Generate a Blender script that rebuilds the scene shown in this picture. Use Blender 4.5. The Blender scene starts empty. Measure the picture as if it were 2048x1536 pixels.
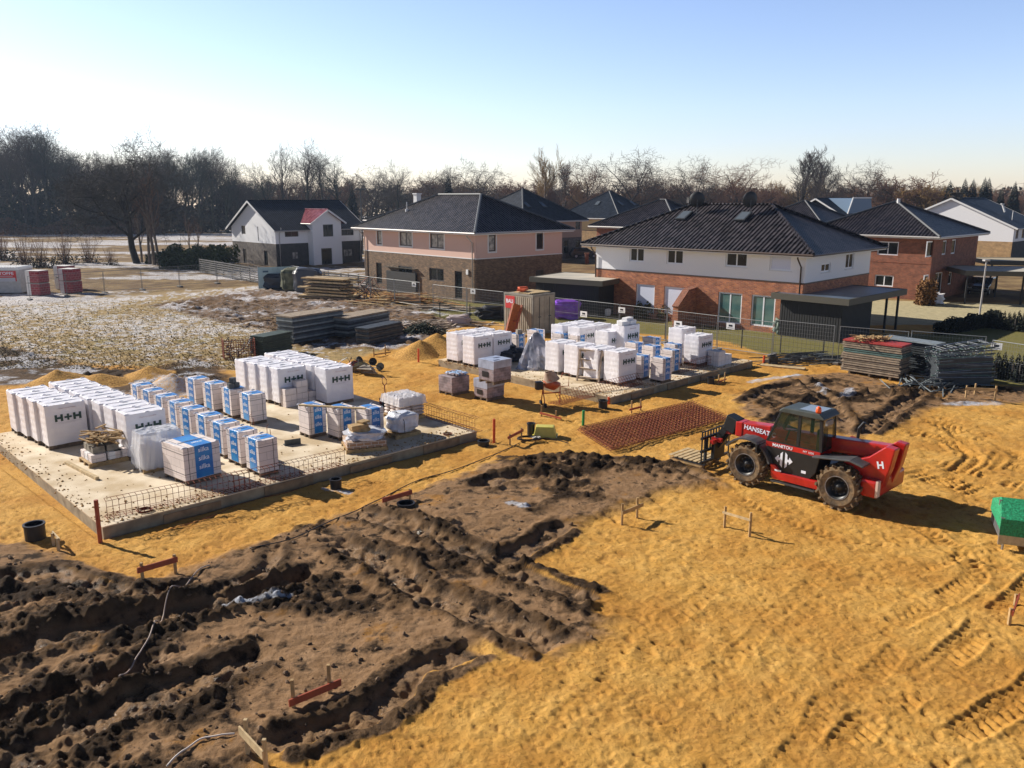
import bpy, bmesh, math, random
import numpy as np
from mathutils import Vector, Matrix
C = bpy.context.scene.collection
sc = bpy.context.scene
# ------------------------------------------------------------------ camera, sky, sun, exposure
F_, CX, CY, HZ, CAMH = 1650., 1024., 768., 395., 8.5
PIT = math.atan((CY-HZ)/F_)
cam = bpy.data.objects.new('camera', bpy.data.cameras.new('camera')); C.objects.link(cam)
cam.location = (0, 0, CAMH); cam.rotation_euler = (math.pi/2-PIT, 0, 0)
cam.data.sensor_width = 36; cam.data.lens = F_/2048*36; cam.data.clip_end = 5000; cam.data.clip_start = .1
sc.camera = cam
SUN_AZ, SUN_EL = math.radians(-62.5), math.radians(30.5)
w = bpy.data.worlds.new('World'); sc.world = w; w.use_nodes = True
nt = w.node_tree; bg = nt.nodes['Background']
sky = nt.nodes.new('ShaderNodeTexSky'); sky.sky_type = 'NISHITA'; sky.sun_disc = False
sky.sun_elevation = SUN_EL; sky.sun_rotation = SUN_AZ
sky.air_density = 1.0; sky.dust_density = .35; sky.ozone_density = 1.8
tint = nt.nodes.new('ShaderNodeMix'); tint.data_type = 'RGBA'; tint.blend_type = 'MULTIPLY'; tint.inputs[0].default_value = 1; tint.inputs[7].default_value = (1.0, .955, 1.11, 1)
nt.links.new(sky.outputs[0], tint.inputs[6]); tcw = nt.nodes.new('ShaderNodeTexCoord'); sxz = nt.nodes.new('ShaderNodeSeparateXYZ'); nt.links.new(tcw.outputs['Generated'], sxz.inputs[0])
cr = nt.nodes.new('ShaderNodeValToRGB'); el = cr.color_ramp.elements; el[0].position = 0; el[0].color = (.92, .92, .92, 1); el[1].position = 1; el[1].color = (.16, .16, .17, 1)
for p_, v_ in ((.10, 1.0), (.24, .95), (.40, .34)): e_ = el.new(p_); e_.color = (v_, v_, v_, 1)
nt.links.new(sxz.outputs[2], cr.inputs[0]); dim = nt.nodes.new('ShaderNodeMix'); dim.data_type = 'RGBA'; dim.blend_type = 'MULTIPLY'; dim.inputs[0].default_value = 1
nt.links.new(tint.outputs[2], dim.inputs[6]); nt.links.new(cr.outputs[0], dim.inputs[7]); back = nt.nodes.new('ShaderNodeMapRange'); back.inputs[1].default_value = -.3; back.inputs[2].default_value = .45; back.inputs[3].default_value = .7; back.inputs[4].default_value = 1  # sky kept bright low ahead, dimmed overhead and behind to hold down fill
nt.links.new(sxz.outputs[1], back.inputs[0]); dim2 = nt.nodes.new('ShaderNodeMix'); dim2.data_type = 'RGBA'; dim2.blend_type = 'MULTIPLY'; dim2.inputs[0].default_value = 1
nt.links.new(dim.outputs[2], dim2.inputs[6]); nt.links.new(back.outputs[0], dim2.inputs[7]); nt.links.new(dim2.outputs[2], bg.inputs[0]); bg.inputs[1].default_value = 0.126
sl = bpy.data.lights.new('sun', 'SUN'); sl.energy = 5.0; sl.angle = math.radians(.5); sl.color = (1, .93, .82)
so = bpy.data.objects.new('sun', sl); C.objects.link(so)
sd = Vector((math.sin(SUN_AZ)*math.cos(SUN_EL), math.cos(SUN_AZ)*math.cos(SUN_EL), math.sin(SUN_EL)))
so.rotation_euler = (-sd).to_track_quat('-Z', 'Y').to_euler(); so.location = sd*200
sc.view_settings.view_transform = 'Standard'; sc.view_settings.look = 'None'
sc.view_settings.exposure = 0.5; sc.view_settings.gamma = 1
HAZE = .0002
sc.cycles.max_bounces = 6; sc.cycles.volume_bounces = 0
try: sc.cycles.volume_step_rate = 8
except Exception: pass
# ------------------------------------------------------------------ measuring helpers: photo pixel -> real place
def ray(x, y):
    dx = (x-CX)/F_; dy = (CY-y)/F_
    return Vector((dx, math.cos(PIT)+dy*math.sin(PIT), -math.sin(PIT)+dy*math.cos(PIT)))
def G(x, y, z=0.):
    d = ray(x, y); return Vector((0, 0, CAMH))+d*((z-CAMH)/d.z)
def az(deg):
    a = math.radians(deg); return Vector((math.sin(a), math.cos(a), 0))
def onplane(x, y, P0, dirv):      # vertical plane through P0 along dirv -> (t along dirv, z)
    n = Vector((-dirv.y, dirv.x, 0)); d = ray(x, y); o = Vector((0, 0, CAMH))
    k = (P0-o).dot(n)/d.dot(n); p = o+d*k
    return (p-P0).dot(dirv), p.z
R = random.Random(7)
# ------------------------------------------------------------------ materials
MATS = {}
def mat(name, col, rough=.7, metal=0., noise=0., nscale=3., bump=0., bscale=20., col2=None, spec=.5, coat=0., alpha=None, sub=None):
    if name in MATS: return MATS[name]
    m = bpy.data.materials.new(name); m.use_nodes = True; n = m.node_tree; b = n.nodes['Principled BSDF']
    b.inputs['Base Color'].default_value = (*col, 1); b.inputs['Roughness'].default_value = rough
    b.inputs['Metallic'].default_value = metal; b.inputs['Specular IOR Level'].default_value = spec
    if coat: b.inputs['Coat Weight'].default_value = coat
    if alpha is not None: b.inputs['Alpha'].default_value = alpha
    tc = n.nodes.new('ShaderNodeTexCoord')
    if noise or col2:
        t = n.nodes.new('ShaderNodeTexNoise'); t.inputs['Scale'].default_value = nscale; t.inputs['Detail'].default_value = 6
        n.links.new(tc.outputs['Object'], t.inputs['Vector'])
        mx = n.nodes.new('ShaderNodeMix'); mx.data_type = 'RGBA'
        c2 = col2 or tuple(c*(1-noise) for c in col)
        mx.inputs[6].default_value = (*col, 1); mx.inputs[7].default_value = (*c2, 1)
        r = n.nodes.new('ShaderNodeMapRange'); r.inputs[1].default_value = .35; r.inputs[2].default_value = .65
        n.links.new(t.outputs[0], r.inputs[0]); n.links.new(r.outputs[0], mx.inputs[0]); n.links.new(mx.outputs[2], b.inputs['Base Color'])
    if bump:
        t = n.nodes.new('ShaderNodeTexNoise'); t.inputs['Scale'].default_value = bscale; t.inputs['Detail'].default_value = 5
        n.links.new(tc.outputs['Object'], t.inputs['Vector'])
        bp = n.nodes.new('ShaderNodeBump'); bp.inputs['Strength'].default_value = bump; bp.inputs['Distance'].default_value = .02
        n.links.new(t.outputs[0], bp.inputs['Height']); n.links.new(bp.outputs[0], b.inputs['Normal'])
    MATS[name] = m; return m
def math_node(n, op, a, b=None, c=None):
    x = n.nodes.new('ShaderNodeMath'); x.operation = op
    for i, v in enumerate((a, b, c)):
        if v is None: continue
        if isinstance(v, (int, float)): x.inputs[i].default_value = v
        else: n.links.new(v, x.inputs[i])
    return x.outputs[0]
def brick(name, c1, c2, mortar, bw=.25, bh=.08, big=.25, off=.5, msize=.012, rough=.85, bumpd=.01):
    if name in MATS: return MATS[name]
    m = bpy.data.materials.new(name); m.use_nodes = True; n = m.node_tree; b = n.nodes['Principled BSDF']
    b.inputs['Roughness'].default_value = rough
    uv = n.nodes.new('ShaderNodeUVMap'); t = n.nodes.new('ShaderNodeTexBrick'); n.links.new(uv.outputs[0], t.inputs[0])
    t.inputs['Color1'].default_value = (*c1, 1); t.inputs['Color2'].default_value = (*c2, 1); t.inputs['Mortar'].default_value = (*mortar, 1)
    t.inputs['Scale'].default_value = 1; t.inputs['Mortar Size'].default_value = msize; t.inputs['Brick Width'].default_value = bw; t.inputs['Row Height'].default_value = bh
    t.offset = off
    ns = n.nodes.new('ShaderNodeTexNoise'); ns.inputs['Scale'].default_value = 2.2; ns.inputs['Detail'].default_value = 7; n.links.new(uv.outputs[0], ns.inputs[0])
    mx = n.nodes.new('ShaderNodeMix'); mx.data_type = 'RGBA'; mx.blend_type = 'MULTIPLY'; mx.inputs[0].default_value = 1
    r = n.nodes.new('ShaderNodeMapRange'); r.inputs[1].default_value = .3; r.inputs[2].default_value = .7; r.inputs[3].default_value = 1-big; r.inputs[4].default_value = 1+big
    n.links.new(ns.outputs[0], r.inputs[0]); n.links.new(t.outputs[0], mx.inputs[6]); n.links.new(r.outputs[0], mx.inputs[7]); n.links.new(mx.outputs[2], b.inputs['Base Color'])
    bp = n.nodes.new('ShaderNodeBump'); bp.inputs['Distance'].default_value = bumpd; bp.inputs['Strength'].default_value = .8; bp.invert = True
    n.links.new(t.outputs[1], bp.inputs['Height']); n.links.new(bp.outputs[0], b.inputs['Normal'])
    MATS[name] = m; return m
def rooftile(name, col, rough=.33, tw=.3, th=.38, col2=None, dist=.05):
    if name in MATS: return MATS[name]
    m = bpy.data.materials.new(name); m.use_nodes = True; n = m.node_tree; b = n.nodes['Principled BSDF']
    b.inputs['Roughness'].default_value = rough; b.inputs['Specular IOR Level'].default_value = .13
    uv = n.nodes.new('ShaderNodeUVMap'); s = n.nodes.new('ShaderNodeSeparateXYZ'); n.links.new(uv.outputs[0], s.inputs[0])
    wv = math_node(n, 'SINE', math_node(n, 'MULTIPLY', s.outputs[0], 2*math.pi/tw))
    fr = math_node(n, 'FRACT', math_node(n, 'DIVIDE', s.outputs[1], th))
    h = math_node(n, 'SUBTRACT', math_node(n, 'MULTIPLY', wv, .5), math_node(n, 'MULTIPLY', fr, 1.5))
    bp = n.nodes.new('ShaderNodeBump'); bp.inputs['Distance'].default_value = dist; bp.inputs['Strength'].default_value = 1
    n.links.new(h, bp.inputs['Height']); n.links.new(bp.outputs[0], b.inputs['Normal'])
    # each tile its own tone; a pale second colour also imitates sun glints
    cv = n.nodes.new('ShaderNodeCombineXYZ')
    n.links.new(math_node(n, 'FLOOR', math_node(n, 'DIVIDE', s.outputs[0], tw)), cv.inputs[0]); n.links.new(math_node(n, 'FLOOR', math_node(n, 'DIVIDE', s.outputs[1], th)), cv.inputs[1])
    wn = n.nodes.new('ShaderNodeTexWhiteNoise'); n.links.new(cv.outputs[0], wn.inputs[0])
    mx = n.nodes.new('ShaderNodeMix'); mx.data_type = 'RGBA'; mx.inputs[6].default_value = (*col, 1)
    mx.inputs[7].default_value = (*(col2 or tuple(c*2.2+.01 for c in col)), 1)
    n.links.new(math_node(n, 'MULTIPLY', wn.outputs[0], .8), mx.inputs[0]); n.links.new(mx.outputs[2], b.inputs['Base Color'])
    MATS[name] = m; return m
# ------------------------------------------------------------------ mesh helper
class MB:
    def __init__(s): s.v = []; s.f = []; s.uv = {}; s.mi = []; s.sm = []; s.m = 0; s.smooth = False; s.M = None
    def add(s, vs, fs):
        o = len(s.v)
        if s.M is not None: vs = [s.M@Vector(v) for v in vs]
        s.v += [tuple(v) for v in vs]
        for f in fs: s.f.append(tuple(i+o for i in f)); s.mi.append(s.m); s.sm.append(s.smooth)
        return s
    def box(s, c, d, rz=0, tilt=None, taper=1.):
        hx, hy, hz = d[0]/2, d[1]/2, d[2]/2; t = taper
        vs = [Vector((a*hx*(t if k > 0 else 1), b*hy*(t if k > 0 else 1), k*hz)) for a, b, k in ((-1,-1,-1),(1,-1,-1),(1,1,-1),(-1,1,-1),(-1,-1,1),(1,-1,1),(1,1,1),(-1,1,1))]
        if tilt is not None: vs = [tilt@v for v in vs]
        if rz: m = Matrix.Rotation(rz, 3, 'Z'); vs = [m@v for v in vs]
        c = Vector(c); return s.add([c+v for v in vs], [(0,3,2,1),(4,5,6,7),(0,1,5,4),(1,2,6,5),(2,3,7,6),(3,0,4,7)])
    def b2(s, a, b): # box by corners
        return s.box([(a[i]+b[i])/2 for i in range(3)], [abs(b[i]-a[i]) for i in range(3)])
    def beam(s, a, b, wd, ht, roll=0):
        a = Vector(a); b = Vector(b); d = (b-a); L = d.length
        if L < 1e-6: return s
        q = d.to_track_quat('X', 'Z').to_matrix()
        if roll: q = q@Matrix.Rotation(roll, 3, 'X')
        return s.box((a+b)/2, (L, wd, ht), tilt=q)
    def poly(s, pts, uv=None):
        o = len(s.v); s.add(pts, [tuple(range(len(pts)))])
        if uv: s.uv[len(s.f)-1] = uv
        return s
    def cyl(s, a, b, r, n=10, r2=None, cap=True):
        a = Vector(a); b = Vector(b); r2 = r if r2 is None else r2
        q = (b-a).to_track_quat('Z', 'Y').to_matrix(); vs = []
        for p, rr in ((a, r), (b, r2)):
            for i in range(n): t = 2*math.pi*i/n; vs.append(p+q@Vector((rr*math.cos(t), rr*math.sin(t), 0)))
        fs = [(i, (i+1) % n, n+(i+1) % n, n+i) for i in range(n)]
        if cap: fs += [tuple(range(n-1, -1, -1)), tuple(range(n, 2*n))]
        return s.add(vs, fs)
    def tube(s, pts, r, n=5):
        pts = [Vector(p) for p in pts]; vs = []; L = len(pts)
        for i, p in enumerate(pts):
            d = (pts[min(i+1, L-1)]-pts[max(i-1, 0)]).normalized(); q = d.to_track_quat('Z', 'Y').to_matrix()
            rr = r[i] if isinstance(r, (list, tuple)) else r
            for k in range(n): t = 2*math.pi*k/n; vs.append(p+q@Vector((rr*math.cos(t), rr*math.sin(t), 0)))
        fs = [(i*n+k, i*n+(k+1) % n, (i+1)*n+(k+1) % n, (i+1)*n+k) for i in range(L-1) for k in range(n)]
        fs += [tuple(range(n-1, -1, -1)), tuple(range((L-1)*n, L*n))]
        return s.add(vs, fs)
    def lathe(s, prof, n=20, c=(0, 0, 0), ax='Z', cap=True):  # prof: (r, h)
        vs = []; c = Vector(c)
        for r, h in prof:
            for k in range(n):
                t = 2*math.pi*k/n; a, b = r*math.cos(t), r*math.sin(t)
                vs.append(c+(Vector((a, b, h)) if ax == 'Z' else Vector((a, h, b)) if ax == 'Y' else Vector((h, a, b))))
        L = len(prof); fs = [(i*n+k, i*n+(k+1) % n, (i+1)*n+(k+1) % n, (i+1)*n+k) for i in range(L-1) for k in range(n)]
        if cap: fs += [tuple(range(n-1, -1, -1)), tuple(range((L-1)*n, L*n))]
        return s.add(vs, fs)
    def extr(s, pts, y0, y1):   # outline in x-z, extruded along y
        n = len(pts); vs = [(x, y0, z) for x, z in pts]+[(x, y1, z) for x, z in pts]
        return s.add(vs, [tuple(range(n)), tuple(range(2*n-1, n-1, -1))]+[(i, n+i, n+(i+1) % n, (i+1) % n) for i in range(n)])
    def data(s, name, mats, recalc=True):
        me = bpy.data.meshes.new(name); me.from_pydata(s.v, [], s.f)
        for m in (mats if isinstance(mats, (list, tuple)) else [mats]): me.materials.append(m)
        me.polygons.foreach_set('material_index', s.mi); me.polygons.foreach_set('use_smooth', s.sm)
        if recalc:
            bm = bmesh.new(); bm.from_mesh(me); bmesh.ops.recalc_face_normals(bm, faces=bm.faces); bm.to_mesh(me); bm.free()
        ul = me.uv_layers.new(name='UVMap')
        for p in me.polygons:
            u = s.uv.get(p.index)
            if u and not recalc:
                for li, q in zip(p.loop_indices, u): ul.data[li].uv = q
            elif u:
                mp = {vi: q for vi, q in zip(s.f[p.index], u)}
                for li in p.loop_indices: ul.data[li].uv = mp[me.loops[li].vertex_index]
            else:
                nn = p.normal; ax = max(range(3), key=lambda i: abs(nn[i]))
                for li in p.loop_indices:
                    co = me.vertices[me.loops[li].vertex_index].co
                    ul.data[li].uv = (co.y, co.z) if ax == 0 else (co.x, co.z) if ax == 1 else (co.x, co.y)
        return me
    def build(s, name, mats, parent=None, bevel=0, loc=None, rz=0, recalc=True):
        me = s.data(name, mats, recalc)
        o = bpy.data.objects.new(name, me); C.objects.link(o)
        if parent: o.parent = parent
        if loc is not None: o.location = loc; o.rotation_euler.z = rz
        if bevel:
            b = o.modifiers.new('bevel', 'BEVEL'); b.width = bevel; b.segments = 2; b.limit_method = 'ANGLE'
        return o
def tag(o, label=None, cat=None, group=None, kind=None):
    if label: o['label'] = label
    if cat: o['category'] = cat
    if group: o['group'] = group
    if kind: o['kind'] = kind
    return o
def thing(name, label, cat, loc=(0, 0, 0), rz=0, group=None):
    o = bpy.data.objects.new(name, None); C.objects.link(o); o.location = loc; o.rotation_euler.z = rz; o.empty_display_size = .2
    return tag(o, label, cat, group)
def copy_tree(o, parent=None):
    c = o.copy(); C.objects.link(c)
    if parent is not None: c.parent = parent
    for ch in list(o.children): copy_tree(ch, c)
    return c
def place(proto, used, loc, rz, label, group=None, scale=None):
    o = proto if not used else copy_tree(proto)
    o.location = loc; o.rotation_euler.z = rz; o['label'] = label
    if group: o['group'] = group
    if scale: o.scale = scale
    return o
TX = {}
def text_data(s, size, mt, key=None, depth=.004, bold=0):
    key = key or (s, size, mt.name)
    if key in TX: return TX[key]
    cu = bpy.data.curves.new('t', 'FONT'); cu.body = s; cu.size = size; cu.extrude = depth; cu.offset = bold; cu.align_x = 'CENTER'; cu.align_y = 'CENTER'; cu.resolution_u = 3
    to = bpy.data.objects.new('t', cu); C.objects.link(to)
    dg = bpy.context.evaluated_depsgraph_get(); me = bpy.data.meshes.new_from_object(to.evaluated_get(dg)); bpy.data.objects.remove(to)
    me.materials.clear(); me.materials.append(mt); TX[key] = me; return me
def text(name, s, size, mt, parent, loc, rot, depth=.004, bold=0, sx=1):
    o = bpy.data.objects.new(name, text_data(s, size, mt, None, depth, bold)); C.objects.link(o); o.parent = parent
    o.location = loc; o.rotation_euler = rot; o.scale = (sx, 1, 1); return o
# ------------------------------------------------------------------ noise in numpy
def vnoise(x, y, seed=0):
    xi = np.floor(x).astype(np.int64); yi = np.floor(y).astype(np.int64); xf = x-xi; yf = y-yi
    def h(a, b):
        n = (a*374761393+b*668265263+seed*1442695041) & 0xffffffff
        n = ((n ^ (n >> 13))*1274126177) & 0xffffffff
        return ((n ^ (n >> 16)) & 0xffff)/65535.
    u = xf*xf*xf*(xf*(xf*6-15)+10); v = yf*yf*yf*(yf*(yf*6-15)+10)
    a = h(xi, yi); b = h(xi+1, yi); c = h(xi, yi+1); d = h(xi+1, yi+1)
    return a+(b-a)*u+(c-a)*v+(a-b-c+d)*u*v
def fbm(x, y, f, o=4, seed=0, g=.5):
    s = 0; a = 1; t = 0
    for i in range(o):
        s = s+a*(vnoise(x*f+i*17.3, y*f-i*9.1, seed+i)-.5); t += a; a *= g; f *= 2.03
    return s/t*2
def pits(x, y, cell, r, seed, dens=.6, ang=None, asp=1.):
    out = np.zeros_like(x); gx = np.floor(x/cell).astype(np.int64); gy = np.floor(y/cell).astype(np.int64)
    def h(a, b, k):
        n = (a*73856093 ^ b*19349663 ^ (seed*7+k)*83492791) & 0xffffffff
        n = ((n ^ (n >> 13))*1274126177) & 0xffffffff
        return ((n ^ (n >> 15)) & 0xffff)/65535.
    for i in (-1, 0, 1):
        for j in (-1, 0, 1):
            a = gx+i; b = gy+j; px = (a+h(a, b, 1))*cell; py = (b+h(a, b, 2))*cell
            on = h(a, b, 3) < dens; rr = r*(.6+.8*h(a, b, 4)); th = h(a, b, 5)*math.pi if ang is None else ang+(h(a, b, 5)-.5)*.8
            dx = x-px; dy = y-py; c, s_ = np.cos(th), np.sin(th)
            u = (dx*c+dy*s_)/asp; v = -dx*s_+dy*c
            q = (u*u+v*v)/(rr*rr); out = np.maximum(out, np.where(on, np.exp(-q*q), 0)*(.5+.5*h(a, b, 6)))
    return out
def sdist(x, y, P):        # signed distance, negative inside
    d = np.full(x.shape, 1e9); ins = np.zeros(x.shape, bool); n = len(P)
    for i in range(n):
        ax, ay = P[i]; bx, by = P[(i+1) % n]; ex, ey = bx-ax, by-ay; L = ex*ex+ey*ey+1e-9
        t = np.clip(((x-ax)*ex+(y-ay)*ey)/L, 0, 1); d = np.minimum(d, np.hypot(x-ax-t*ex, y-ay-t*ey))
        c = (ay > y) != (by > y)
        ins ^= c & (x < (bx-ax)*(y-ay)/((by-ay) if abs(by-ay) > 1e-9 else 1e-9)+ax)
    return np.where(ins, -d, d)
def pdist(x, y, P):        # distance to polyline, arclength, signed side
    d = np.full(x.shape, 1e9); s = np.zeros(x.shape); sg = np.zeros(x.shape); acc = 0
    for i in range(len(P)-1):
        ax, ay = P[i]; bx, by = P[i+1]; ex, ey = bx-ax, by-ay; L = math.hypot(ex, ey)
        t = np.clip(((x-ax)*ex+(y-ay)*ey)/(L*L+1e-9), 0, 1); dd = np.hypot(x-ax-t*ex, y-ay-t*ey); m = dd < d
        d = np.where(m, dd, d); s = np.where(m, acc+t*L, s); sg = np.where(m, np.sign((y-ay)*ex-(x-ax)*ey), sg); acc += L
    return d, s, sg, acc
def sst(a, b, x): t = np.clip((x-a)/(b-a), 0, 1); return t*t*(3-2*t)
def WP(pts): return [tuple(G(px, py)[:2]) for px, py in pts]
# ------------------------------------------------------------------ the ground: one sheet to the horizon
MUD = WP([(-250,1090),(0,1095),(60,1080),(130,1118),(260,1170),(330,1160),(420,1120),(560,1075),(640,1045),(720,1015),(830,985),(900,965),(960,930),(1030,915),(1110,905),(1210,915),(1330,925),(1420,950),(1440,970),(1330,985),(1180,1035),(1130,1065),(1045,1112),(1080,1165),(1200,1215),(1240,1240),(1190,1285),(1100,1310),(1000,1275),(900,1310),(830,1345),(790,1410),(700,1460),(520,1510),(470,1600),(300,1900),(-600,1900)])
MUD2 = WP([(1470,790),(1540,765),(1600,750),(1700,745),(1800,770),(1990,775),(2100,770),(2200,800),(1960,806),(1850,822),(1790,858),(1700,872),(1600,850),(1500,835)])
MUD3 = WP([(-300,680),(0,695),(60,705),(130,725),(220,740),(300,738),(400,715),(450,742),(460,770),(380,792),(240,790),(150,775),(60,770),(-300,790)])
BROWN = WP([(300,610),(420,592),(520,578),(610,585),(700,600),(880,625),(960,640),(1000,660),(900,680),(780,700),(640,700),(560,690),(520,660),(420,640)])
FIELD = WP([(-900,640),(0,612),(200,600),(420,580),(520,572),(700,590),(900,630),(880,670),(700,720),(450,740),(300,735),(130,725),(-900,690)])
FAR = WP([(-3000,470),(-900,430),(1000,425),(1000,520),(700,560),(500,572),(420,580),(200,600),(0,612),(-900,640),(-3000,700)])
LANE = WP([(-900,635),(0,600),(200,590),(400,578),(560,568),(560,578),(420,588),(220,602),(0,612),(-900,655)])
LAWN = WP([(860,585),(1040,600),(1200,600),(1240,632),(1400,640),(1540,660),(1720,668),(1860,668),(1960,648),(2300,680),(2300,800),(2000,768),(1830,745),(1690,722),(1530,706),(1440,680),(1320,670),(1110,655),(880,635),(780,605)])
PAVE = WP([(1110,516),(1240,518),(1700,610),(1760,600),(2100,610),(2400,700),(1960,650),(1730,650),(1660,620),(1500,560),(1240,540),(1110,522)])
PATH = WP([(1380,650),(1560,668),(1700,690),(1780,700),(1760,690),(1560,658),(1400,640)])
DGRASS = WP([(1110,522),(1240,540),(1240,555),(1110,545)])
u45, v45 = az(-46), az(46)
S1 = G(205, 1054, .3); S1.z = 0; S2 = G(1222, 794, .3); S2.z = 0
def quad(S, a, b): return [tuple((S)[:2]), tuple((S+v45*b)[:2]), tuple((S+v45*b+u45*a)[:2]), tuple((S+u45*a)[:2])]
SLAB1 = quad(S1, 11.6, 12.75); SLAB2 = quad(S2, 11.5, 11.45)
HEAPS = [((875,705),2.3,1.15),((840,712),1.6,.8),((960,668),2.5,1.45),((925,675),1.6,.9),((345,780),1.5,.75),((118,775),2.0,.85),((330,775),1.0,.5),((300,752),1.3,.5),((205,768),1.5,.5)]
RUT = [ # polyline, half width, depth, berm height, berm width
 (WP([(-300,1400),(-60,1330),(120,1275),(300,1235),(480,1195),(590,1160),(650,1130)]), .42, .42, .28, .35),
 (WP([(-200,1640),(60,1520),(200,1440),(350,1375),(480,1330),(560,1300)]), .45, .26, .16, .4),
 (WP([(-300,1560),(-50,1470),(100,1400),(250,1350),(330,1300)]), .3, .2, .2, .3),
 (WP([(650,1075),(760,1120),(850,1190),(950,1225),(1060,1270),(1130,1305)]), .4, .26, .24, .35),
 (WP([(700,1025),(800,1045),(900,1090),(1010,1140),(1110,1175),(1190,1215)]), .35, .2, .26, .35),
 (WP([(980,925),(1100,925),(1210,925),(1330,938),(1420,960)]), .3, .12, .26, .35),
 (WP([(940,985),(1000,960),(1090,955),(1180,960)]), .35, .14, .22, .3),
 (WP([(520,1505),(620,1470),(720,1440),(790,1395),(840,1345),(960,1285)]), .30, .30, .22, .35),
 (WP([(1000,1130),(1060,1095),(1110,1070),(1150,1050)]), .3, .26, .2, .3),
 (WP([(300,1230),(400,1200),(520,1150),(560,1080)]), .2, .1, .12, .25),
 (WP([(-100,1180),(100,1150),(260,1195),(400,1175)]), .25, .12, .16, .35),
 (WP([(1480,810),(1560,775),(1680,765),(1800,800)]), .28, .16, .2, .3),
 (WP([(1530,850),(1640,800),(1760,790),(1900,800)]), .28, .18, .2, .3),
 (WP([(1600,760),(1660,800),(1700,850)]), .25, .14, .16, .3),
 (WP([(1850,780),(1780,830),(1720,870)]), .3, .2, .2, .3),
]
TREAD0 = [ # tyre prints pressed in the sand: polyline, half width, depth
 (WP([(1560,1640),(1700,1480),(1850,1350),(2048,1190),(2200,1080)]), .27, .055),
 (WP([(1720,1640),(1900,1480),(2060,1370),(2300,1230)]), .27, .055),
 (WP([(1730,1180),(1850,1140),(1900,1120),(2000,1090)]), .22, .04),
 (WP([(1700,1010),(1850,1060),(1930,1110),(1960,1150),(1900,1190),(1800,1240)]), .27, .04),
 (WP([(1800,980),(1900,960),(1950,910),(1900,850),(1800,840)]), .27, .05),
 (WP([(1850,1010),(1990,985),(2040,920),(1990,860),(1880,835)]), .27, .05),
 (WP([(1780,930),(1850,930),(1880,900),(1860,870)]), .25, .04),
 (WP([(1480,1000),(1560,1040),(1680,1075),(1830,1090),(2000,1130)]), .25, .035),
 (WP([(1300,1440),(1420,1340),(1540,1230),(1660,1130)]), .2, .018),
 (WP([(1050,1500),(1200,1380),(1330,1250),(1450,1150)]), .2, .016),
 (WP([(900,800),(1000,790),(1080,800),(1150,850)]), .2, .03),
 (WP([(1500,1590),(1650,1420),(1780,1300)]), .2, .025),
]
TREAD = TREAD0
for off in (.0,): pass
for base_, k_ in ((((1830,1000),(1960,960),(2010,910),(1960,870),(1850,850)), 5), (((1820,960),(1900,945),(1930,915),(1890,885),(1820,875)), 3)):
    for j_ in range(k_): TREAD.append((WP([(a+14*j_, b+7*j_-10) for a, b in base_]), .24, .05))
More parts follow.
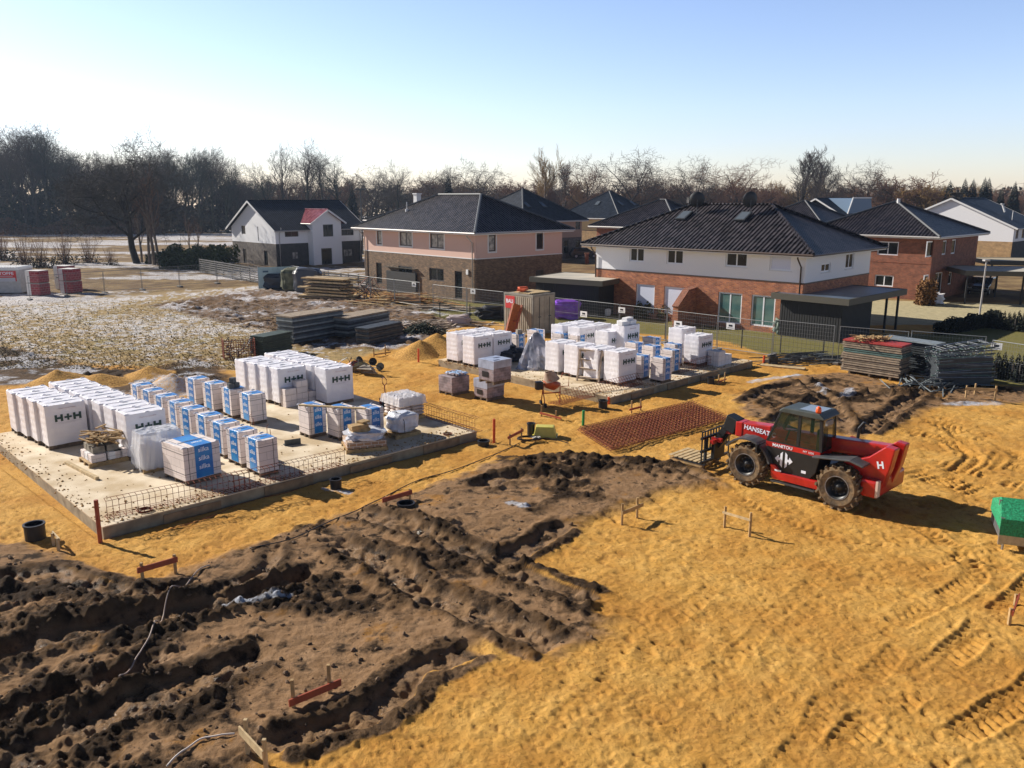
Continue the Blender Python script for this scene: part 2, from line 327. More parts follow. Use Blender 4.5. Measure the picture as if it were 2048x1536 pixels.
def hgt(x, y, full=False):
    x = np.asarray(x, float); y = np.asarray(y, float)
    wx = x+fbm(x, y, .9, 3, 11)*.35+fbm(x, y, 3.2, 3, 13)*.26; wy = y+fbm(x, y, .9, 3, 12)*.35+fbm(x, y, 3.2, 3, 14)*.26
    far = sst(90, 60, y)*1.
    near = (y < 95) & (y > 3) & (np.abs(x) < 75)
    mud = np.zeros_like(x); 
    def reg(P, soft, mx=1.):
        o = np.zeros_like(x); m = near if P is not FAR else np.ones_like(near)
        o[m] = sst(soft, -soft, sdist(wx[m], wy[m], P)); return o
    m1 = reg(MUD, .32); m2 = reg(MUD2, .25); m3 = reg(MUD3, .35); br = reg(BROWN, .6)
    mud = np.maximum(np.maximum(m1, m2), m3)
    fld = reg(FIELD, .4)*(1-mud); farf = np.maximum(reg(FAR, 1.), sst(66, 78, y+x*.15))*(1-mud); lane = reg(LANE, .2)
    lawn = reg(LAWN, .2)
    # slabs: no mud on the slab footprint
    z = fbm(x, y, .18, 3, 1)*.05*far
    sandm = (1-mud)*(1-fld)*(1-farf)*(1-lawn)
    n1 = fbm(x, y, 2.2, 4, 21); n2 = fbm(x, y, 6., 3, 31)
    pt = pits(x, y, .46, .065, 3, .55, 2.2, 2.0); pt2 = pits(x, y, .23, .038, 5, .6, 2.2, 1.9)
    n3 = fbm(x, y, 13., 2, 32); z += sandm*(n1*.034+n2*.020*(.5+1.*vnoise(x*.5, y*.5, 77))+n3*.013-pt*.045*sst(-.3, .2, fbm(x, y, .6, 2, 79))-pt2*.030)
    rid = 1-np.abs(fbm(x, y, 1.15, 4, 41, .55))*2.2
    cl = pits(x, y, .34, .13, 9, .8); cl2 = pits(x, y, .17, .065, 19, .8)
    patch = sst(-.15, .35, fbm(x, y, .55, 3, 51))            # smooth pressed areas vs churned
    rough = (.25+.75*patch)
    z += mud*(.03+rough*(rid*.045+cl*.075+cl2*.05+fbm(x, y, 3.2, 5, 61, .62)*.09)+n1*.03+n2*.012)
    z += m1*.06*sst(.0, .5, fbm(x, y, .3, 2, 71))
    z += br*(fbm(x, y, .8, 4, 81)*.18+pits(x, y, .8, .3, 8, .6)*.15)
    z += fld*(fbm(x, y, 2.4, 5, 91, .75)*.10+cl*.03)+farf*fbm(x, y, .7, 4, 95)*.10
    rutm = np.zeros_like(x); berm = np.zeros_like(x)
    for P, hw, dp, bh, bw in RUT:
        xs = [p[0] for p in P]; ys = [p[1] for p in P]
        m = (x > min(xs)-2) & (x < max(xs)+2) & (y > min(ys)-2) & (y < max(ys)+2)
        if not m.any(): continue
        d, s, sg, L = pdist(x[m]+fbm(x[m], y[m], 1.1, 3, 15)*.22, y[m]+fbm(x[m], y[m], 1.1, 3, 16)*.22, P)
        e = sst(0, .5, s)*sst(0, .5, L-s)*(.7+.6*vnoise(x[m]*.8, y[m]*.8, 5)); hwv = hw*(.8+.4*vnoise(x[m]*1.1, y[m]*1.1, 6))
        tr = sst(hwv+.07, hwv-.09, d); be = np.exp(-((d-hwv-bw*.6)/(bw*.5))**2)
        lump = (.35+.9*vnoise(x[m]*3.1, y[m]*3.1, 7))*(.8+.9*fbm(x[m], y[m], 6., 4, 17, .65))*.55
        z[m] = z[m]*(1-.7*tr*e)-tr*dp*e*.42*(.75+.5*vnoise(x[m]*2.3, y[m]*2.3, 9))+tr*e*(cl[m]*.07+fbm(x[m], y[m], 4.5, 4, 63, .6)*.08)+be*bh*e*lump
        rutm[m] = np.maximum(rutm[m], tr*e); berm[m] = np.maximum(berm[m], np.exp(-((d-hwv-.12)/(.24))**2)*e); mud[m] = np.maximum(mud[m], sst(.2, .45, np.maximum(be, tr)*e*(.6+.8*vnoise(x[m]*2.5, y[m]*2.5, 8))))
    trd = np.zeros_like(x)
    for P, hw, dp in TREAD:
        xs = [p[0] for p in P]; ys = [p[1] for p in P]
        m = (x > min(xs)-2) & (x < max(xs)+2) & (y > min(ys)-2) & (y < max(ys)+2) & (mud < .3)
        if not m.any(): continue
        d, s, sg, L = pdist(x[m]+fbm(x[m], y[m], .7, 2, 18)*.15, y[m]+fbm(x[m], y[m], .7, 2, 19)*.15, P)
        k = sst(hw+.05, hw-.05, d)*sst(-.35, .05, fbm(x[m], y[m], .9, 2, 23)); ph = np.mod((s+sg*.11+d*.55)/.23, 1.)
        gr = sst(.0, .2, ph)*sst(.62, .42, ph)
        dp = dp*.72; z[m] += -k*dp*.3-k*gr*dp*1.3+np.exp(-((d-hw-.06)/.06)**2)*dp*.7*sst(-.25, .15, fbm(x[m], y[m], .9, 2, 23))
        trd[m] = np.maximum(trd[m], k)
    heap = np.zeros_like(x)
    for (px, py), r, hh in HEAPS:
        g = G(px, py); d = np.hypot(x-g.x, y-g.y)*(1+.18*fbm(x, y, .7, 2, 33)); hp = np.clip(1-d/r, 0, 1)
        k = hh*(hp**1.15)*(1+.06*n1); z = np.where(hp > 0, np.maximum(z, k+z*.3), z); heap = np.maximum(heap, sst(.02, .1, hp))
    for SL in (SLAB1, SLAB2):
        m = near; sdv = np.full_like(x, 9.); sdv[m] = sdist(x[m], y[m], SL)
        k = sst(.15, .7, sdv); z = z*k+(-.06)*(sdv < .15)*(1-k)+(1-k)*(sdv >= .15)*fbm(x, y, 1.5, 3, 35)*.04
    # the levelled area beside the houses
    flat = sst(44, 50, y)*sst(-6, 0, x); z = z*(1-flat)+0.0*flat
    # land rising gently to the wood on the left
    if full: return z, mud, m1, m3, br, fld, farf, lane, lawn, reg(PAVE, .1), reg(PATH, .1), rutm, heap, patch, cl, trd, reg(DGRASS, .3), m2, np.maximum(pt, pt2)*sandm, berm
    return z
def hz(x, y): return float(hgt(np.array([x]), np.array([y]))[0])
def ground():
    ys = [-60, -30, -12, 0, 5, 8]; y = 8.6
    while y < 70: ys.append(y); y += max(.03, .0024*y)
    while y < 260: ys.append(y); y += .008*y
    while y < 415: ys.append(y); y *= 1.05
    ds = .0025; c = np.arange(-.80, .80, ds)
    ex = [.85, .95, 1.1, 1.3]; ss = np.concatenate([-np.array(ex[::-1]), c, np.array(ex)])
    ys = np.array(ys); W = np.maximum(ys, 9.)+25*np.clip((8.6-ys)/20, 0, 1)
    X = ss[None, :]*W[:, None]; Y = np.repeat(ys[:, None], len(ss), 1)
    sh = X.shape; x = X.ravel(); y = Y.ravel()
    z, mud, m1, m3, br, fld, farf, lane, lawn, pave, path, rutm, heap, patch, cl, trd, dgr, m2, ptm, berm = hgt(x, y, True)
    z = np.where((y < 8) | (y > 330), -.02, z)
    nr, nc = sh; i = np.arange(nr*nc).reshape(sh)
    q = np.stack([i[:-1, :-1], i[:-1, 1:], i[1:, 1:], i[1:, :-1]], -1).reshape(-1, 4)
    me = bpy.data.meshes.new('ground'); me.vertices.add(len(x)); me.vertices.foreach_set('co', np.stack([x, y, z], 1).ravel())
    me.loops.add(q.size); me.loops.foreach_set('vertex_index', q.ravel().astype(np.int32)); me.polygons.add(len(q))
    me.polygons.foreach_set('loop_start', np.arange(0, q.size, 4, dtype=np.int32)); me.polygons.foreach_set('loop_total', np.full(len(q), 4, np.int32))
    me.polygons.foreach_set('use_smooth', np.ones(len(q), bool)); me.update(calc_edges=True)
    def attr(nm, a, b, c, d=None):
        at = me.color_attributes.new(nm, 'FLOAT_COLOR', 'POINT')
        at.data.foreach_set('color', np.stack([a, b, c, d if d is not None else np.ones_like(a)], 1).astype(np.float32).ravel())
    snow = fld*sst(.02, .22, .55*fbm(x, y, .14, 3, 101)+1.1*fbm(x, y*1.4, 2.2, 4, 103, .8)-.03+np.clip((y-52)*.012, -.12, .22))
    snow = np.maximum(snow, farf*sst(.0, .16, fbm(x*.3, y*1.1, .11, 5, 107, .7)+.02+.12*sst(105, 130, y)+.35*fbm(x, y, 1.0, 4, 109, .7)*sst(160, 80, y))*sst(20, -30, x))
    snow = snow*(1-.8*br); snow = np.maximum(snow, br*sst(.12, .3, fbm(x*.8, y, .55, 5, 111, .7)+.1*fbm(x, y, 3., 3, 113)))
    snow = np.maximum(snow, m3*sst(.0, .25, fbm(x, y, .6, 4, 121, .6)-.02)*.9)
    ice = np.zeros_like(x)
    for P, r in ((WP([(430,1222),(500,1210),(570,1198)]), .11), (WP([(1020,1012),(1040,1020)]), .15), (WP([(1690,800),(1700,780)]), .2), (WP([(1640,770),(1650,790)]), .16), 
                 (WP([(1900,810),(1990,806)]), .3), (WP([(1500,765),(1600,750)]), .25), (WP([(650,975),(700,985)]), .1)):
        d, s, sg, L = pdist(wx_(x, y), y, P); ice = np.maximum(ice, sst(r*1.1, r*.5, d)*(.6+.4*sst(-.2, .2, fbm(x, y, 3, 3, 131))))
    attr('m_a', mud, np.maximum(fld, farf), snow, np.clip(br, 0, 1)); attr('m_b', lawn, pave, path, np.clip(rutm+ice*0, 0, 1))
    attr('m_c', patch, ice, lane, np.maximum(dgr, trd*0)); attr('m_d', m1, heap, m3, farf)
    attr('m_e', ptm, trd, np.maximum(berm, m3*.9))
    o = bpy.data.objects.new('ground', me); C.objects.link(o); o['kind'] = 'structure'
    m = bpy.data.materials.new('ground'); m.use_nodes = True; n = m.node_tree; b = n.nodes['Principled BSDF']; b.inputs['Roughness'].default_value = .9; b.inputs['Specular IOR Level'].default_value = .135
    me.materials.append(m)
    def at(nm):
        a = n.nodes.new('ShaderNodeAttribute'); a.attribute_name = nm; s = n.nodes.new('ShaderNodeSeparateColor'); n.links.new(a.outputs[0], s.inputs[0])
        return s.outputs[0], s.outputs[1], s.outputs[2], a.outputs[3]
    A = at('m_a'); B = at('m_b'); Cc = at('m_c'); D = at('m_d'); E_ = at('m_e')
    geo = n.nodes.new('ShaderNodeNewGeometry')
    def nz(scale, det=5, ro=.6, dist=0):
        t = n.nodes.new('ShaderNodeTexNoise'); t.inputs['Scale'].default_value = scale; t.inputs['Detail'].default_value = det; t.inputs['Roughness'].default_value = ro; t.inputs['Distortion'].default_value = dist
        n.links.new(geo.outputs['Position'], t.inputs['Vector']); return t.outputs[0]
    def ramp(v, a, bb, c=0., d=1.):
        r = n.nodes.new('ShaderNodeMapRange'); n.links.new(v, r.inputs[0]); r.inputs[1].default_value = a; r.inputs[2].default_value = bb; r.inputs[3].default_value = c; r.inputs[4].default_value = d; return r.outputs[0]
    def mix(f, a, bb):
        x_ = n.nodes.new('ShaderNodeMix'); x_.data_type = 'RGBA'
        for k, v_ in ((0, f), (6, a), (7, bb)):
            if isinstance(v_, tuple): x_.inputs[k].default_value = (*v_, 1)
            elif isinstance(v_, float): x_.inputs[k].default_value = v_
            else: n.links.new(v_, x_.inputs[k])
        return x_.outputs[2]
    big = nz(.35, 4); mid = nz(2.2, 6); fin = nz(14, 6, .7); vf = nz(60, 4, .7)
    sand = mix(ramp(mid, .35, .68), SAND[0], SAND[1]); sand = mix(ramp(big, .42, .62, 0, .8), sand, SAND[2])
    sand = mix(ramp(fin, .54, .70, 0, .8), sand, SAND[3])
    sand = mix(ramp(E_[0], .3, .9, 0, .4), sand, SAND[3]); sand = mix(ramp(E_[1], 0, 1, 0, .25), sand, SAND[2])  # pits coloured dark: moist sand, with their small cast shadows painted in
    mudc = mix(ramp(fin, .3, .7), MUDC[0], MUDC[1]); mudl = mix(ramp(mid, .35, .65), MUDC[2], MUDC[3])
    dry = math_node(n, 'MULTIPLY', ramp(Cc[0], .85, .25), ramp(mid, .38, .5)); dry = math_node(n, 'MAXIMUM', dry, math_node(n, 'MULTIPLY', ramp(nz(.9, 6, .65), .50, .60), .85)); dry = math_node(n, 'MULTIPLY', dry, ramp(E_[2], .2, .85, 1, .25)); mudl = mix(ramp(nz(.55, 5, .7), .58, .66, 0, .6), mudl, SAND[2]); mudc = mix(dry, mudc, mudl)  # rut berms held dark: moist turned earth, with shade painted in too
    mudc = mix(math_node(n, 'MULTIPLY', B[3], ramp(mid, .42, .55)), mudc, MUDC[4])
    grs = mix(ramp(mid, .35, .62), (.46,.33,.16), (.32,.23,.10)); grs = mix(ramp(fin, .45, .7, 0, .8), grs, (.16,.10,.045)); grs = mix(ramp(big, .52, .66, 0, .5), grs, (.26,.22,.07))
    grs = mix(math_node(n, 'MULTIPLY', D[3], ramp(big, .35, .6, .3, 1.)), grs, (.15,.095,.05))
    brn = mix(ramp(fin, .35, .65), (.23,.13,.06), (.065,.04,.02))
    lw = mix(ramp(fin, .35, .7), (.13,.13,.03), (.24,.20,.075)); lw = mix(ramp(mid, .45, .65), lw, (.20,.17,.07))
    pv = mix(ramp(mid, .4, .65), (.50,.43,.26), (.38,.33,.20))
    col = sand
    col = mix(A[1], col, grs); col = mix(A[3], col, brn); col = mix(Cc[2], col, mix(ramp(fin, .4, .6), (.38,.27,.13), (.26,.18,.09)))
    col = mix(B[0], col, lw); col = mix(B[2], col, (.30,.26,.19)); col = mix(B[1], col, pv); col = mix(Cc[3], col, (.45,.30,.09))
    col = mix(A[0], col, mudc); col = mix(D[1], col, mix(ramp(fin, .4, .65), SAND[1], SAND[3]))
    sn = math_node(n, 'MULTIPLY', A[2], ramp(fin, .38, .55)); col = mix(sn, col, mix(ramp(vf, .4, .6), (.78,.79,.84), (.55,.55,.60)))
    col = mix(math_node(n, 'MULTIPLY', Cc[1], ramp(fin, .35, .5)), col, (.52,.55,.62))
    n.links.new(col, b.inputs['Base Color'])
    rg = mix(math_node(n, 'MULTIPLY', B[3], ramp(nz(1.3, 4), .45, .6)), (.9,.9,.9), (.16,.16,.16)); n.links.new(rg, b.inputs['Roughness'])
    hh = math_node(n, 'ADD', math_node(n, 'MULTIPLY', fin, .7), math_node(n, 'MULTIPLY', vf, .3)); hh = math_node(n, 'ADD', hh, math_node(n, 'MULTIPLY', mid, .8))
    bp = n.nodes.new('ShaderNodeBump'); bp.inputs['Strength'].default_value = .8
    n.links.new(ramp(A[0], 0, 1, .07, .11), bp.inputs['Distance']); n.links.new(hh, bp.inputs['Height']); n.links.new(bp.outputs[0], b.inputs['Normal'])
def wx_(x, y): return x+fbm(x, y, 2., 3, 141)*.3
SAND = [(.60,.318,.068), (.68,.395,.108), (.48,.225,.043), (.23,.095,.024)]
MUDC = [(.020,.012,.006), (.060,.034,.016), (.44,.27,.145), (.22,.125,.058), (.27,.165,.085)]
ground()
# ------------------------------------------------------------------ shared materials
white_wrap = mat('white_wrap', (.86,.84,.87), .4, bump=.35, bscale=6., col2=(.78,.76,.81), nscale=2.5)
wood = mat('raw_wood', (.50,.33,.15), .8, noise=.4, nscale=6, bump=.3, bscale=30)
woodl = mat('fresh_timber', (.62,.46,.25), .75, noise=.35, nscale=5, bump=.2)
woodd = mat('old_wood', (.20,.14,.09), .85, noise=.5, nscale=6, bump=.3)
woodr = mat('orange_board', (.45,.13,.035), .7, noise=.3, nscale=6)
stone = brick('sand_lime_block', (.78,.69,.66), (.73,.65,.62), (.52,.46,.44), .5, .25, .08, .5, .008, .8, .006)
aac = brick('white_block', (.78,.77,.78), (.72,.71,.72), (.45,.44,.45), .62, .25, .06, 0, .006, .85, .004)
blue = mat('blue_film', (.015,.16,.52), .3, bump=.4, bscale=9, col2=(.03,.26,.62), nscale=3)
white = mat('white_print', (.80,.85,.95), .6)
black = mat('black_plastic', (.012,.012,.014), .45)
rubber = mat('rubber', (.02,.018,.016), .85)
green_ink = mat('green_ink', (.02,.055,.045), .6)
rust = mat('rust_steel', (.27,.062,.022), .8, noise=.5, nscale=8)
steel = mat('galvanised_steel', (.42,.43,.45), .4, metal=.8, noise=.3, nscale=8)
dsteel = mat('dark_steel', (.10,.11,.12), .5, metal=.5, noise=.4, nscale=8)
grey = mat('light_grey_line', (.5,.5,.55), .6)
concrete = mat('concrete', (.76,.65,.49), .85, nscale=1.1, col2=(.50,.38,.23), bump=.3, bscale=40)
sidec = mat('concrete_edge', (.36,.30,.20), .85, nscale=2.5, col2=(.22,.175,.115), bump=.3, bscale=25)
clear = mat('clear_film', (.72,.74,.80), .22, bump=.8, bscale=7, col2=(.55,.56,.62), nscale=4)
RZ = math.radians(44)
UL = u45; VL = v45
def Z(k): return {1: (lambda x, y: (x/4, 700+y/4)), 2: (lambda x, y: (250+x/4, 680+y/4)), 3: (lambda x, y: (620+x/4, 680+y/4)), 4: (lambda x, y: (860+x*.332, 600+y*.332)), 5: (lambda x, y: (1130+x*.2588, 600+y*.2588))}[k]
def L2(zk, x, y, z): p = G(*Z(zk)(x, y), z); return p
# ------------------------------------------------------------------ slabs
def slab(S, a, b, label):
    t = thing('foundation_slab', label, 'concrete slab', (S.x, S.y, 0), RZ, 'concrete floor slabs')
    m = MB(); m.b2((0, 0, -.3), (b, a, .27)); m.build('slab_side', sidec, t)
    m = MB(); m.b2((-.004, -.004, .27), (b+.004, a+.004, .3)); m.build('slab_top', concrete, t)
    m = MB()
    for k in range(4):
        x = b*(.12+.23*k); m.b2((x, -.035, -.1), (x+1.6, -.006, .2+.05*(k % 2)))
    m.build('formwork_board', mat('form_board', (.33,.22,.12), .8, noise=.4, nscale=4), t)
    return t
slab(S1, 11.6, 12.75, 'large pale concrete slab on the left carrying the most block pallets')
slab(S2, 11.5, 11.45, 'concrete slab in front of the white and brick house, behind the cement mixer')
def crumbs(S, a, b, seed, lb):
    rr = random.Random(seed); m = MB()
    for k in range(900):
        e = rr.random(); x, y = (rr.uniform(0, b), abs(rr.gauss(0, .5))) if e < .45 else ((abs(rr.gauss(0, .5)), rr.uniform(0, a)) if e < .7 else (rr.uniform(0, b), rr.uniform(0, a)))
        if x > b or y > a: continue
        p = S+VL*x+UL*y; s_ = rr.uniform(.008, .035); m.box((p.x, p.y, .3+s_*.4), (s_*2, s_*1.5, s_), rz=rr.uniform(0, 3), taper=.5)
    tag(m.build('sand_crumbs', mat('sand_crumb', (.42,.24,.08), .95, noise=.4)), lb, 'crumbs', None, 'stuff')
crumbs(S1, 11.4, 12.6, 1, 'sand crumbs trodden over the left concrete slab'); crumbs(S2, 11.3, 11.3, 2, 'sand crumbs trodden over the far concrete slab')
# ------------------------------------------------------------------ block pallets
def pallet_mb(w, d, h=.14):
    m = MB()
    for k in range(3): m.b2((0+.002, (d-.1)*k/2, 0), (w-.002, (d-.1)*k/2+.1, .022)); m.b2((.01, (d-.1)*k/2+.01, .022), (w-.01, (d-.1)*k/2+.09, h-.024))
    n = int(w/.2)
    for k in range(n): m.b2((w*k/n+.01, 0, h-.022), (w*(k+1)/n-.05, d, h))
    return m
def wrapped(w, d, h, z0, amp=.007, seed=1):   # shrink wrapped stack: subdivided box with creases and film tufts
    bm = bmesh.new(); bmesh.ops.create_cube(bm, size=1)
    bmesh.ops.subdivide_edges(bm, edges=bm.edges, cuts=11, use_grid_fill=True)
    rr = random.Random(seed); ph = [rr.random()*6 for _ in range(4)]
    for v in bm.verts:
        x, y, z = v.co; n = Vector((x if abs(x) > .499 else 0, y if abs(y) > .499 else 0, z if abs(z) > .499 else 0))
        lay = math.sin((z+.5)*math.pi*12+ph[0])*.55*(abs(z) < .47)
        o = amp*(lay+rr.uniform(-.6, .6)+.6*math.sin(9*x+7*y+ph[1]))
        c = Vector(((x+.5)*w, (y+.5)*d, z0+(z+.5)*h)); nn = n.normalized() if n.length else n
        if abs(x) > .499 and abs(y) > .499: o -= .008
        v.co = c+nn*o
    me = bpy.data.meshes.new('wrapped_blocks'); bm.to_mesh(me); bm.free()
    for p in me.polygons: p.use_smooth = False
    me.materials.append(white_wrap); return me
def tufts(w, d, top, seed, n=3):
    m = MB(); rr = random.Random(seed)
    for k in range(n):
        for y in (.03, d-.03):
            x = w*(k+.5+rr.uniform(-.2, .2))/n
            m.box((rr.uniform(.02, .1) if k == 0 else (w-rr.uniform(.02, .1) if k == n-1 else x), y+rr.uniform(-.05, .05)*0, top+.012), (rr.uniform(.1, .25), rr.uniform(.04, .1), .03), rz=rr.uniform(-.6, .6), taper=.4)
    m.box((w*.5, d*.5, top+.012), (w*.96, .02, .022), rz=.02, taper=.4)
    m.box((w*.08, d*.5, top+.012), (.03, d*.9, .022), rz=.1, taper=.4)
    return m
def logo_mb(x0, z0, s):   # H+H in slab letters on the y=0 face
    m = MB(); y0, y1 = -.022, -.014
    def H(x): m.b2((x, y0, z0), (x+.085*s, y1, z0+.27*s)); m.b2((x+.205*s, y0, z0), (x+.29*s, y1, z0+.27*s)); m.b2((x+.085*s, y0, z0+.095*s), (x+.205*s, y1, z0+.175*s))
    H(x0); H(x0+.66*s)
    m.b2((x0+.345*s, y0, z0+.1*s), (x0+.605*s, y1, z0+.17*s)); m.b2((x0+.44*s, y0, z0+.01*s), (x0+.51*s, y1, z0+.1*s)); m.b2((x0+.44*s, y0, z0+.17*s), (x0+.51*s, y1, z0+.26*s))
    return m
def make_block_pallet(w=1.25, d=.86, h=1.36, logo=True):
    t = thing('block_pallet', '-', 'block pallet', group='white wrapped block pallets')
    pallet_mb(w, d).build('pallet', woodd, t)
    me = wrapped(w, d, h, .14, seed=int(w*100)); o = bpy.data.objects.new('wrapped_blocks', me); C.objects.link(o); o.parent = t
    tufts(w, d, .14+h, 3).build('film_folds', white_wrap, t)
    if logo:
        lx = w*.22; l = logo_mb(lx, .14+h*.58, .86).build('printed_logo', green_ink, t)
        m = MB(); m.b2((lx, -.020, .14+h*.545), (lx+.82, -.014, .14+h*.549)); m.b2((lx+.1, -.020, .14+h*.52), (lx+.6, -.014, .14+h*.523)); m.build('printed_line', grey, t)
        text('printed_words', 'Mauern mit Leichtigkeit', .055, mat('faint_print', (.62,.48,.50), .6), t, (w*.55, -.02, .14+h*.9), (math.pi/2, 0, 0), .002)
    return t
def base_of(top, zt, zb): return Vector((top.x, top.y, zb))
BP = make_block_pallet(); used = [False]
def put_block(top, label, dz=1.8, zb=.3, rz=RZ, sc_=None):
    p = G(*top, dz) if isinstance(top, tuple) else top
    o = place(BP, used[0], (p.x, p.y, zb), rz+R.uniform(-.015, .015), label, None, sc_); used[0] = True; return o
def line_of(zk, a, b, n, z):
    A = G(*Z(zk)(*a), z); B = G(*Z(zk)(*b), z); return [A.lerp(B, i/(n-1)) for i in range(n)]
ordn = ['front', 'second', 'third', 'fourth', 'fifth', 'sixth', 'seventh', 'eighth', 'ninth']
for i, p in enumerate(line_of(1, (350,455), (95,355), 4, 1.8)):
    put_block(p, ['white block pallet with full dark logo left of the scrap-wood topped brick pile', 'white block pallet second from front in the outermost left column', 'white block pallet third from front in the outermost left column', 'white block pallet at the back of the outermost left column'][i])
for i, p in enumerate(line_of(1, (1000,525), (440,290), 7, 1.8)):
    put_block(p, 'white block pallet, %s of seven in the column left of the banded row' % ordn[i])
for i, p in enumerate(line_of(2, (1220,240), (950,178), 4, 1.8)):
    put_block(p, 'white block pallet, %s of four, left column behind the banded ones' % ordn[i])
for i, p in enumerate(line_of(2, (1605,240), (1190,128), 5, 1.8)):
    put_block(p, 'white block pallet, %s of five in the column beside the wheelbarrows' % ordn[i])
for q, (x, y) in enumerate(((165,207), (265,226))):
    p = G(*Z(4)(x, y), 1.8)
    for k in range(2):
        put_block(p+VL*1.32*k, [['white block pallet on the left rim of the far slab, outermost', 'white block pallet behind the outermost one on the far slab, beside the sand heap'], ['white block pallet with logo beside the dark bags on the far slab', 'white block pallet with logo behind the dark bags on the far slab']][q][k])
for i, p in enumerate(line_of(4, (1140,322), (775,266), 4, 1.78)):
    put_block(p, 'white block pallet, %s from right, far slab\'s near column%s' % (['first', 'second', 'third', 'fourth'][i], ['', ', behind the wooden steps', ', left of the wooden steps', ', by the silver sheet'][i]), 1.78)
for (x, y, zz, lb) in ((800,158,1.8,'white block pallet with draped film behind the silver sheet on the far slab'), (905,172,1.8,'white block pallet in the far slab\'s rear group, right of the draped one'), (1075,196,1.8,'white logo pallet in the middle of the far slab, left of the taller one'), (1520,178,1.8,'white block pallet at the far right, half hidden behind its neighbour by the fence'), (1622,222,1.8,'white block pallet with full logo nearest the right end of the far slab')):
    put_block(Z(4)(x, y), lb, zz)
put_block(G(*Z(4)(800,158), 1.8)+VL*1.3, 'rear white block pallet of the far slab closest to the purple pile')
put_block(G(*Z(4)(905,172), 1.8)+VL*1.3, 'rearmost white block pallet below the fence on the far slab')
o = put_block(Z(4)(1172,160), 'taller white block pallet with loose blocks on top, centre of the far slab', 2.1); o.scale = (1, 1, 1.2)
def loose_blocks(lst, name, label, cat, mt, loc, rz, group=None, cuts=None):
    t = thing(name, label, cat, loc, rz, group)
    for (x, y, z, a, b, c, r) in lst: m = MB(); m.box((x, y, z+c/2), (a, b, c), rz=r); m.build('block', mt, t, bevel=.006)
    return t
b0 = G(*Z(4)(1172,160), 2.1)
loose_blocks([(.3,.3,0,.6,.3,.2,0), (.9,.3,0,.55,.3,.2,.05), (.6,.6,0,.6,.3,.2,0), (.75,.4,.2,.6,.3,.15,.1)], 'loose_blocks', 'few loose white blocks lying on top of the tallest pallet of the far slab', 'blocks', aac, (b0.x, b0.y, 2.11), RZ)
lo = G(*Z(4)(1745,300), 1.1)
loose_blocks([(x*.63, y*.32, z*.25, .6, .3, .245, R.uniform(-.03, .03)) for z in range(3) for x in range(2) for y in range(2) if not (z == 2 and x == 1)], 'loose_blocks', 'low stack of bare white blocks right of the last logo pallet on the far slab', 'blocks', aac, (lo.x, lo.y, .3), RZ)
# blue banded pallets
def make_banded(w, d, h, ax, group='blue banded brick pallets'):
    t = thing('banded_pallet', '-', 'brick pallet', group=group)
    pallet_mb(w, d, .12).build('pallet', woodd, t)
    m = MB(); m.b2((0, 0, .12), (w, d, .12+h)); m.build('stacked_bricks', stone, t, bevel=.012)
    m = MB(); e = .006; T = .12+h
    if ax == 'x': y0, y1 = d*.2, d*.72; m.b2((-e, y0, .14), (-.001, y1, T+e)); m.b2((-.001, y0, T+.001), (w+e, y1, T+e)); m.b2((w+.001, y0, .14), (w+e, y1, T))
    else: x0, x1 = w*.30, w*.78; m.b2((x0, -e, .14), (x1, -.001, T+e)); m.b2((x0, -.001, T+.001), (x1, d+e, T+e)); m.b2((x0, d+.001, .14), (x1, d+e, T))
    m.build('blue_band', blue, t)
    sz = .19 if min(w, d) < .9 and ax == 'x' else .2
    k = 0; z = .12+h-.14
    while z > .22:
        if ax == 'x': text('band_lettering', 'silka', sz, white, t, (-e-.003, d*.46, z), (math.pi/2, 0, -math.pi/2), .001, .002)
        else: text('band_lettering', 'silka', sz, white, t, (w*.54, -e-.003, z), (math.pi/2, 0, 0), .001, .002)
        z -= .26
    if ax == 'x': text('band_lettering', 'silka', sz, white, t, (w*.3, d*.46, T+e+.003), (0, 0, -math.pi/2), .001, .002)
    else: text('band_lettering', 'silka', sz, white, t, (w*.54, d*.3, T+e+.003), (0, 0, 0), .001, .002)
    m = MB(); s = .0035
    for zz in (.12+h*.2, .12+h*.8): m.b2((-s, -s, zz), (w+s, -.001, zz+.014)); m.b2((-s, -.001, zz), (-.001, d+s, zz+.014)); 
    for xx in ((w*.12,) if ax == 'y' else (w*.75,)): m.b2((xx, -s*1.6, .13), (xx+.014, -.001, T)); m.b2((xx, -s, T+.001), (xx+.014, d, T+s))
    m.build('strap', black, t)
    tufts(w, d, T, 9, 2).build('film_folds', clear, t)
    return t
SX = make_banded(.62, .86, 1.0, 'x'); SY = make_banded(.92, .62, 1.0, 'y'); ux = [False]; uy = [False]
def put_x(p, label, zb=.3): o = place(SX, ux[0], (p.x, p.y, zb), RZ+R.uniform(-.05, .05), label); ux[0] = True; return o
def put_y(p, label, zb=.3, rz=RZ, s=None): o = place(SY, uy[0], (p.x, p.y, zb), rz+R.uniform(-.04, .04), label, None, s); uy[0] = True; return o
for i, p in enumerate(line_of(2, (1065,830), (102,388), 9, 1.36)): put_x(p, 'blue banded brick pallet, %s of nine in the long row from the slab edge' % ordn[i])
top4 = line_of(2, (998,447), (556,322), 4, 1.42)
for i, p in enumerate(top4): put_x(p, 'blue banded brick pallet, %s of four in the short row%s' % (ordn[i], ['', ', carrying dark grey concrete pieces', '', ', farthest left'][i]))
for i, (x, y) in enumerate(((1465,545), (1702,562), (1932,566))): put_y(G(*Z(2)(x, y), 1.4), 'blue banded brick pallet, %s of the three under the long plank' % ['leftmost', 'middle', 'rightmost'][i], s=(.75, 1.1, 1))
big = L2(1, 1465, 815, 1.34)
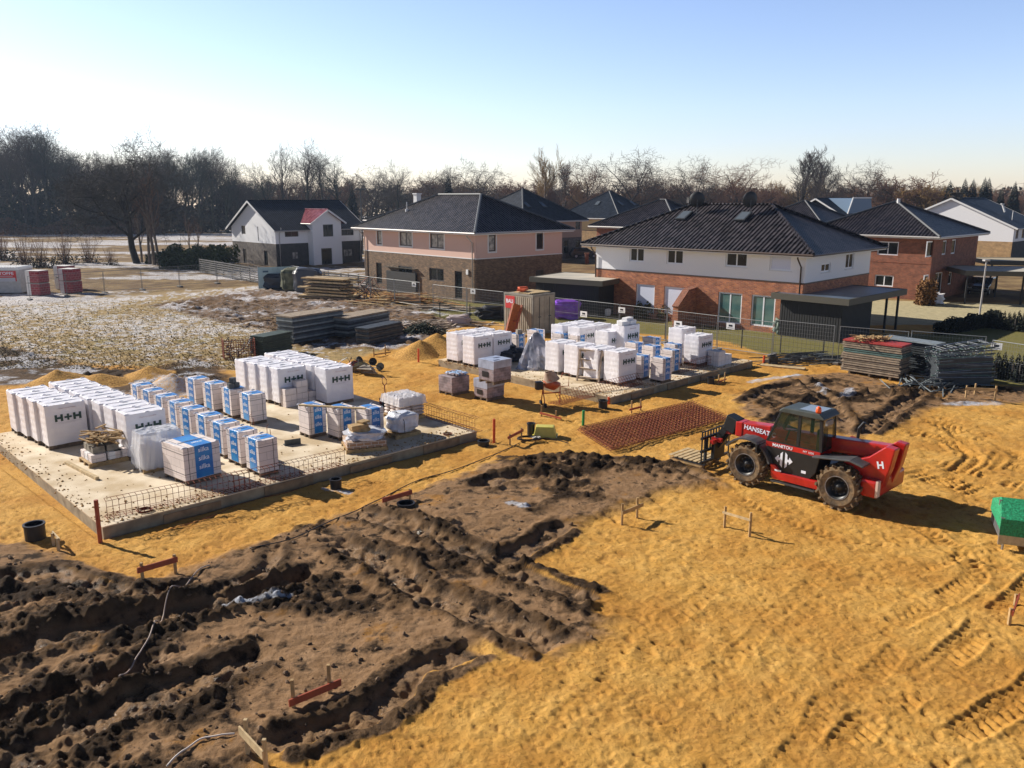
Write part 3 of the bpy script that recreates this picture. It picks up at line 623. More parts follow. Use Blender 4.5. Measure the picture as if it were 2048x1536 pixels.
bigt = make_banded(1.15, 1.25, 1.0, 'y'); bigt.location = (big.x, big.y, .3); bigt.rotation_euler.z = math.radians(50); bigt['label'] = 'squat wide brick pallet with blue band, nearest the front edge of the left slab'
for (x, y, lb) in ((1240,264,'left of the middle cluster'), (1345,234,'rearmost of the middle cluster'), (1345,284,'centre of the middle cluster'), (1478,272,'behind right in the middle cluster'), (1462,308,'right front of the middle cluster'), (1275,342,'left front of the middle cluster'), (1405,357,'nearest the slab edge with three words visible'), (790,208,'small end seen beside the silver sheet'), (890,218,'between white film and the middle logo pallet')):
    put_y(L2(4, x, y, 1.42), 'blue banded brick pallet on the far slab, '+lb)
put_y(L2(4, 520,212,1.42), 'blue banded brick pallet with a grey stone on top, left of the silver sheet'); put_y(L2(4, 640,178,1.5), 'blue banded brick pallet behind the silver sheet on the far slab')
g = L2(4, 520,212,1.42); m = MB(); m.box((0, 0, .12), (.3, .24, .24)); tag(m.build('stone_block', mat('grey_stone', (.33,.29,.24), .9, noise=.3), None, .02, (g.x+.15, g.y+.35, 1.43), .5), 'single grey stone standing on a blue banded pallet by the silver sheet', 'block')
# plank over three pallets
a = L2(2, 1395, 520, 1.47); b = L2(2, 1925, 548, 1.47); m = MB(); m.beam((0, 0, 0), b-a, .12, .045); tag(m.build('plank', woodl, None, 0, a), 'long timber plank lying across three blue banded pallets', 'plank')
# concrete pieces on the second pallet
g = top4[1]; m = MB()
for k, (x, y, zz) in enumerate(((.15,.25,0),(.38,.3,0),(.3,.5,0),(.26,.3,.2))):
    m.box((x, y, .1+zz), (.22, .18, .19), rz=.2*k)
o = m.build('concrete_pieces', mat('dark_concrete', (.10,.105,.11), .85, noise=.3), None, .01, (g.x, g.y, 1.43), RZ); tag(o, 'dark grey concrete pieces heaped on a blue banded pallet', 'concrete pieces')
# half-opened wrapped pallet
g = L2(1, 1120, 715, 1.4)
t = thing('opened_pallet', 'half-used block pallet with torn clear film hanging over it, next to the squat banded pallet', 'block pallet', (g.x, g.y, .3), math.radians(40))
pallet_mb(1.2, .85).build('pallet', wood, t); m = MB(); m.b2((0, 0, .14), (1.2, .85, .95)); m.b2((.7, .35, .952), (1.19, .8, 1.2)); m.b2((.1, .1, .952), (.35, .32, 1.08)); m.build('blocks', aac, t, .01)
def crumple(w, d, h, seed, amp=.07, n=16, base=0., edge=0.):  # loose sheet draped over a box
    m = MB(); rr = np.random.RandomState(seed); vs = []; fs = []
    for j in range(n+1):
        for i in range(n+1):
            x = (i/n)*1.3-.15; y = (j/n)*1.3-.15; ex = max(0, -x, x-1); ey = max(0, -y, y-1); k = max(ex, ey)/.15
            z = h*(1-k*.9)+rr.uniform(-amp, amp)*(.4+.6*k)+edge*math.sin(5*x+3*y); xx = min(max(x, -.04-.02*k), 1.04+.02*k)*w+rr.uniform(-amp, amp)*.4; yy = min(max(y, -.04-.02*k), 1.04+.02*k)*d+rr.uniform(-amp, amp)*.4
            vs.append((xx, yy, max(z, base)))
    for j in range(n):
        for i in range(n): a = j*(n+1)+i; fs.append((a, a+1, a+n+2, a+n+1))
    m.add(vs, fs); return m
crumple(1.2, .85, 1.22, 5, .05).build('torn_film', mat('thin_film', (.75,.77,.83), .25, bump=.8, bscale=6, alpha=.55), t)
# brick pile with scrap wood
g = L2(1, 715, 950, .3)
t = thing('brick_pile', 'pile of reddish white bricks on a pallet topped with broken wood scraps', 'brick pile', (g.x, g.y, .3), math.radians(44))
pallet_mb(1.2, 1.0).build('pallet', wood, t)
for k in range(9): m = MB(); x = .1+.5*(k % 3)-.0; y = .05+.42*(k//3 % 3); m.b2((min(x, .8), y*.85, .14), (min(x, .8)+.44, y*.85+.3, .38)); m.build('brick', aac if k % 2 else stone, t, .01)
for k in range(5): m = MB(); x = .2+.42*(k % 2); y = .15+.3*(k//2); m.b2((x, y, .382), (x+.36, y+.26, .60)); m.build('brick', mat('dirty_block', (.30,.27,.22), .9, noise=.5, nscale=4), t, .01)
m = MB(); rr = random.Random(4)
for k in range(55):
    c = Vector((.6+rr.gauss(0, .22), .5+rr.gauss(0, .2), .66+abs(rr.gauss(0, .16)))); th = rr.uniform(0, 6.3); L = rr.uniform(.25, .8)
    d = Vector((math.cos(th), math.sin(th), rr.uniform(-.35, .35)))*L/2; m.beam(c-d, c+d, rr.uniform(.04, .1), rr.uniform(.015, .04))
m.build('wood_scraps', wood, t)
# small block heap before the middle group
g = L2(2, 1320, 530, .3)
loose_blocks([(x*.52, y*.3, z*.25, .5, .28, .245, R.uniform(-.04, .04)) for z in range(4) for x in range(3) for y in range(2) if not (z == 3 and x == 0) and not (z == 2 and x == 2) and not (z == 3 and x == 2)], 'loose_blocks', 'stepped heap of bare white blocks standing before a logo', 'blocks', stone, (g.x, g.y, .3), RZ)
g2 = g+VL*.3+UL*.1; m = MB()
for k in range(7): m.box((.1+.19*(k % 3), .1+.12*(k//3), .1+.2*(k//4)), (.18, .12, .2), rz=.1*k)
tag(m.build('block_offcuts', MATS['dark_concrete'], None, .008, (g2.x, g2.y, 1.31 if False else 1.05), RZ), 'dark green-grey block offcuts on the stepped heap of bare blocks', 'blocks')
# pallet of bags
g = L2(3, 720, 665, .3)
t = thing('bag_pallet', 'pallet stacked with pale paper bags under a clear hood, at the pallet jack', 'bag pallet', (g.x, g.y, .3), math.radians(40))
pallet_mb(1.15, 1.25).build('pallet', wood, t)
bagm = mat('paper_bag', (.70,.60,.56), .7, noise=.3, nscale=4)
for z in range(6):
    for x in range(2):
        for y in range(3):
            m = MB(); m.smooth = True; m.lathe([(.02, 0), (.085, .03), (.10, .12), (.10, .42), (.085, .5), (.02, .53)], 8, (0, 0, 0), 'X'); o = m.build('paper_bag', bagm, t)
            o.scale = (1.03, 2., .66); o.location = (.03+.57*x+R.uniform(-.01, .01), .21+.41*y+R.uniform(-.01, .01), .21+z*.125)
crumple(1.15, 1.25, .93, 8, .05, 18, .62).build('clear_hood', mat('hood_film', (.8,.78,.8), .25, bump=.8, bscale=6, alpha=.6), t)
# pallet jack: only its handle rises behind the bags
g = L2(3, 612, 480, .3); g = G(772, 812, .3)
t = thing('pallet_jack', 'dark red hand pallet jack with its handle upright behind the bags', 'pallet jack', (g.x, g.y, .3), math.radians(60))
jk = mat('dark_red_paint', (.18,.02,.02), .4)
m = MB(); m.tube([(0,0,.2), (-.05,0,.85)], .022, 8); m.build('tiller', jk, t); m = MB(); m.tube([(-.05,0,.85), (-.05,.1,.95), (-.055,.11,1.12), (-.06,0,1.2), (-.055,-.11,1.12), (-.05,-.1,.95), (-.05,0,.85)], .017, 6); m.build('handle', jk, t)
m = MB(); m.b2((0,-.27,.06), (1.1,-.11,.11)); m.b2((0,.11,.06), (1.1,.27,.11)); m.b2((-.08,-.27,.06), (.0,.27,.3)); m.build('forks', jk, t)
m = MB(); m.cyl((-.12,-.06,.1), (-.12,.06,.1), .1, 14); m.build('wheel', black, t)
# wrapped ball of insulation and the brick pallet with plastic near the front edge
g = L2(3, 690, 800, .3)
t = thing('wrapped_bundle', 'rounded bundle in clear film tied over a pallet, behind the small brick pallet', 'bundle', (g.x, g.y, .3), math.radians(44)); pallet_mb(1.1, .8).build('pallet', wood, t)
def blob(w, d, h, seed, amp=.06, mt=None, name='x', parent=None, loc=(0, 0, 0), sub=3, power=.6):
    bm = bmesh.new(); bmesh.ops.create_icosphere(bm, subdivisions=sub, radius=1); rr = random.Random(seed); P = [rr.random()*6 for _ in range(6)]
    for v in bm.verts:
        c = v.co.copy(); s = [math.copysign(abs(c[i])**power, c[i]) for i in range(3)]
        k = 1+amp*(math.sin(7*c.x+P[0])*math.sin(6*c.y+P[1])+math.sin(9*c.z+P[2]+4*c.x)+rr.uniform(-1, 1)*.8)
        v.co = Vector((s[0]*w/2*k, s[1]*d/2*k, max(0, h/2+s[2]*h/2*k)))
    me = bpy.data.meshes.new(name); bm.to_mesh(me); bm.free(); me.materials.append(mt); o = bpy.data.objects.new(name, me); C.objects.link(o)
    if parent: o.parent = parent
    o.location = loc; return o
blob(1.1, .8, .72, 3, .06, clear, 'film_bundle', t, (.55, .4, .14))
m = MB(); m.b2((.3,.35,.86), (.33,.5,.875)); m.tube([(.35,-.03,.2), (.35,-.02,.6), (.35,.2,.86), (.35,.6,.86), (.35,.83,.5)], .012, 5); m.build('strap', black, t)
g = L2(3, 500, 935, .3)
t = thing('brick_pallet', 'low brick pallet with plastic film and timber offcuts at the slab\'s front edge', 'brick pallet', (g.x-.9, g.y+.25, .3), math.radians(20))
pallet_mb(1.4, 1.1).build('pallet', wood, t); m = MB(); m.b2((.05,.05,.14), (1.35,1.05,.36)); m.build('bricks', brick('brown_pack', (.42,.26,.16), (.34,.2,.12), (.6,.55,.5), .24, .11, .3), t, .01)
blob(1.25, 1.0, .4, 6, .12, clear, 'film', t, (.75, .6, .26)); m = MB(); m.box((.55,.5,.66), (.62,.4,.14), rz=.2); m.box((.5,.45,.80), (.6,.36,.13), rz=.25); m.box((.7,.6,.90), (.35,.3,.07), rz=.6); m.build('block_offcut', wood, t, .01)
m = MB(); m.box((.75,.35,.57), (.9,.12,.05), rz=-.1); m.build('board', woodd, t)
m = MB(); g = L2(2, 1330, 840, .3); m.b2((-.05,-.12,0), (.5,.12,.015)); m.b2((-.05,-.12,.015), (.5,-.1,.2)); tag(m.build('steel_angle', dsteel, None, 0, (g.x-.2, g.y, .3), math.radians(30)), 'small dark steel angle lying on the left slab before the three planked pallets', 'steel angle')
for (x1, y1) in ((1005,690), (1140,780)):
    g = L2(2, x1, y1, .3); m = MB(); m.tube([(0,0,0), (0,0,.42), (.06,.02,.46)], .011, 5); m.tube([(.12,.02,0), (.1,.02,.3)], .011, 5); tag(m.build('rebar_stub', rust, None, 0, (g.x, g.y, .3)), 'thin steel bars sticking up from the left slab %s' % ('behind the long banded row' if y1 < 700 else 'near the front banded pallet'), 'steel bar')
a = L2(1, 530, 905, .32); b = L2(1, 780, 1035, .32); m = MB(); m.beam((0,0,.03), b-a+Vector((0,0,.03)), .11, .09); tag(m.build('timber_beam', woodl, None, .004, a), 'short squared timber lying on the slab before the scrap-topped brick pile', 'timber')
for (zk, x, y, r) in ((1, 1160, 1290, .17), (3, 1100, 758, .14)):
    g = L2(zk, x, y, .3); m = MB()
    for k in range(4): m.tube([(r*math.cos(t_)*(1+.08*k), r*math.sin(t_), .012+.014*k) for t_ in [i*math.pi/8 for i in range(17)]], .008, 4)
    tag(m.build('wire_coil', rust, None, 0, (g.x, g.y, .3)), 'small coil of rusty wire on the slab %s' % ('inside the long rebar strip' if zk == 1 else 'near its right corner'), 'wire coil')
# ------------------------------------------------------------------ brick packs and cement mixer in the sand
def brick_pack(px, py, zb, s, label, name='brick_pack', open_top=False, rz=44):
    g = G(px, py, zb); t = thing(name, label, 'brick pallet', (g.x, g.y, zb), math.radians(rz), 'grey wrapped brick packs')
    w_, d_, h_ = s; pallet_mb(w_, d_, .12).build('pallet', woodd, t)
    bm_ = brick('grey_red_pack', (.30,.23,.24), (.24,.20,.22), (.34,.29,.31), .24, .12, .6, .5, .01)
    m = MB(); m.b2((0,0,.12), (w_, d_, h_)); m.build('bricks', bm_, t, .02)
    if open_top:
        m = MB(); rr = random.Random(3)
        for k in range(16): m.box((rr.uniform(.1, w_-.1), rr.uniform(.1, d_-.1), h_+rr.uniform(.02, .09)), (.22,.1,.07), rz=rr.uniform(0, 3))
        m.build('loose_bricks', bm_, t); crumple(w_*.6, d_*.8, .08, 4, .04).build('blue_film_sheet', mat('pale_blue_film', (.35,.50,.72), .2, bump=.5), t).location = (w_*.4, d_*.15, h_+.02)
    else:
        m = MB(); m.b2((-.01,-.01,h_+.001), (w_+.01, d_+.01, h_+.02)); m.b2((-.012, -.012, h_-.35), (-.002, d_+.01, h_)); m.b2((-.002,-.012,h_-.3), (w_+.01,-.002,h_)); m.build('cover_film', mat('grey_blue_film', (.42,.47,.60), .3, bump=.5, bscale=6, col2=(.3,.33,.42)), t)
        m = MB(); m.b2((-.018, d_*.35, h_*.28), (-.013, d_*.75, h_*.52)); m.build('dark_label', black, t)
        m = MB(); m.b2((.15, .1, h_+.021), (.45, .22, h_+.026)); m.b2((.5, .5, h_+.021), (.85, .62, h_+.026)); m.build('printed_patch', mat('navy_ink', (.03,.04,.1), .5), t)
    return t
brick_pack(*Z(4)(345, 612), 0, (1.0,.85,.88), 'dusty lower brick pack carrying another one, left of the cement mixer')
brick_pack(*Z(4)(385, 513), .9, (1.0,.95,.98), 'upper brick pack with blue-grey cover, stacked left of the cement mixer')
brick_pack(*Z(4)(135, 580), 0, (1.0,.95,.82), 'opened brick pack with loose bricks and blue film, standing alone in the sand', open_top=True)
g = G(*Z(4)(680, 632)); g.z = hz(g.x, g.y)
t = thing('cement_mixer', 'small orange cement mixer with dusty drum standing on the sand', 'cement mixer', g, math.radians(15))
orn = mat('orange_paint', (.52,.10,.03), .5, noise=.35, nscale=4); m = MB()
m.tube([(0,-.3,.08), (0,0,.75), (0,.3,.02)], .025, 6); m.tube([(.75,0,.02), (.75,0,.95)], .025, 6); m.tube([(0,0,.55), (.75,0,.55)], .028, 6); m.tube([(0,0,.75), (0,0,.95)], .04, 6); m.build('frame', orn, t)
dr = MB(); dr.smooth = True; dr.lathe([(.05,-.30), (.22,-.30), (.36,-.1), (.36,.08)], 22, (0,0,0)); o = dr.build('drum_lower', orn, t); o.location = (.38,0,1.02); o.rotation_euler = (0, math.radians(20), 0)
dr = MB(); dr.smooth = True; dr.lathe([(.365,.08), (.355,.1), (.2,.42), (.21,.45), (.17,.44), (.3,.1)], 22, (0,0,0), cap=False); o2 = dr.build('drum_upper', mat('cement_crust', (.50,.36,.27), .9, noise=.3, nscale=5, bump=.5), t); o2.location = (.38,0,1.02); o2.rotation_euler = (0, math.radians(-14), 0)
m = MB(); m.box((-.18,0,.9), (.3,.28,.34)); m.build('motor_box', black, t, .03); m = MB(); m.tube([(.8,0,.8), (1.12,0,.8), (1.15,0,1.35), (.85,0,1.38), (.8,0,1.2)], .02, 6); m.build('tilt_handle', orn, t)
for y in (-.3,): m = MB(); m.cyl((-.04,y-.05,.1), (.04,y-.05,.1), .1, 14); m.cyl((-.04,.3,.1), (.04,.3,.1), .1, 14); m.build('wheel', rubber, t)
# grey tarp bundle and dark bags on the far slab
g = L2(4, 640, 415, .3)
def tarp(w, h, seed, mt, name, label, cat, loc, top=.12, n=28, ridge=7, lean=(0, 0)):
    rr = random.Random(seed); m = MB(); m.smooth = False; vs = []; fs = []; R_ = 14
    ph = [rr.random()*6 for _ in range(5)]
    for j in range(R_+1):
        k = j/R_
        for i in range(n):
            a = 2*math.pi*i/n; f = (top+(1-top)*k**.8)*w/2*(1+.13*k*math.sin(ridge*a+ph[0])+.07*math.sin(3*a+ph[1])+rr.uniform(-.035, .035)*(k+.2))
            vs.append((f*math.cos(a)+lean[0]*(1-k), f*math.sin(a)*.8+lean[1]*(1-k), h*(1-k**1.15)+rr.uniform(-.02, .02)))
    for j in range(R_):
        for i in range(n): fs.append((j*n+i, j*n+(i+1) % n, (j+1)*n+(i+1) % n, (j+1)*n+i))
    fs.append(tuple(range(n))); m.add(vs, fs); return tag(m.build(name, mt, None, 0, loc), label, cat)
tarp(1.9, 1.75, 3, mat('silver_tarp', (.42,.42,.48), .32, metal=.35, bump=.4, bscale=8, col2=(.16,.17,.20), nscale=2), 'covered_machine', 'upright bundle under a crumpled silver-grey plastic sheet on the far slab', 'covered bundle', (g.x, g.y+.3, .3), .1)
g = L2(4, 430, 370, .3)
for k, (dx, dy, s) in enumerate(((-.5,0,.9), (.3,-.1,.8), (.9,.1,.9), (.2,.5,1.1))):
    o = blob(1.0*s, .8*s, .75*s, 20+k, .09, mat('navy_bag', (.02,.025,.04), .35, bump=.4, bscale=8), 'dark_bag', None, (g.x+dx, g.y+dy, .3)); tag(o, 'dark blue refuse bag before the far slab\'s logo pallets%s' % [', leftmost', ', front middle one', ', next to the silver sheet', ', rearmost and largest'][k], 'bag', 'dark bags on the far slab')
# wooden steps leaning on pallets
g1 = L2(4, 885, 485, .3); g2 = L2(4, 1015, 500, .3); dv = (g2-g1)
t = thing('wooden_steps', 'grey wooden scaffold steps with four treads leaning on the white pallets', 'steps', (g1.x, g1.y, .3), math.atan2(dv.y, dv.x)); W_ = dv.length
for x in (0, W_): m = MB(); m.beam((x,0,0), (x,.35,1.45), .05, .1); m.build('stile', mat('grey_wood', (.60,.48,.37), .85, noise=.4, nscale=6), t)
for k in range(4): m = MB(); z = .12+.4*k; m.b2((.03,.02+.35*z/1.45,z), (W_-.03,.28+.35*z/1.45,z+.05)); m.build('tread', MATS['grey_wood'], t)
m = MB(); m.beam((0,.33,1.42), (W_,.33,1.42), .3, .04); m.build('top_board', MATS['grey_wood'], t)
m = MB(); m.beam((W_+.03,.3,1.4), (W_+.15,.9,0), .04, .08); m.beam((-.03,.3,1.4), (-.03,.9,0), .04, .08); m.build('rear_leg', MATS['grey_wood'], t)
# ------------------------------------------------------------------ stakes, pipes, batter boards
oran = mat('signal_orange', (.62,.075,.015), .5); dred = mat('faded_red', (.38,.075,.03), .6, noise=.3, nscale=5)
def upz(px, py, py2, x2=None):
    g = G(px, py); lo, hi = 0, 12
    for _ in range(40):
        mi = (lo+hi)/2; c = g.y*math.cos(PIT)-(mi-CAMH)*math.sin(PIT); u_ = g.y*math.sin(PIT)+(mi-CAMH)*math.cos(PIT)
        if CY-F_*u_/c > py2: lo = mi
        else: hi = mi
    return lo
for (x, y, y2, r, mt, lb) in ((201,1087,1000,.055,dred,'faded red post at the near corner of the left slab'), (988,885,838,.05,oran,'orange stake standing right of the left slab\'s corner'), (837,726,697,.05,oran,'orange stake before the sand heap, left of the far slab'), (1217,807,794,.05,oran,'short orange stake at the near corner of the far slab'), (1527,728,711,.06,oran,'short orange stake at the right end of the far slab'), (1166,851,821,.055,mat('green_paint', (.02,.30,.08), .5),'green stake in the sand between the yellow tub and the far slab')):
    g = G(x, y); h = upz(x, y, y2); m = MB(); m.smooth = False; m.cyl((0,0,-.2), (.01,0,h), r, 10); m.build('x', mt) if False else None
    o = m.build('marker_post', mt, None, .008, (g.x, g.y, 0)); o['label'] = lb; o['category'] = 'marker post'; o['group'] = 'marker posts around the slabs'
def pipe(px, py, py2, r, lb, lean=0):
    g = G(px, py); h = max(.12, upz(px, py, py2)); m = MB(); m.lathe([(r,-.3), (r,h), (r+.02,h), (r+.02,h+.04), (r-.03,h+.04), (r-.03,h-.05), (.001,h-.08)], 24, cap=False)
    return tag(m.build('drain_pipe', black, None, 0, (g.x, g.y, 0)), lb, 'pipe', 'black drain shafts')
pipe(72,1080,1050,.24,'black drain shaft beside a small stake, left of the red post'); pipe(672,975,960,.17,'short black drain shaft in front of the left slab\'s edge'); pipe(1062,868,848,.14,'black drain shaft behind the yellow tub')
pipe(1206,815,802,.19,'black drain shaft at the near corner of the far slab'); pipe(1546,728,713,.24,'black drain shaft at the right corner of the far slab'); pipe(967,890,883,.2,'black drain shaft flush in the sand near the left slab\'s right corner'); pipe(812,1016,1012,.24,'open black drain shaft sunk in the mud by the two-post board')
pipe(1421,768,756,.17,'black drain shaft beside two stakes in front of the far slab')
def batter(posts, board, lb, bw=.13, mt=None, hsc=1, bmt=None):
    P = [(G(a, b), upz(a, b, c)) for a, b, c in posts]; g0 = P[0][0]; z0 = hz(g0.x, g0.y)*.6
    t = thing('batter_board', lb, 'batter board', (g0.x, g0.y, z0), 0, 'batter boards marking the plots')
    for p, h in P: m = MB(); q = p-g0; m.box((q.x, q.y, h/2-.15), (.055, .055, h+.3)); m.build('post', mt or wood, t)
    if board and len(P) > 1:
        (p, h), (q, h2) = P[0], P[1]; d = (q-p); L = d.length; d.normalize(); fr, e1, e2 = board
        n = Vector((-d.y, d.x, 0))*-.045
        a = (p-g0)-d*e1+n; b = (q-g0)+d*e2+n; a.z = h*fr; b.z = h2*fr; m = MB(); m.beam(a, b, .028, bw); m.build('board', bmt or dred, t)
    return t
batter([(287,1172,1135), (352,1150,1118)], (.7,.12,.05), 'batter board near the grass strip between mud and left slab')
batter([(773,1015,994), (820,1003,979)], (.75,.15,.05), 'batter board with reddish plank beside the sunken open shaft')
batter([(588,1421,1363), (660,1391,1333)], (.3,.1,.2), 'batter board with low reddish plank in the foreground mud', .13)
batter([(497,1519,1447), (534,1560,1487)], (.62,.15,.03), 'pale batter board at the bottom edge of the photo', .14, woodl, bmt=woodl)
batter([(1244,1048,1006), (1274,1035,994)], (.6,.06,.2), 'batter board on the mud edge, left of the one tied with a pale lath', .1, bmt=wood)
batter([(1449,1052,1011), (1499,1072,1023)], (.72,.05,.03), 'batter board with pale thin lath below the loader\'s front wheel', .06, bmt=woodl)
batter([(2018,1247,1215), (2030,1210,1187)], (.8,.1,.1), 'batter board at the right edge of the photo', .1)
batter([(1020,889,868), (1043,879,855)], (.8,.2,.05), 'batter board left of the yellow tub', .1)
batter([(1083,831,810), (1112,838,820)], (.3,.05,.3), 'low batter board below the cement mixer', .08)
batter([(1263,825,800), (1281,820,797)], (.35,.2,.02), 'batter board in the sand before the far slab', .08)
batter([(1437,769,750), (1449,765,745)], (.3,.1,.1), 'pair of stakes beside a drain shaft in front of the far slab', .05)
batter([(1931,797,772), (1989,803,773), (1949,790,768)], (.75,.05,.05), 'yellow-brown batter board below the tall frame stack', .12, wood, bmt=wood)
batter([(118,1104,1078), (108,1092,1068)], (.85,.02,.2), 'small stake frame beside the black drain shaft at left', .07, woodl, bmt=woodl)
batter([(748,714,696), (771,711,690)], (.25,.02,.3), 'batter board between wheelbarrows and the sand heap', .08, bmt=wood)
# ------------------------------------------------------------------ tub, wheelbarrows, coil, hoses
g = G(*Z(3)(1880, 770)); t = thing('mortar_tub', 'upturned yellow mortar tub lying on the sand', 'tub', (g.x, g.y, .02), math.radians(-6))
yl = mat('yellow_plastic', (.62,.55,.10), .4, noise=.2, nscale=3); m = MB(); m.add([(-.42,-.28,0),(.42,-.28,0),(.42,.28,0),(-.42,.28,0),(-.33,-.2,.38),(.33,-.2,.38),(.33,.2,.38),(-.33,.2,.38)], [(0,3,2,1),(4,5,6,7),(0,1,5,4),(1,2,6,5),(2,3,7,6),(3,0,4,7)]); m.build('tub_shell', yl, t, .03)
m = MB(); m.b2((-.46,-.32,0), (.46,.32,.03)); m.build('rim', yl, t, .01)
g = G(*Z(3)(1725, 805)); m = MB()
for k in range(6): m.tube([((.3+.02*k)*math.cos(a)+.03*k, (.22+.012*k)*math.sin(a), .05+.02*(k % 3)) for a in [i*math.pi/10 for i in range(21)]], .016, 5)
m.tube([(.35,0,.05), (.8,.1,.05), (1.2,-.2,.04), (1.5,-.5,.04)], .016, 5); tag(m.build('cable_coil', black, None, 0, (g.x, g.y, .02)), 'coil of black cable lying left of the yellow tub', 'cable')
def barrow(px, py, rz, col, lb, up=False):
    g = G(px, py); t = thing('wheelbarrow', lb, 'wheelbarrow', (g.x, g.y, 0), math.radians(rz), 'wheelbarrows behind the white pallets')
    m = MB(); m.add([(-.35,-.3,.5),(.5,-.3,.5),(.5,.3,.5),(-.35,.3,.5),(-.1,-.18,.22),(.3,-.18,.22),(.3,.18,.22),(-.1,.18,.22)], [(4,5,6,7),(0,1,5,4),(1,2,6,5),(2,3,7,6),(3,0,4,7)]); m.build('tray', col, t)
    m = MB(); m.tube([(.75,-.05,.2), (.1,-.28,.2), (-.9,-.3,.55)], .02, 5); m.tube([(.75,.05,.2), (.1,.28,.2), (-.9,.3,.55)], .02, 5); m.tube([(-.3,-.28,.3), (-.35,-.3,0), (-.35,.3,0), (-.3,.28,.3)], .018, 5); m.build('frame', dsteel, t)
    m = MB(); m.cyl((.75,-.04,.2), (.75,.04,.2), .2, 16); m.build('wheel', rubber, t)
    if up: t.rotation_euler = (math.radians(150), 0, math.radians(rz)); t.location.z = .62
    return t
barrow(697,742,60,mat('red_paint', (.45,.07,.04), .5, noise=.3),'red wheelbarrow tipped up behind the white pallets', True); barrow(716,742,20,mat('tan_tray', (.42,.32,.14), .6, noise=.3),'tan wheelbarrow turned over beside the red one', True); barrow(736,748,-20,mat('grey_tray', (.35,.30,.24), .6, noise=.4),'grey wheelbarrow lying nearest the sand', True)
def hose(px, r, mt, label, name='hose', cat='hose', lift=.03):
    pts = [G(a, b) for a, b in px]; out = []
    for i in range(len(pts)-1):
        p0, p1, p2, p3 = pts[max(i-1, 0)], pts[i], pts[i+1], pts[min(i+2, len(pts)-1)]
        for k in range(8):
            s = k/8; q = .5*((2*p1)+(p2-p0)*s+(2*p0-5*p1+4*p2-p3)*s*s+(3*p1-p0-3*p2+p3)*s**3); out.append(q)
    out.append(pts[-1])
    zz = hgt(np.array([q.x for q in out]), np.array([q.y for q in out])); zz = np.array([max(zz[max(0, i-1):i+2]) for i in range(len(zz))]); zz = np.convolve(np.pad(zz, 2, 'edge'), np.ones(5)/5, 'valid')
    m = MB(); m.smooth = True; m.tube([(q.x, q.y, z_+lift) for q, z_ in zip(out, zz)], r, 6); return tag(m.build(name, mt), label, cat)
hose([(420,1138), (395,1150), (370,1180), (335,1210), (318,1245), (300,1290), (270,1330), (242,1382)], .015, mat('grey_hose', (.36,.27,.22), .6), 'grey hose running down over the foreground mud')
hose([(1040,885), (1000,905), (900,943), (820,968), (740,1010), (670,1045), (600,1080), (500,1105)], .014, black, 'thin black cable along the sand track before the left slab', 'cable', 'cable', .015)
hose([(470,1476), (435,1482), (400,1488), (370,1510), (335,1545)], .014, mat('white_hose', (.66,.58,.52), .6), 'short pale pipe at the bottom edge in the mud', 'pipe', 'pipe')
hose([(600,975), (560,990), (500,1000), (430,1030), (340,1060)], .008, rust, 'thin wire trailing in the sand before the left slab', 'wire', 'wire', .01)
# ------------------------------------------------------------------ steel mesh
def grid_mb(P0, ex, ey, sx, sy, r, jit=.0, sag=0):
    m = MB(); nx = max(1, int(ex.length/sx)); ny = max(1, int(ey.length/sy))
    for i in range(nx+1): a = P0+ex*(i/nx); m.beam(a, a+ey, r*2, r*2)
    for j in range(ny+1): a = P0+ey*(j/ny)+Vector((0,0,r*1.5)); m.beam(a, a+ex, r*2, r*2)
    return m
A_, B_, C_, D_ = G(1155,864), G(1221,906), G(1456,843), G(1376,824)
t = thing('rebar_mesh_stack', 'flat stack of rusty reinforcing mesh lying in the sand before the loader', 'steel mesh', (B_.x, B_.y, .06))
for k in range(3):
    o = grid_mb(Vector((.05*k,.07*k,.03+.035*k)), (C_-B_)*1., (A_-B_), .19, .2, .0075).build('mesh_sheet', rust, t)
def strip(a, b, h, lb, lean=Vector((0,0,0)), foot=.35, z=.3, side=1):
    d = b-a; n = Vector((-d.y, d.x, 0)).normalized()*side; t = thing('rebar_strip', lb, 'steel mesh', (a.x, a.y, z+.01), 0, 'bent rebar strips on the slab rims')
    d = Vector((d.x, d.y, 0)); grid_mb(Vector((0,0,0)), d, Vector((0,0,h))+lean, .15, .13, .005).build('upright_mesh', rust, t)
    grid_mb(Vector((0,0,0)), d, n*foot, .15, .17, .005).build('flat_mesh', rust, t); grid_mb(Vector((0,0,h))+lean, d, n*foot*.6+Vector((0,0,.02)), .15, .2, .005).build('top_mesh', rust, t)
    return t
strip(G(216,1040,.3), G(500,978,.3), .5, 'long bent rebar strip at the front edge of the left slab, beside the red post'); strip(G(470,985,.3), G(690,932,.3), .48, 'second rebar strip of the left slab\'s front edge, before the squat banded pallet')
strip(G(838,832,.3), G(950,866,.3), .5, 'rebar strip standing on the right edge of the left slab', side=1)
a_, b_ = G(*Z(4)(790, 640)), G(*Z(4)(1285, 515), .3); t = thing('rebar_strip', 'rebar mesh sloping from the sand up onto the corner of the far slab', 'steel mesh', (a_.x, a_.y, .05), 0, 'bent rebar strips on the slab rims')
dd = b_-a_; grid_mb(Vector((0,0,0)), Vector((dd.x, dd.y, .3)), Vector((-.25,.3,.45)), .14, .12, .006).build('upright_mesh', rust, t); grid_mb(Vector((0,0,0)), Vector((dd.x, dd.y, .3)), Vector((.45,-.5,.05))*-1.2, .14, .15, .006).build('flat_mesh', rust, t)
strip(G(*Z(4)(1500, 445), .3), G(*Z(4)(1785, 372), .3), .45, 'rebar strip on the right front edge of the far slab', foot=.3)
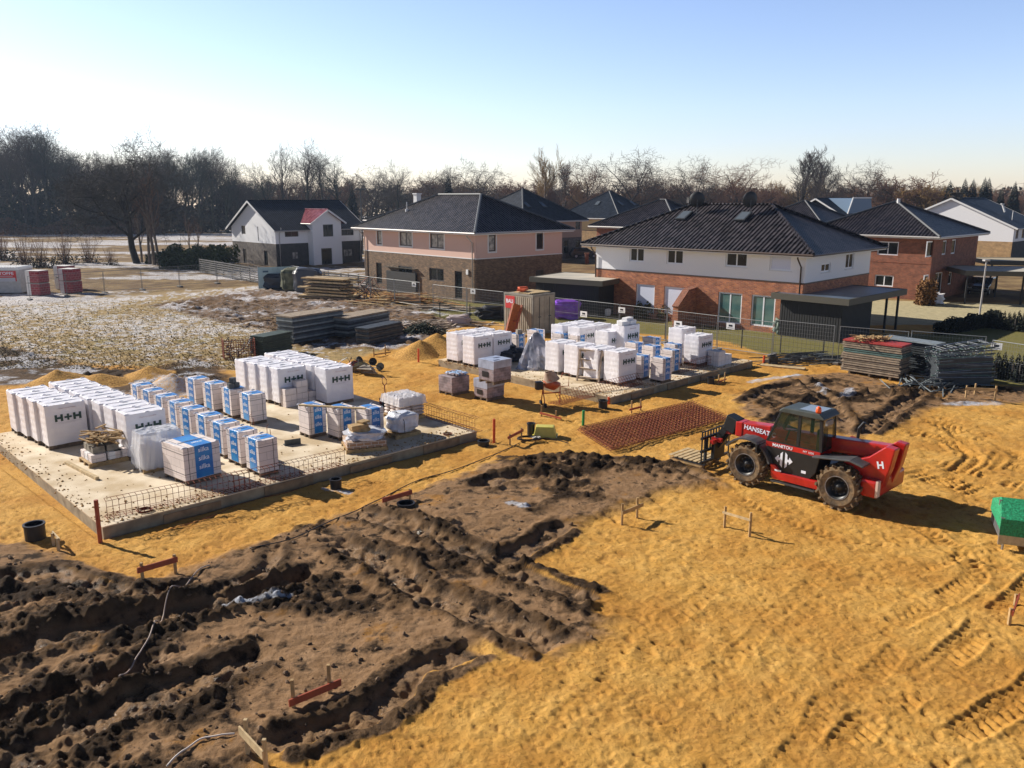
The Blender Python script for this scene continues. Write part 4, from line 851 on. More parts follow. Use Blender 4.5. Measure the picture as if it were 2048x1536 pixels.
# ------------------------------------------------------------------ houses
tile = rooftile('dark_tile', (.006,.005,.007), .36, dist=.10, col2=(.055,.048,.055)); tile2 = rooftile('blue_black_tile', (.008,.012,.020), .5)  # pale speckle of the dark tiles paints sun glints into their colour
stucco_w = mat('white_render', (.80,.80,.82), .85, bump=.2, bscale=30); stucco_p = mat('pink_render', (.68,.46,.38), .85, bump=.2, bscale=30)
soffit = mat('white_soffit', (.72,.72,.72), .7); gutter_w = mat('zinc', (.46,.44,.43), .5, metal=.3); brown_g = mat('brown_gutter', (.06,.035,.025), .45)
frame_w = mat('white_frame', (.78,.80,.84), .45); frame_d = mat('dark_frame', (.05,.045,.045), .45)
glass = mat('window_glass', (.008,.010,.012), .12, spec=.35, nscale=1.2, col2=(.02,.025,.025)); glass_t = mat('teal_glass', (.06,.14,.14), .08, spec=.8, nscale=1.5, col2=(.10,.2,.19)); curtain = mat('curtain_glass', (.42,.40,.36), .3, nscale=3, col2=(.1,.1,.1))
shutter = mat('shutter', (.62,.66,.80), .6)
br_or = brick('orange_brick', (.52,.17,.06), (.27,.07,.035), (.30,.20,.14)); br_tan = brick('tan_brick', (.25,.15,.08), (.09,.06,.04), (.18,.13,.09)); br_red = brick('red_brick', (.29,.080,.038), (.16,.042,.024), (.25,.15,.1))
br_dark = brick('dark_brick', (.025,.025,.028), (.04,.035,.035), (.07,.065,.06)); br_yel = brick('yellow_brick', (.50,.31,.13), (.38,.22,.09), (.4,.3,.2)); br_grey = brick('grey_brick', (.15,.12,.10), (.08,.065,.06), (.18,.16,.14))
def facade(t, name, mt, P0, P1, z0, z1, holes, depth=.13):  # wall strip with real openings; P0->P1 local 2D, outside on the right hand side
    d = (P1-P0); L = d.length; d = d/L; n = Vector((d.y, -d.x))  # outward
    xs = sorted({0., L, *[min(max(h[0], 0), L) for h in holes], *[min(max(h[1], 0), L) for h in holes]}); zs = sorted({z0, z1, *[min(max(h[2], z0), z1) for h in holes], *[min(max(h[3], z0), z1) for h in holes]})
    m = MB(); P = lambda a, z, k=0: (P0.x+d.x*a-n.x*k, P0.y+d.y*a-n.y*k, z)
    for i in range(len(xs)-1):
        for j in range(len(zs)-1):
            cx, cz = (xs[i]+xs[i+1])/2, (zs[j]+zs[j+1])/2
            if any(h[0] < cx < h[1] and h[2] < cz < h[3] for h in holes): continue
            m.poly([P(xs[i], zs[j]), P(xs[i+1], zs[j]), P(xs[i+1], zs[j+1]), P(xs[i], zs[j+1])], [(xs[i], zs[j]), (xs[i+1], zs[j]), (xs[i+1], zs[j+1]), (xs[i], zs[j+1])])
    for h in holes:
        a, b, c, e = max(h[0], 0), min(h[1], L), max(h[2], z0), min(h[3], z1)
        if b <= a or e <= c: continue
        for q in ([P(a,c),P(a,c,depth),P(a,e,depth),P(a,e)], [P(b,c,depth),P(b,c),P(b,e),P(b,e,depth)], [P(a,e),P(a,e,depth),P(b,e,depth),P(b,e)], [P(a,c,depth),P(a,c),P(b,c),P(b,c,depth)]): m.poly(q, [(0,0),(depth,0),(depth,1),(0,1)])
    return m
def put_window(t, P0, P1, h, fm, gm, kind='window', mull=1, depth=.10, sill=None, sur=None):
    d = (P1-P0).normalized(); n = Vector((d.y, -d.x)); a, b, c, e = h[:4]; Wd, Hh = b-a, e-c
    o3 = Vector((P0.x+d.x*a-n.x*depth, P0.y+d.y*a-n.y*depth, c)); M = Matrix.Translation(o3)@Matrix(((d.x, -n.x, 0, 0), (d.y, -n.y, 0, 0), (0, 0, 1, 0), (0, 0, 0, 1)))
    f = .10; m = MB(); m.M = M
    m.b2((0,-.03,0), (Wd,.03,f)); m.b2((0,-.03,Hh-f), (Wd,.03,Hh)); m.b2((0,-.03,f), (f,.03,Hh-f)); m.b2((Wd-f,-.03,f), (Wd,.03,Hh-f))
    for k in range(mull): x = Wd*(k+1)/(mull+1); m.b2((x-.045,-.028,f), (x+.045,.028,Hh-f))
    w_ = m.build(kind, fm, t)
    for k in range(mull+1):
        m = MB(); m.M = M; x0 = f if k == 0 else Wd*k/(mull+1)+.045; x1 = Wd-f if k == mull else Wd*(k+1)/(mull+1)-.045; m.b2((x0,-.008,f), (x1,.008,Hh-f)); m.build('pane', gm, w_)
    if sill: m = MB(); m.M = M; m.b2((-.06,-depth-.05,-.05), (Wd+.06,-.035,-.002)); m.build('sill', sill, w_)
    if sur:
        m = MB(); m.M = M; s = .13; y0, y1 = -depth-.012, -depth-.002
        m.b2((-s,y0,-s), (Wd+s,y1,0)); m.b2((-s,y0,Hh), (Wd+s,y1,Hh+s)); m.b2((-s,y0,0), (0,y1,Hh)); m.b2((Wd,y0,0), (Wd+s,y1,Hh)); m.build('surround', sur, w_)
    return w_
def roof_hip(t, W, L, ze, zr, o, mt, gm, ridge_m, ov_soff=soffit, fas=.2):
    x0, y0, x1, y1 = -o, -o, W+o, L+o; w_, l_ = x1-x0, y1-y0
    if l_ >= w_: r0 = Vector(((x0+x1)/2, y0+w_/2, zr)); r1 = Vector(((x0+x1)/2, y1-w_/2, zr))
    else: r0 = Vector((x0+l_/2, (y0+y1)/2, zr)); r1 = Vector((x1-l_/2, (y0+y1)/2, zr))
    A, B, Cc, D = Vector((x0,y0,ze)), Vector((x1,y0,ze)), Vector((x1,y1,ze)), Vector((x0,y1,ze))
    def slope(pts, e0, e1):
        d = (e1-e0).normalized(); n = d.cross(Vector((0,0,1))); uv = []
        for p in pts:
            q = p-e0; u_ = q.dot(d); r_ = q-d*u_; uv.append((u_, r_.length))
        return pts, uv
    m = MB()
    if l_ >= w_: fs = [slope([A,B,r0], A, B), slope([B,Cc,r1,r0], B, Cc), slope([Cc,D,r1], Cc, D), slope([D,A,r0,r1], D, A)]
    else: fs = [slope([A,B,r1,r0], A, B), slope([B,Cc,r1], B, Cc), slope([Cc,D,r0,r1], Cc, D), slope([D,A,r0], D, A)]
    for p, uv in fs: m.poly(p, uv)
    rf = m.build('roof', mt, t)
    m = MB(); m.b2((x0+.05,y0+.05,ze-fas), (x1-.05,y1-.05,ze-.012)); m.build('soffit', ov_soff, t)
    m = MB()
    for a, b in ((A,B), (B,Cc), (Cc,D), (D,A)): q = Vector((0,0,-.06)); m.cyl(a+q, b+q, .075, 8)
    m.build('gutter', gm, t)
    caps = [(A,r0), (B, r0 if l_ >= w_ else r1), (Cc,r1), (D, r1 if l_ >= w_ else r0)]
    for a, b in caps+([(r0, r1)] if (r1-r0).length > .3 else []):
        n = int((b-a).length/.35)+1; m = MB()
        for k in range(n): m.cyl(a.lerp(b, k/n)+Vector((0,0,.03)), a.lerp(b, (k+.98)/n)+Vector((0,0,.02)), .10, 6, .12)
        m.build('ridge_tiles', ridge_m, rf)
    return rf, (A, B, Cc, D, r0, r1)
def pts_local(C0, rz): # world->local 2D transform
    c, s = math.cos(rz), math.sin(rz)
    return lambda p: Vector(((p.x-C0.x)*c+(p.y-C0.y)*s, -(p.x-C0.x)*s+(p.y-C0.y)*c))
def house(name, label, C0, azv, W, L, zm, ze, zr, up_m, lo_m, roof_m, ridge_m, gm, o=.8, wins=(), lw=(), band=None, soff=soffit, roof='hip'):
    # local x = right wall (az azv), local y = front wall (az azv-90)
    rz = math.radians(90-azv); t = thing(name, label, 'house', (C0.x, C0.y, 0), rz)
    dv, du = az(azv), az(azv-90); fr = []; ri = []
    for wdw in wins:
        face, x0, y0, x1, y1 = wdw[:5]; dd = du if face == 'f' else dv
        ta, za = onplane(x0, y0, C0, dd); tb, zb = onplane(x1, y1, C0, dd)
        (fr if face == 'f' else ri).append((min(ta, tb), max(ta, tb), max(min(za, zb), .03), max(za, zb), wdw[5:]))
    V2 = lambda x, y: Vector((x, y))
    F0, F1 = V2(0, L), V2(0, 0); R0, R1 = V2(0, 0), V2(W, 0)
    frh = [(L-h[1], L-h[0], h[2], h[3], h[4]) for h in fr]
    for (mt, z0, z1, nm) in ((lo_m, 0, zm, 'lower_wall'), (up_m, zm, ze-.15, 'upper_wall')):
        ins = .0 if nm == 'upper_wall' else .0
        for a, b, hs in ((F0, F1, frh), (R0, R1, ri), (V2(W, 0), V2(W, L), []), (V2(W, L), V2(0, L), [])):
            facade(t, nm, mt, a, b, z0, z1, [h for h in hs if h[3] > z0+.01 and h[2] < z1-.01]).build(nm, mt, t, recalc=False)
    for (a, b, hs) in ((F0, F1, frh), (R0, R1, ri)):
        for h in hs:
            sp = dict(h[4][0]) if h[4] else {}
            sp.setdefault('fm', frame_w); sp.setdefault('gm', glass); put_window(t, a, b, h, **sp)
    m = MB(); e = .025; m.b2((-e,-e,zm-.05), (W+e,-.002,zm+.03)); m.b2((-e,-.002,zm-.05), (-.002,L+e,zm+.03)); m.build('wall_band', band or brown_g, t)
    m = MB(); m.b2((.3,.3,.05), (W-.3,L-.3,.1)); m.build('floor', concrete, t)
    m = MB(); m.b2((.45,.45,zm-.2), (W-.45,L-.45,zm-.1)); m.build('upper_floor', concrete, t)
    rf = None
    if roof == 'hip': rf, K = roof_hip(t, W, L, ze, zr, o, roof_m, gm, ridge_m, soff)
    return t, rf
def downpipe(t, x, y, z1, mt, o=.7, dirx=-1, diry=-1, z0=0.):
    m = MB(); m.smooth = True; m.tube([(x+dirx*o,y+diry*o,z1-.05), (x+dirx*o*.95,y+diry*o*.95,z1-.3), (x+dirx*.1,y+diry*.1,z1-.85), (x+dirx*.08,y+diry*.08,z0)], .05, 7); m.build('downpipe', mt, t)
zt4 = lambda x, y: (1080+x*.1953, 380+y*.1953)
zt5 = lambda x, y: (1400+x*.2246, 380+y*.2246)
zt3 = lambda x, y: (700+x*.2344, 370+y*.2344)
zt2 = lambda x, y: (430+x*.1855, 370+y*.1855)
zt6 = lambda x, y: (1640+x*.2018, 340+y*.2018)
def W_(face, zf, x0, y0, x1, y1, **k): a = zf(x0, y0); b = zf(x1, y1); return (face, a[0], a[1], b[0], b[1], k)
# white and brick pair house on the right
CW = G(1609, 567.5, 3.3); CW.z = 0
wins = [W_('f', zt4, 920,565,1065,740), W_('f', zt4, 1300,590,1465,765), W_('f', zt4, 1905,620,2120,795, sill=soffit), W_('f', zt5, 625,570,812,725, gm=shutter, mull=0, sill=soffit),
        W_('f', zt4, 985,960,1165,1265, gm=shutter, mull=0), W_('f', zt4, 1272,985,1465,1290, gm=shutter, mull=0), W_('f', zt5, 165,905,360,1200, gm=glass_t), W_('f', zt5, 462,930,655,1228, gm=glass_t),
        W_('r', zt5, 1085,655,1160,725, sill=soffit), W_('r', zt5, 1305,565,1365,695, sill=soffit)]
wins = [tuple(list(w[:5])+[{**w[5]}]) for w in wins]
LW = onplane(1222, 560, CW, az(-46))[0]
tW, rf = house('semi_detached_house', 'white rendered house with orange brick ground floor and two satellite dishes', CW, 44, 10.2, 16.4, 3.3, 5.15, 8.0, stucco_w, br_or, tile, tile, brown_g, .8, wins, soff=soffit)
downpipe(tW, 0, .25, 5.15, brown_g, .7, -1, 0); downpipe(tW, 0, 16.3, 5.15, brown_g, .7, -1, 0)
m = MB(); h0, h1 = onplane(*zt4(1410,1190), CW, az(-46))[0], 0
m.extr([(-2.2,0), (-.02,0), (-.02,2.45), (-1.0,2.35), (-2.2,1.35)], 7.6, 8.0); m.build('partition_wall', br_or, tW)
m = MB(); m.beam((-2.25,7.8,1.38), (-1.0,7.8,2.4), .5, .08); m.beam((-1.0,7.8,2.4), (0,7.8,2.5), .5, .08); m.build('wall_coping', br_red, tW)
def dish(t, x, y, z, r=.55, rzz=0.6, hgt_=.9):
    m = MB(); m.tube([(x,y,z-.3), (x,y,z+hgt_)], .03, 6); s = m.build('dish_mast', dsteel, t)
    m = MB(); m.smooth = True; m.lathe([(.01,0), (r*.5,.03), (r,.13), (r*1.0,.15), (r*.5,.06), (.01,.03)], 20, cap=False); o = m.build('satellite_dish', mat('dish_grey', (.03,.035,.04), .6), t); o.location = (x, y, z+hgt_); o.rotation_euler = (math.radians(80), 0, rzz)
def skylight(t, x, y, W, ze, zr, o, w_=.8, h_=1.2, mt=None, side='f'):  # on the front slope of a hip roof (falls toward -x) or the side slope (falls toward -y)
    sl = (zr-ze)/(W/2+o); an = math.atan(sl)
    m = MB(); q = Matrix.Rotation(-an, 3, 'Y') if side == 'f' else Matrix.Rotation(an, 3, 'X')
    k = x if side == 'f' else y
    c = Vector((x, y, ze+(k+o)*sl+.05)); m.box(c, (h_, w_, .12) if side == 'f' else (w_, h_, .12), tilt=q); a = m.build('skylight', dsteel, t)
    m = MB(); m.box(c+q@Vector((0,0,.065)), (h_-.16, w_-.16, .02) if side == 'f' else (w_-.16, h_-.16, .02), tilt=q); m.build('pane', mt or mat('sky_pane', (.10,.12,.14), .2), a)
dish(tW, 3.6, 5.9, 7.45, .55, 2.6); dish(tW, 3.6, 10.1, 7.45, .55, 2.3); skylight(tW, 3.2, 6.2, 10.2, 5.15, 8.15, .8); skylight(tW, 3.2, 10.9, 10.2, 5.15, 8.15, .8)
m = MB(); m.box((4.9, 11.2, 8.3), (.5,.9,.4)); m.build('ridge_vent', tile, tW)
# carports and sheds of the white house
flatroof = mat('felt_roof', (.50,.46,.38), .75, nscale=.6, col2=(.38,.36,.32)); blueroof = mat('wet_felt', (.10,.14,.20), .35, nscale=.5, col2=(.07,.10,.14))
fascia = mat('dark_fascia', (.075,.068,.05), .6); slat = mat('dark_slats', (.018,.018,.019), .7)
def carport(label, C0, azv, W, L, z, roof_m, closed, posts, name='carport'):
    t = thing(name, label, 'carport', (C0.x, C0.y, 0), math.radians(90-azv)); m = MB(); m.b2((.12,.12,z-.08), (W-.12,L-.12,z-.03)); m.build('roof', roof_m, t)
    m = MB(); m.b2((0,0,z-.38), (W,.12,z)); m.b2((0,L-.12,z-.38), (W,L,z)); m.b2((0,.12,z-.38), (.12,L-.12,z)); m.b2((W-.12,.12,z-.38), (W,L-.12,z)); m.build('fascia', fascia, t)
    if closed:
        x0, x1, y0, y1 = closed; m = MB(); n = int((y1-y0)/.16)
        for k in range(n): m.b2((x0-.03,y0+k*(y1-y0)/n,0), (x0,y0+(k+.72)*(y1-y0)/n,z-.38))
        n = int((x1-x0)/.16)
        for k in range(n): m.b2((x0+k*(x1-x0)/n,y0-.03,0), (x0+(k+.72)*(x1-x0)/n,y0,z-.38))
        m.build('slat_wall', slat, t); m = MB(); m.b2((x0+.01,y0+.01,0), (x1,y1,z-.4)); m.build('inner_wall', slat, t)
    for x, y in posts: m = MB(); m.b2((x-.06,y-.06,0), (x+.06,y+.06,z-.38)); m.build('post', slat, t)
    return t
CR = G(*zt5(1330, 975), 2.7); carport('flat-roofed dark carport with shed right of the white and brick house', CR, 46.5, 8.4, 5.0, 2.7, blueroof, (.5,4.6,.6,4.6), [(8.1,.4), (8.1,4.6), (6.3,.4)])
CL = G(1205, 562.6, 2.7); carport('flat-roofed dark carport between the pink and the white house', CL, 34, 5.2, 6.2, 2.7, flatroof, (.4,4.8,.5,5.8), [])
# pink house
CP = G(952, 518, 3.62); CP.z = 0
dk = dict(fm=frame_d); cu_ = dict(fm=frame_d, gm=curtain)
wins = [W_('f', zt3, 228,390,272,508, fm=frame_d, gm=curtain, mull=0, sur=soffit), W_('f', zt3, 422,398,530,524, fm=frame_d, gm=curtain, sur=soffit), W_('f', zt3, 682,410,802,545, fm=frame_d, gm=curtain, sur=soffit),
        W_('f', zt3, 222,660,275,845, fm=frame_d, mull=0), W_('f', zt3, 412,688,532,805, fm=frame_d), W_('f', zt3, 675,705,800,825, fm=frame_d), W_('f', zt3, 893,732,958,975, fm=frame_d, mull=0, kind='door'),
        W_('r', zt3, 1183,428,1244,565, fm=frame_d, gm=curtain, mull=0, sur=soffit), W_('r', zt3, 1592,412,1647,545, fm=frame_d, mull=0, sur=soffit), W_('r', zt3, 1585,725,1650,960, fm=frame_d, gm=mat('black_door', (.012,.012,.012), .4), mull=0, kind='door')]
tP, rfp = house('semi_detached_house', 'pale pink house with tan brick ground floor and black tiled hip roof', CP, 46.5, 10.2, 16.2, 3.62, 5.75, 8.75, stucco_p, br_tan, tile, mat('grey_ridge', (.07,.08,.095), .6), gutter_w, .8, wins, band=soffit)
downpipe(tP, 0, .35, 5.75, gutter_w, .7, -1, 0); downpipe(tP, 0, 15.9, 5.75, gutter_w, .7, -1, 0)
m = MB(); m.tube([(2.2,12.2,7.2), (2.2,12.2,8.1)], .05, 6); m.cyl((2.2,12.2,7.15), (2.2,12.2,7.45), .16, 8); m.build('vent_pipe', soffit, tP)
m = MB(); m.b2((-.12,.9,2.3), (-.01,1.15,2.7)); m.build('wall_lamp', soffit, tP)
# left white gable house with porch
CG = Vector((-29.4, 104.0, 0)); t = thing('detached_house', 'white gabled house with dark brick base and two-storey porch, left of the pink one', 'house', CG, math.radians(45)); Wg, Lg = 14.6, 10.8
rr_ = lambda *a: [Vector(p) for p in a]; V2 = lambda x, y: Vector((x, y))
ga, gb = az(-45), az(45)
def faceh(dirv, x0, y0, x1, y1, L=None):
    a, z0 = onplane(*zt2(x0, y0), CG, dirv); b, z1 = onplane(*zt2(x1, y1), CG, dirv); r = (min(a, b), max(a, b), max(.03, min(z0, z1)), max(z0, z1)); return (L-r[1], L-r[0], r[2], r[3]) if L else r
Wg = onplane(*zt2(1580, 540), CG, gb)[0]; Lg = onplane(*zt2(180, 500), CG, ga)[0]; Lg = min(Lg, 12.5)
zmg = onplane(*zt2(690, 636), CG, gb)[1]; zeg = onplane(*zt2(690, 455), CG, gb)[1]; zrg = zeg+(Lg/2+.5)*.52
print('left house', Wg, Lg, zmg, zeg, zrg)
wl = [faceh(ga, 278,410,330,530, Lg), faceh(ga, 452,420,474,603, Lg), faceh(ga, 300,685,345,850, Lg), faceh(ga, 525,705,575,875, Lg)]
wr = [faceh(gb, 750,482,902,555), faceh(gb, 1362,476,1495,540), faceh(gb, 830,720,905,800), faceh(gb, 1385,690,1490,770)]
F0, F1, R0, R1 = V2(0, Lg), V2(0, 0), V2(0, 0), V2(Wg, 0)
for nm, mt, z0, z1 in (('lower_wall', br_grey, 0, zmg), ('upper_wall', stucco_w, zmg, zeg)):
    for a, b, hs in ((F0, F1, wl), (R0, R1, wr), (V2(Wg, 0), V2(Wg, Lg), []), (V2(Wg, Lg), V2(0, Lg), [])):
        facade(t, nm, (br_dark if (nm == 'lower_wall' and a is R0) else mt), a, b, z0, z1, [h for h in hs if h[3] > z0+.01 and h[2] < z1-.01]).build(nm, (br_dark if (nm == 'lower_wall' and a is R0) else mt), t, recalc=False)  # one side's lower wall is darker brick than the other three
m = MB(); m.add([(0,0,zeg), (0,Lg,zeg), (0,Lg/2,zrg-.12)], [(0,1,2)]); m.add([(Wg,0,zeg), (Wg,Lg,zeg), (Wg,Lg/2,zrg-.12)], [(0,1,2)]); m.build('gable_wall', stucco_w, t)
for h in wl: put_window(t, F0, F1, h, frame_d, glass, mull=0)
for i, h in enumerate(wr): put_window(t, R0, R1, h, frame_d, glass if i < 2 else curtain, mull=1)
def gable_roof(t, x0, x1, L, ze, zr, o, mt, name='roof', axis='x', y0=0.):
    m = MB(); sl = math.hypot(L/2+o, (zr-ze)*(1)); zo = ze-(zr-ze)*o/(L/2)
    P = (lambda a, b, z: (a, b+y0, z)) if axis == 'x' else (lambda a, b, z: (b+y0, a, z))
    for s in (0, 1):
        yb = -o if s == 0 else L+o; sl = math.hypot(L/2+o, zr-zo); q = [P(x0, yb, zo), P(x1, yb, zo), P(x1, L/2, zr), P(x0, L/2, zr)]
        m.poly(q, [(x0,0), (x1,0), (x1,sl), (x0,sl)]); m.poly([(a, b, c-.16) for a, b, c in q], [(x0,0), (x1,0), (x1,sl), (x0,sl)])
    rf = m.build(name, mt, t, recalc=False); m = MB()
    for x in (x0, x1):
        for yb in (-o, L+o): m.beam(Vector(P(x, yb, zo-.1)), Vector(P(x, L/2, zr-.1)), .05, .22)
    m.build('verge_board', soffit, rf); m = MB()
    for yb in (-o, L+o): m.cyl(P(x0, yb, zo-.08), P(x1, yb, zo-.08), .07, 7)
    m.build('gutter', gutter_w, t); m = MB(); m.cyl(P(x0, L/2, zr), P(x1, L/2, zr), .1, 6); m.build('ridge_tiles', mt, rf); return rf
gable_roof(t, -.5, Wg+.5, Lg, zeg, zrg, .7, tile2)
pa, pb = onplane(*zt2(1005, 500), CG, gb)[0], onplane(*zt2(1320, 500), CG, gb)[0]; pz = onplane(*zt2(1160, 262), CG, gb)[1]; pe = onplane(*zt2(1320, 375), CG, gb)[1]
pa, pb = pa-.1, pb-.2; dh = faceh(gb, 1090,680,1215,895); wh = faceh(gb, 1108,425,1222,550)
hs = [(h[0]-pa, h[1]-pa, h[2], h[3]) for h in (dh, wh)]
Pq = V2(pa, -1.2), V2(pb, -1.2)
facade(t, 'porch_wall', stucco_w, Pq[0], Pq[1], 0, pe, hs).build('porch_wall', stucco_w, t, recalc=False); facade(t, 'porch_wall', stucco_w, V2(pa, 3), V2(pa, -1.2), 0, pe, []).build('porch_wall', stucco_w, t, recalc=False); facade(t, 'porch_wall', stucco_w, V2(pb, -1.2), V2(pb, 3), 0, pe, []).build('porch_wall', stucco_w, t, recalc=False)
m = MB(); m.add([(pa,-1.2,pe), (pb,-1.2,pe), ((pa+pb)/2,-1.2,pz-.1)], [(0,1,2)]); m.build('porch_gable', stucco_w, t)
put_window(t, Pq[0], Pq[1], hs[0], frame_d, glass, kind='door', mull=0); put_window(t, Pq[0], Pq[1], hs[1], frame_d, glass, mull=1)
gable_roof(t, -1.7, 4.5, pb-pa, pe, pz, .5, rooftile('shiny_porch_tile', (.16,.03,.05), .22, col2=(.30,.10,.12)), 'porch_roof', 'y', pa)
downpipe(t, .5, 0, zeg, gutter_w, .6, 0, -1); downpipe(t, Wg-.3, 0, zeg, gutter_w, .6, 0, -1)
m = MB(); m.b2((1.5,Lg+.1,2.4), (5,Lg+2.6,2.5)); m.b2((1.6,Lg+2.4,0), (1.7,Lg+2.5,2.4)); m.build('lean_to', woodd, t)
# brick house behind the white one, brick house at right, and the others
def hidden_house(name, label, C0, azv, W, L, zm, ze, zr, upm, lom, rm, wins, band=None, o=.7, gm=None): return house(name, label, C0, azv, W, L, zm, ze, zr, upm, lom, rm, mat('dark_ridge', (.05,.055,.065), .6), gm or gutter_w, o, wins, band=band)
CB = Vector((17.3, 88, 0)); hidden_house('detached_house', 'orange-red brick house half hidden behind the white house\'s left corner', CB, 45, 10, 10.8, 2.9, 5.35, 8.25, br_red, br_or, tile, [W_('f', zt4, 775,410,930,470)], br_red)
m = MB()
CBR = Vector((34.9, 69.2, 0)); tb, _ = hidden_house('detached_house', 'dark red brick house with white framed windows right of the big carport', CBR, 46, 11., 11, 3.1, 5.36, 8.15, br_red, br_red, tile, [W_('f', zt6, 575,705,770,848), W_('f', zt6, 545,1035,720,1160), W_('r', zt6, 1075,708,1115,858, mull=0), W_('r', zt6, 1222,700,1248,838, mull=0), W_('r', zt6, 1312,690,1340,828, mull=0), W_('r', zt6, 1148,1020,1200,1210, mull=1, kind='door'), W_('r', zt6, 1045,1045,1072,1170, mull=0), W_('r', zt6, 1280,1010,1302,1130, mull=0)], br_red)
m = MB(); m.cyl((5.2,5.2,8.0), (5.2,5.2,8.4), .15, 8); m.build('vent_pipe', soffit, tb)
CPK = Vector((1.5, 113., 0)); tk, _ = hidden_house('detached_house', 'beige-pink house with blue-black roof behind the pale pink one', CPK, 45, 12.2, 12, 2.9, 5.35, 9.7, mat('beige_render', (.42,.27,.20), .85), br_grey, tile2, [W_('r', zt4, 365,325,412,402, mull=0, fm=frame_d), W_('r', zt4, 245,515,290,650, mull=0, fm=frame_d, kind='door'), W_('r', zt4, 365,510,410,590, mull=0, fm=frame_d), W_('r', zt4, 185,515,215,580, mull=0, fm=frame_d)])
skylight(tk, 6.6, 2.6, 12.2, 5.35, 9.7, .7, .8, 1.3, None, 's'); skylight(tk, 3.4, 2.6, 12.2, 5.35, 9.7, .7, .8, 1.3, None, 's')
tk2, _ = hidden_house('detached_house', 'distant house with blue-black pyramid roof and three skylights, between pink and brick houses', Vector((18.2, 143, 0)), 40, 13, 12.5, 2.9, 5.0, 9.6, mat('cream_render', (.55,.40,.2), .85), br_yel, tile2, [W_('f', zt4, 515,490,560,540, mull=0, fm=frame_d)])
skylight(tk2, 3, 6.5, 12.5, 5.0, 9.6, .7); skylight(tk2, 5, 3, 12.5, 5.0, 9.6, .7, .8, 1.3, None, 's'); skylight(tk2, 9, 3, 12.5, 5.0, 9.6, .7, .8, 1.3, None, 's')
hidden_house('detached_house', 'house seen only by its dark roof between white house and red brick house', Vector((38.5, 104, 0)), 47, 11, 11, 2.9, 4.9, 8.1, br_red, br_red, tile, [])
tl, _ = hidden_house('detached_house', 'house mostly hidden behind the pale pink one, with a pale chimney on its roof', Vector((-11.2, 104, 0)), 46, 11, 11, 2.9, 5.6, 8.1, stucco_w, br_yel, tile, [])
m = MB(); m.b2((3.2,5.0,6.8), (3.9,5.7,8.9)); m.b2((3.1,4.9,8.9), (4.0,5.8,9.05)); m.build('chimney', soffit, tl)
# blue dormered building far behind
t = thing('detached_house', 'far building with blue-grey shed dormer above the dark roofs', 'house', (50.5, 124, 0), math.radians(45)); bl = mat('blue_cladding', (.10,.17,.27), .6)
m = MB(); m.b2((0,0,0), (13,12,5)); m.build('wall', stucco_w, t); gable_roof(t, -.5, 13.5, 12, 5, 8.4, .5, tile2)
m = MB(); m.extr([(2.0,6.), (3.6,8.4), (10.2,8.4), (11.2,6.2)], 2.0, 6.0); m.build('dormer', bl, t); m = MB(); m.beam((1.9,1.95,6.0), (3.5,1.95,8.45), .12, .18); m.beam((3.5,1.95,8.45), (10.3,1.95,8.45), .12, .18); m.build('dormer_edge', soffit, t)
# far right white gable house
CF = G(2025, 484, 2.95); CF.z = 0; t = thing('detached_house', 'white gable house with yellow-tan brick base at the far right', 'house', CF, math.radians(44)); Lf = 15.6; Wf = 13
for nm, mt, z0, z1 in (('lower_wall', br_yel, 0, 2.95), ('upper_wall', stucco_w, 2.95, 4.9)):
    hf = []
    for a, b in ((V2(0, Lf), V2(0, 0)), (V2(0, 0), V2(Wf, 0)), (V2(Wf, 0), V2(Wf, Lf)), (V2(Wf, Lf), V2(0, Lf))):
        hs = [(1., 2.1, 3.3, 4.7), (3.6, 4.8, 3.3, 4.7)] if (a.x == 0 and a.y == 0 and nm == 'upper_wall') else ([(5.9, 7.6, 1.5, 2.4)] if (a.x == 0 and a.y > 0 and nm == 'lower_wall') else [])
        mt2 = br_dark if (nm == 'lower_wall' and a.x == 0 and a.y == 0) else mt; facade(t, nm, mt2, a, b, z0, z1, hs).build(nm, mt2, t, recalc=False)  # one side's lower wall is near-black brick, the other three yellow
        for h in hs: put_window(t, a, b, h, frame_d, glass, mull=0)
zr = 8.45; m = MB(); m.add([(0,0,4.9), (0,Lf,4.9), (0,Lf/2,zr-.12)], [(0,1,2)]); m.add([(Wf,0,4.9), (Wf,Lf,4.9), (Wf,Lf/2,zr-.12)], [(0,1,2)]); m.build('gable_wall', stucco_w, t)
rf = gable_roof(t, -.35, Wf, Lf, 4.9, zr, .5, tile2); m = MB(); m.b2((1.2,Lf/2-.5,8.1), (2.3,Lf/2+.5,9.1)); m.b2((.9,Lf/2-.9,9.1), (2.6,Lf/2+.9,9.18)); m.cyl((1.7,Lf/2,9.18), (1.7,Lf/2,9.5), .2, 10); m.build('chimney', br_dark, rf)
m = MB(); m.tube([(3,1.2,5.6), (3,1.2,6.8)], .04, 5); m.cyl((6,3,6.6), (6,3.4,7.6), .13, 8); m.cyl((6,3.4,7.6), (6,3.4,7.7), .25, 8); m.build('vent_pipe', soffit, rf)
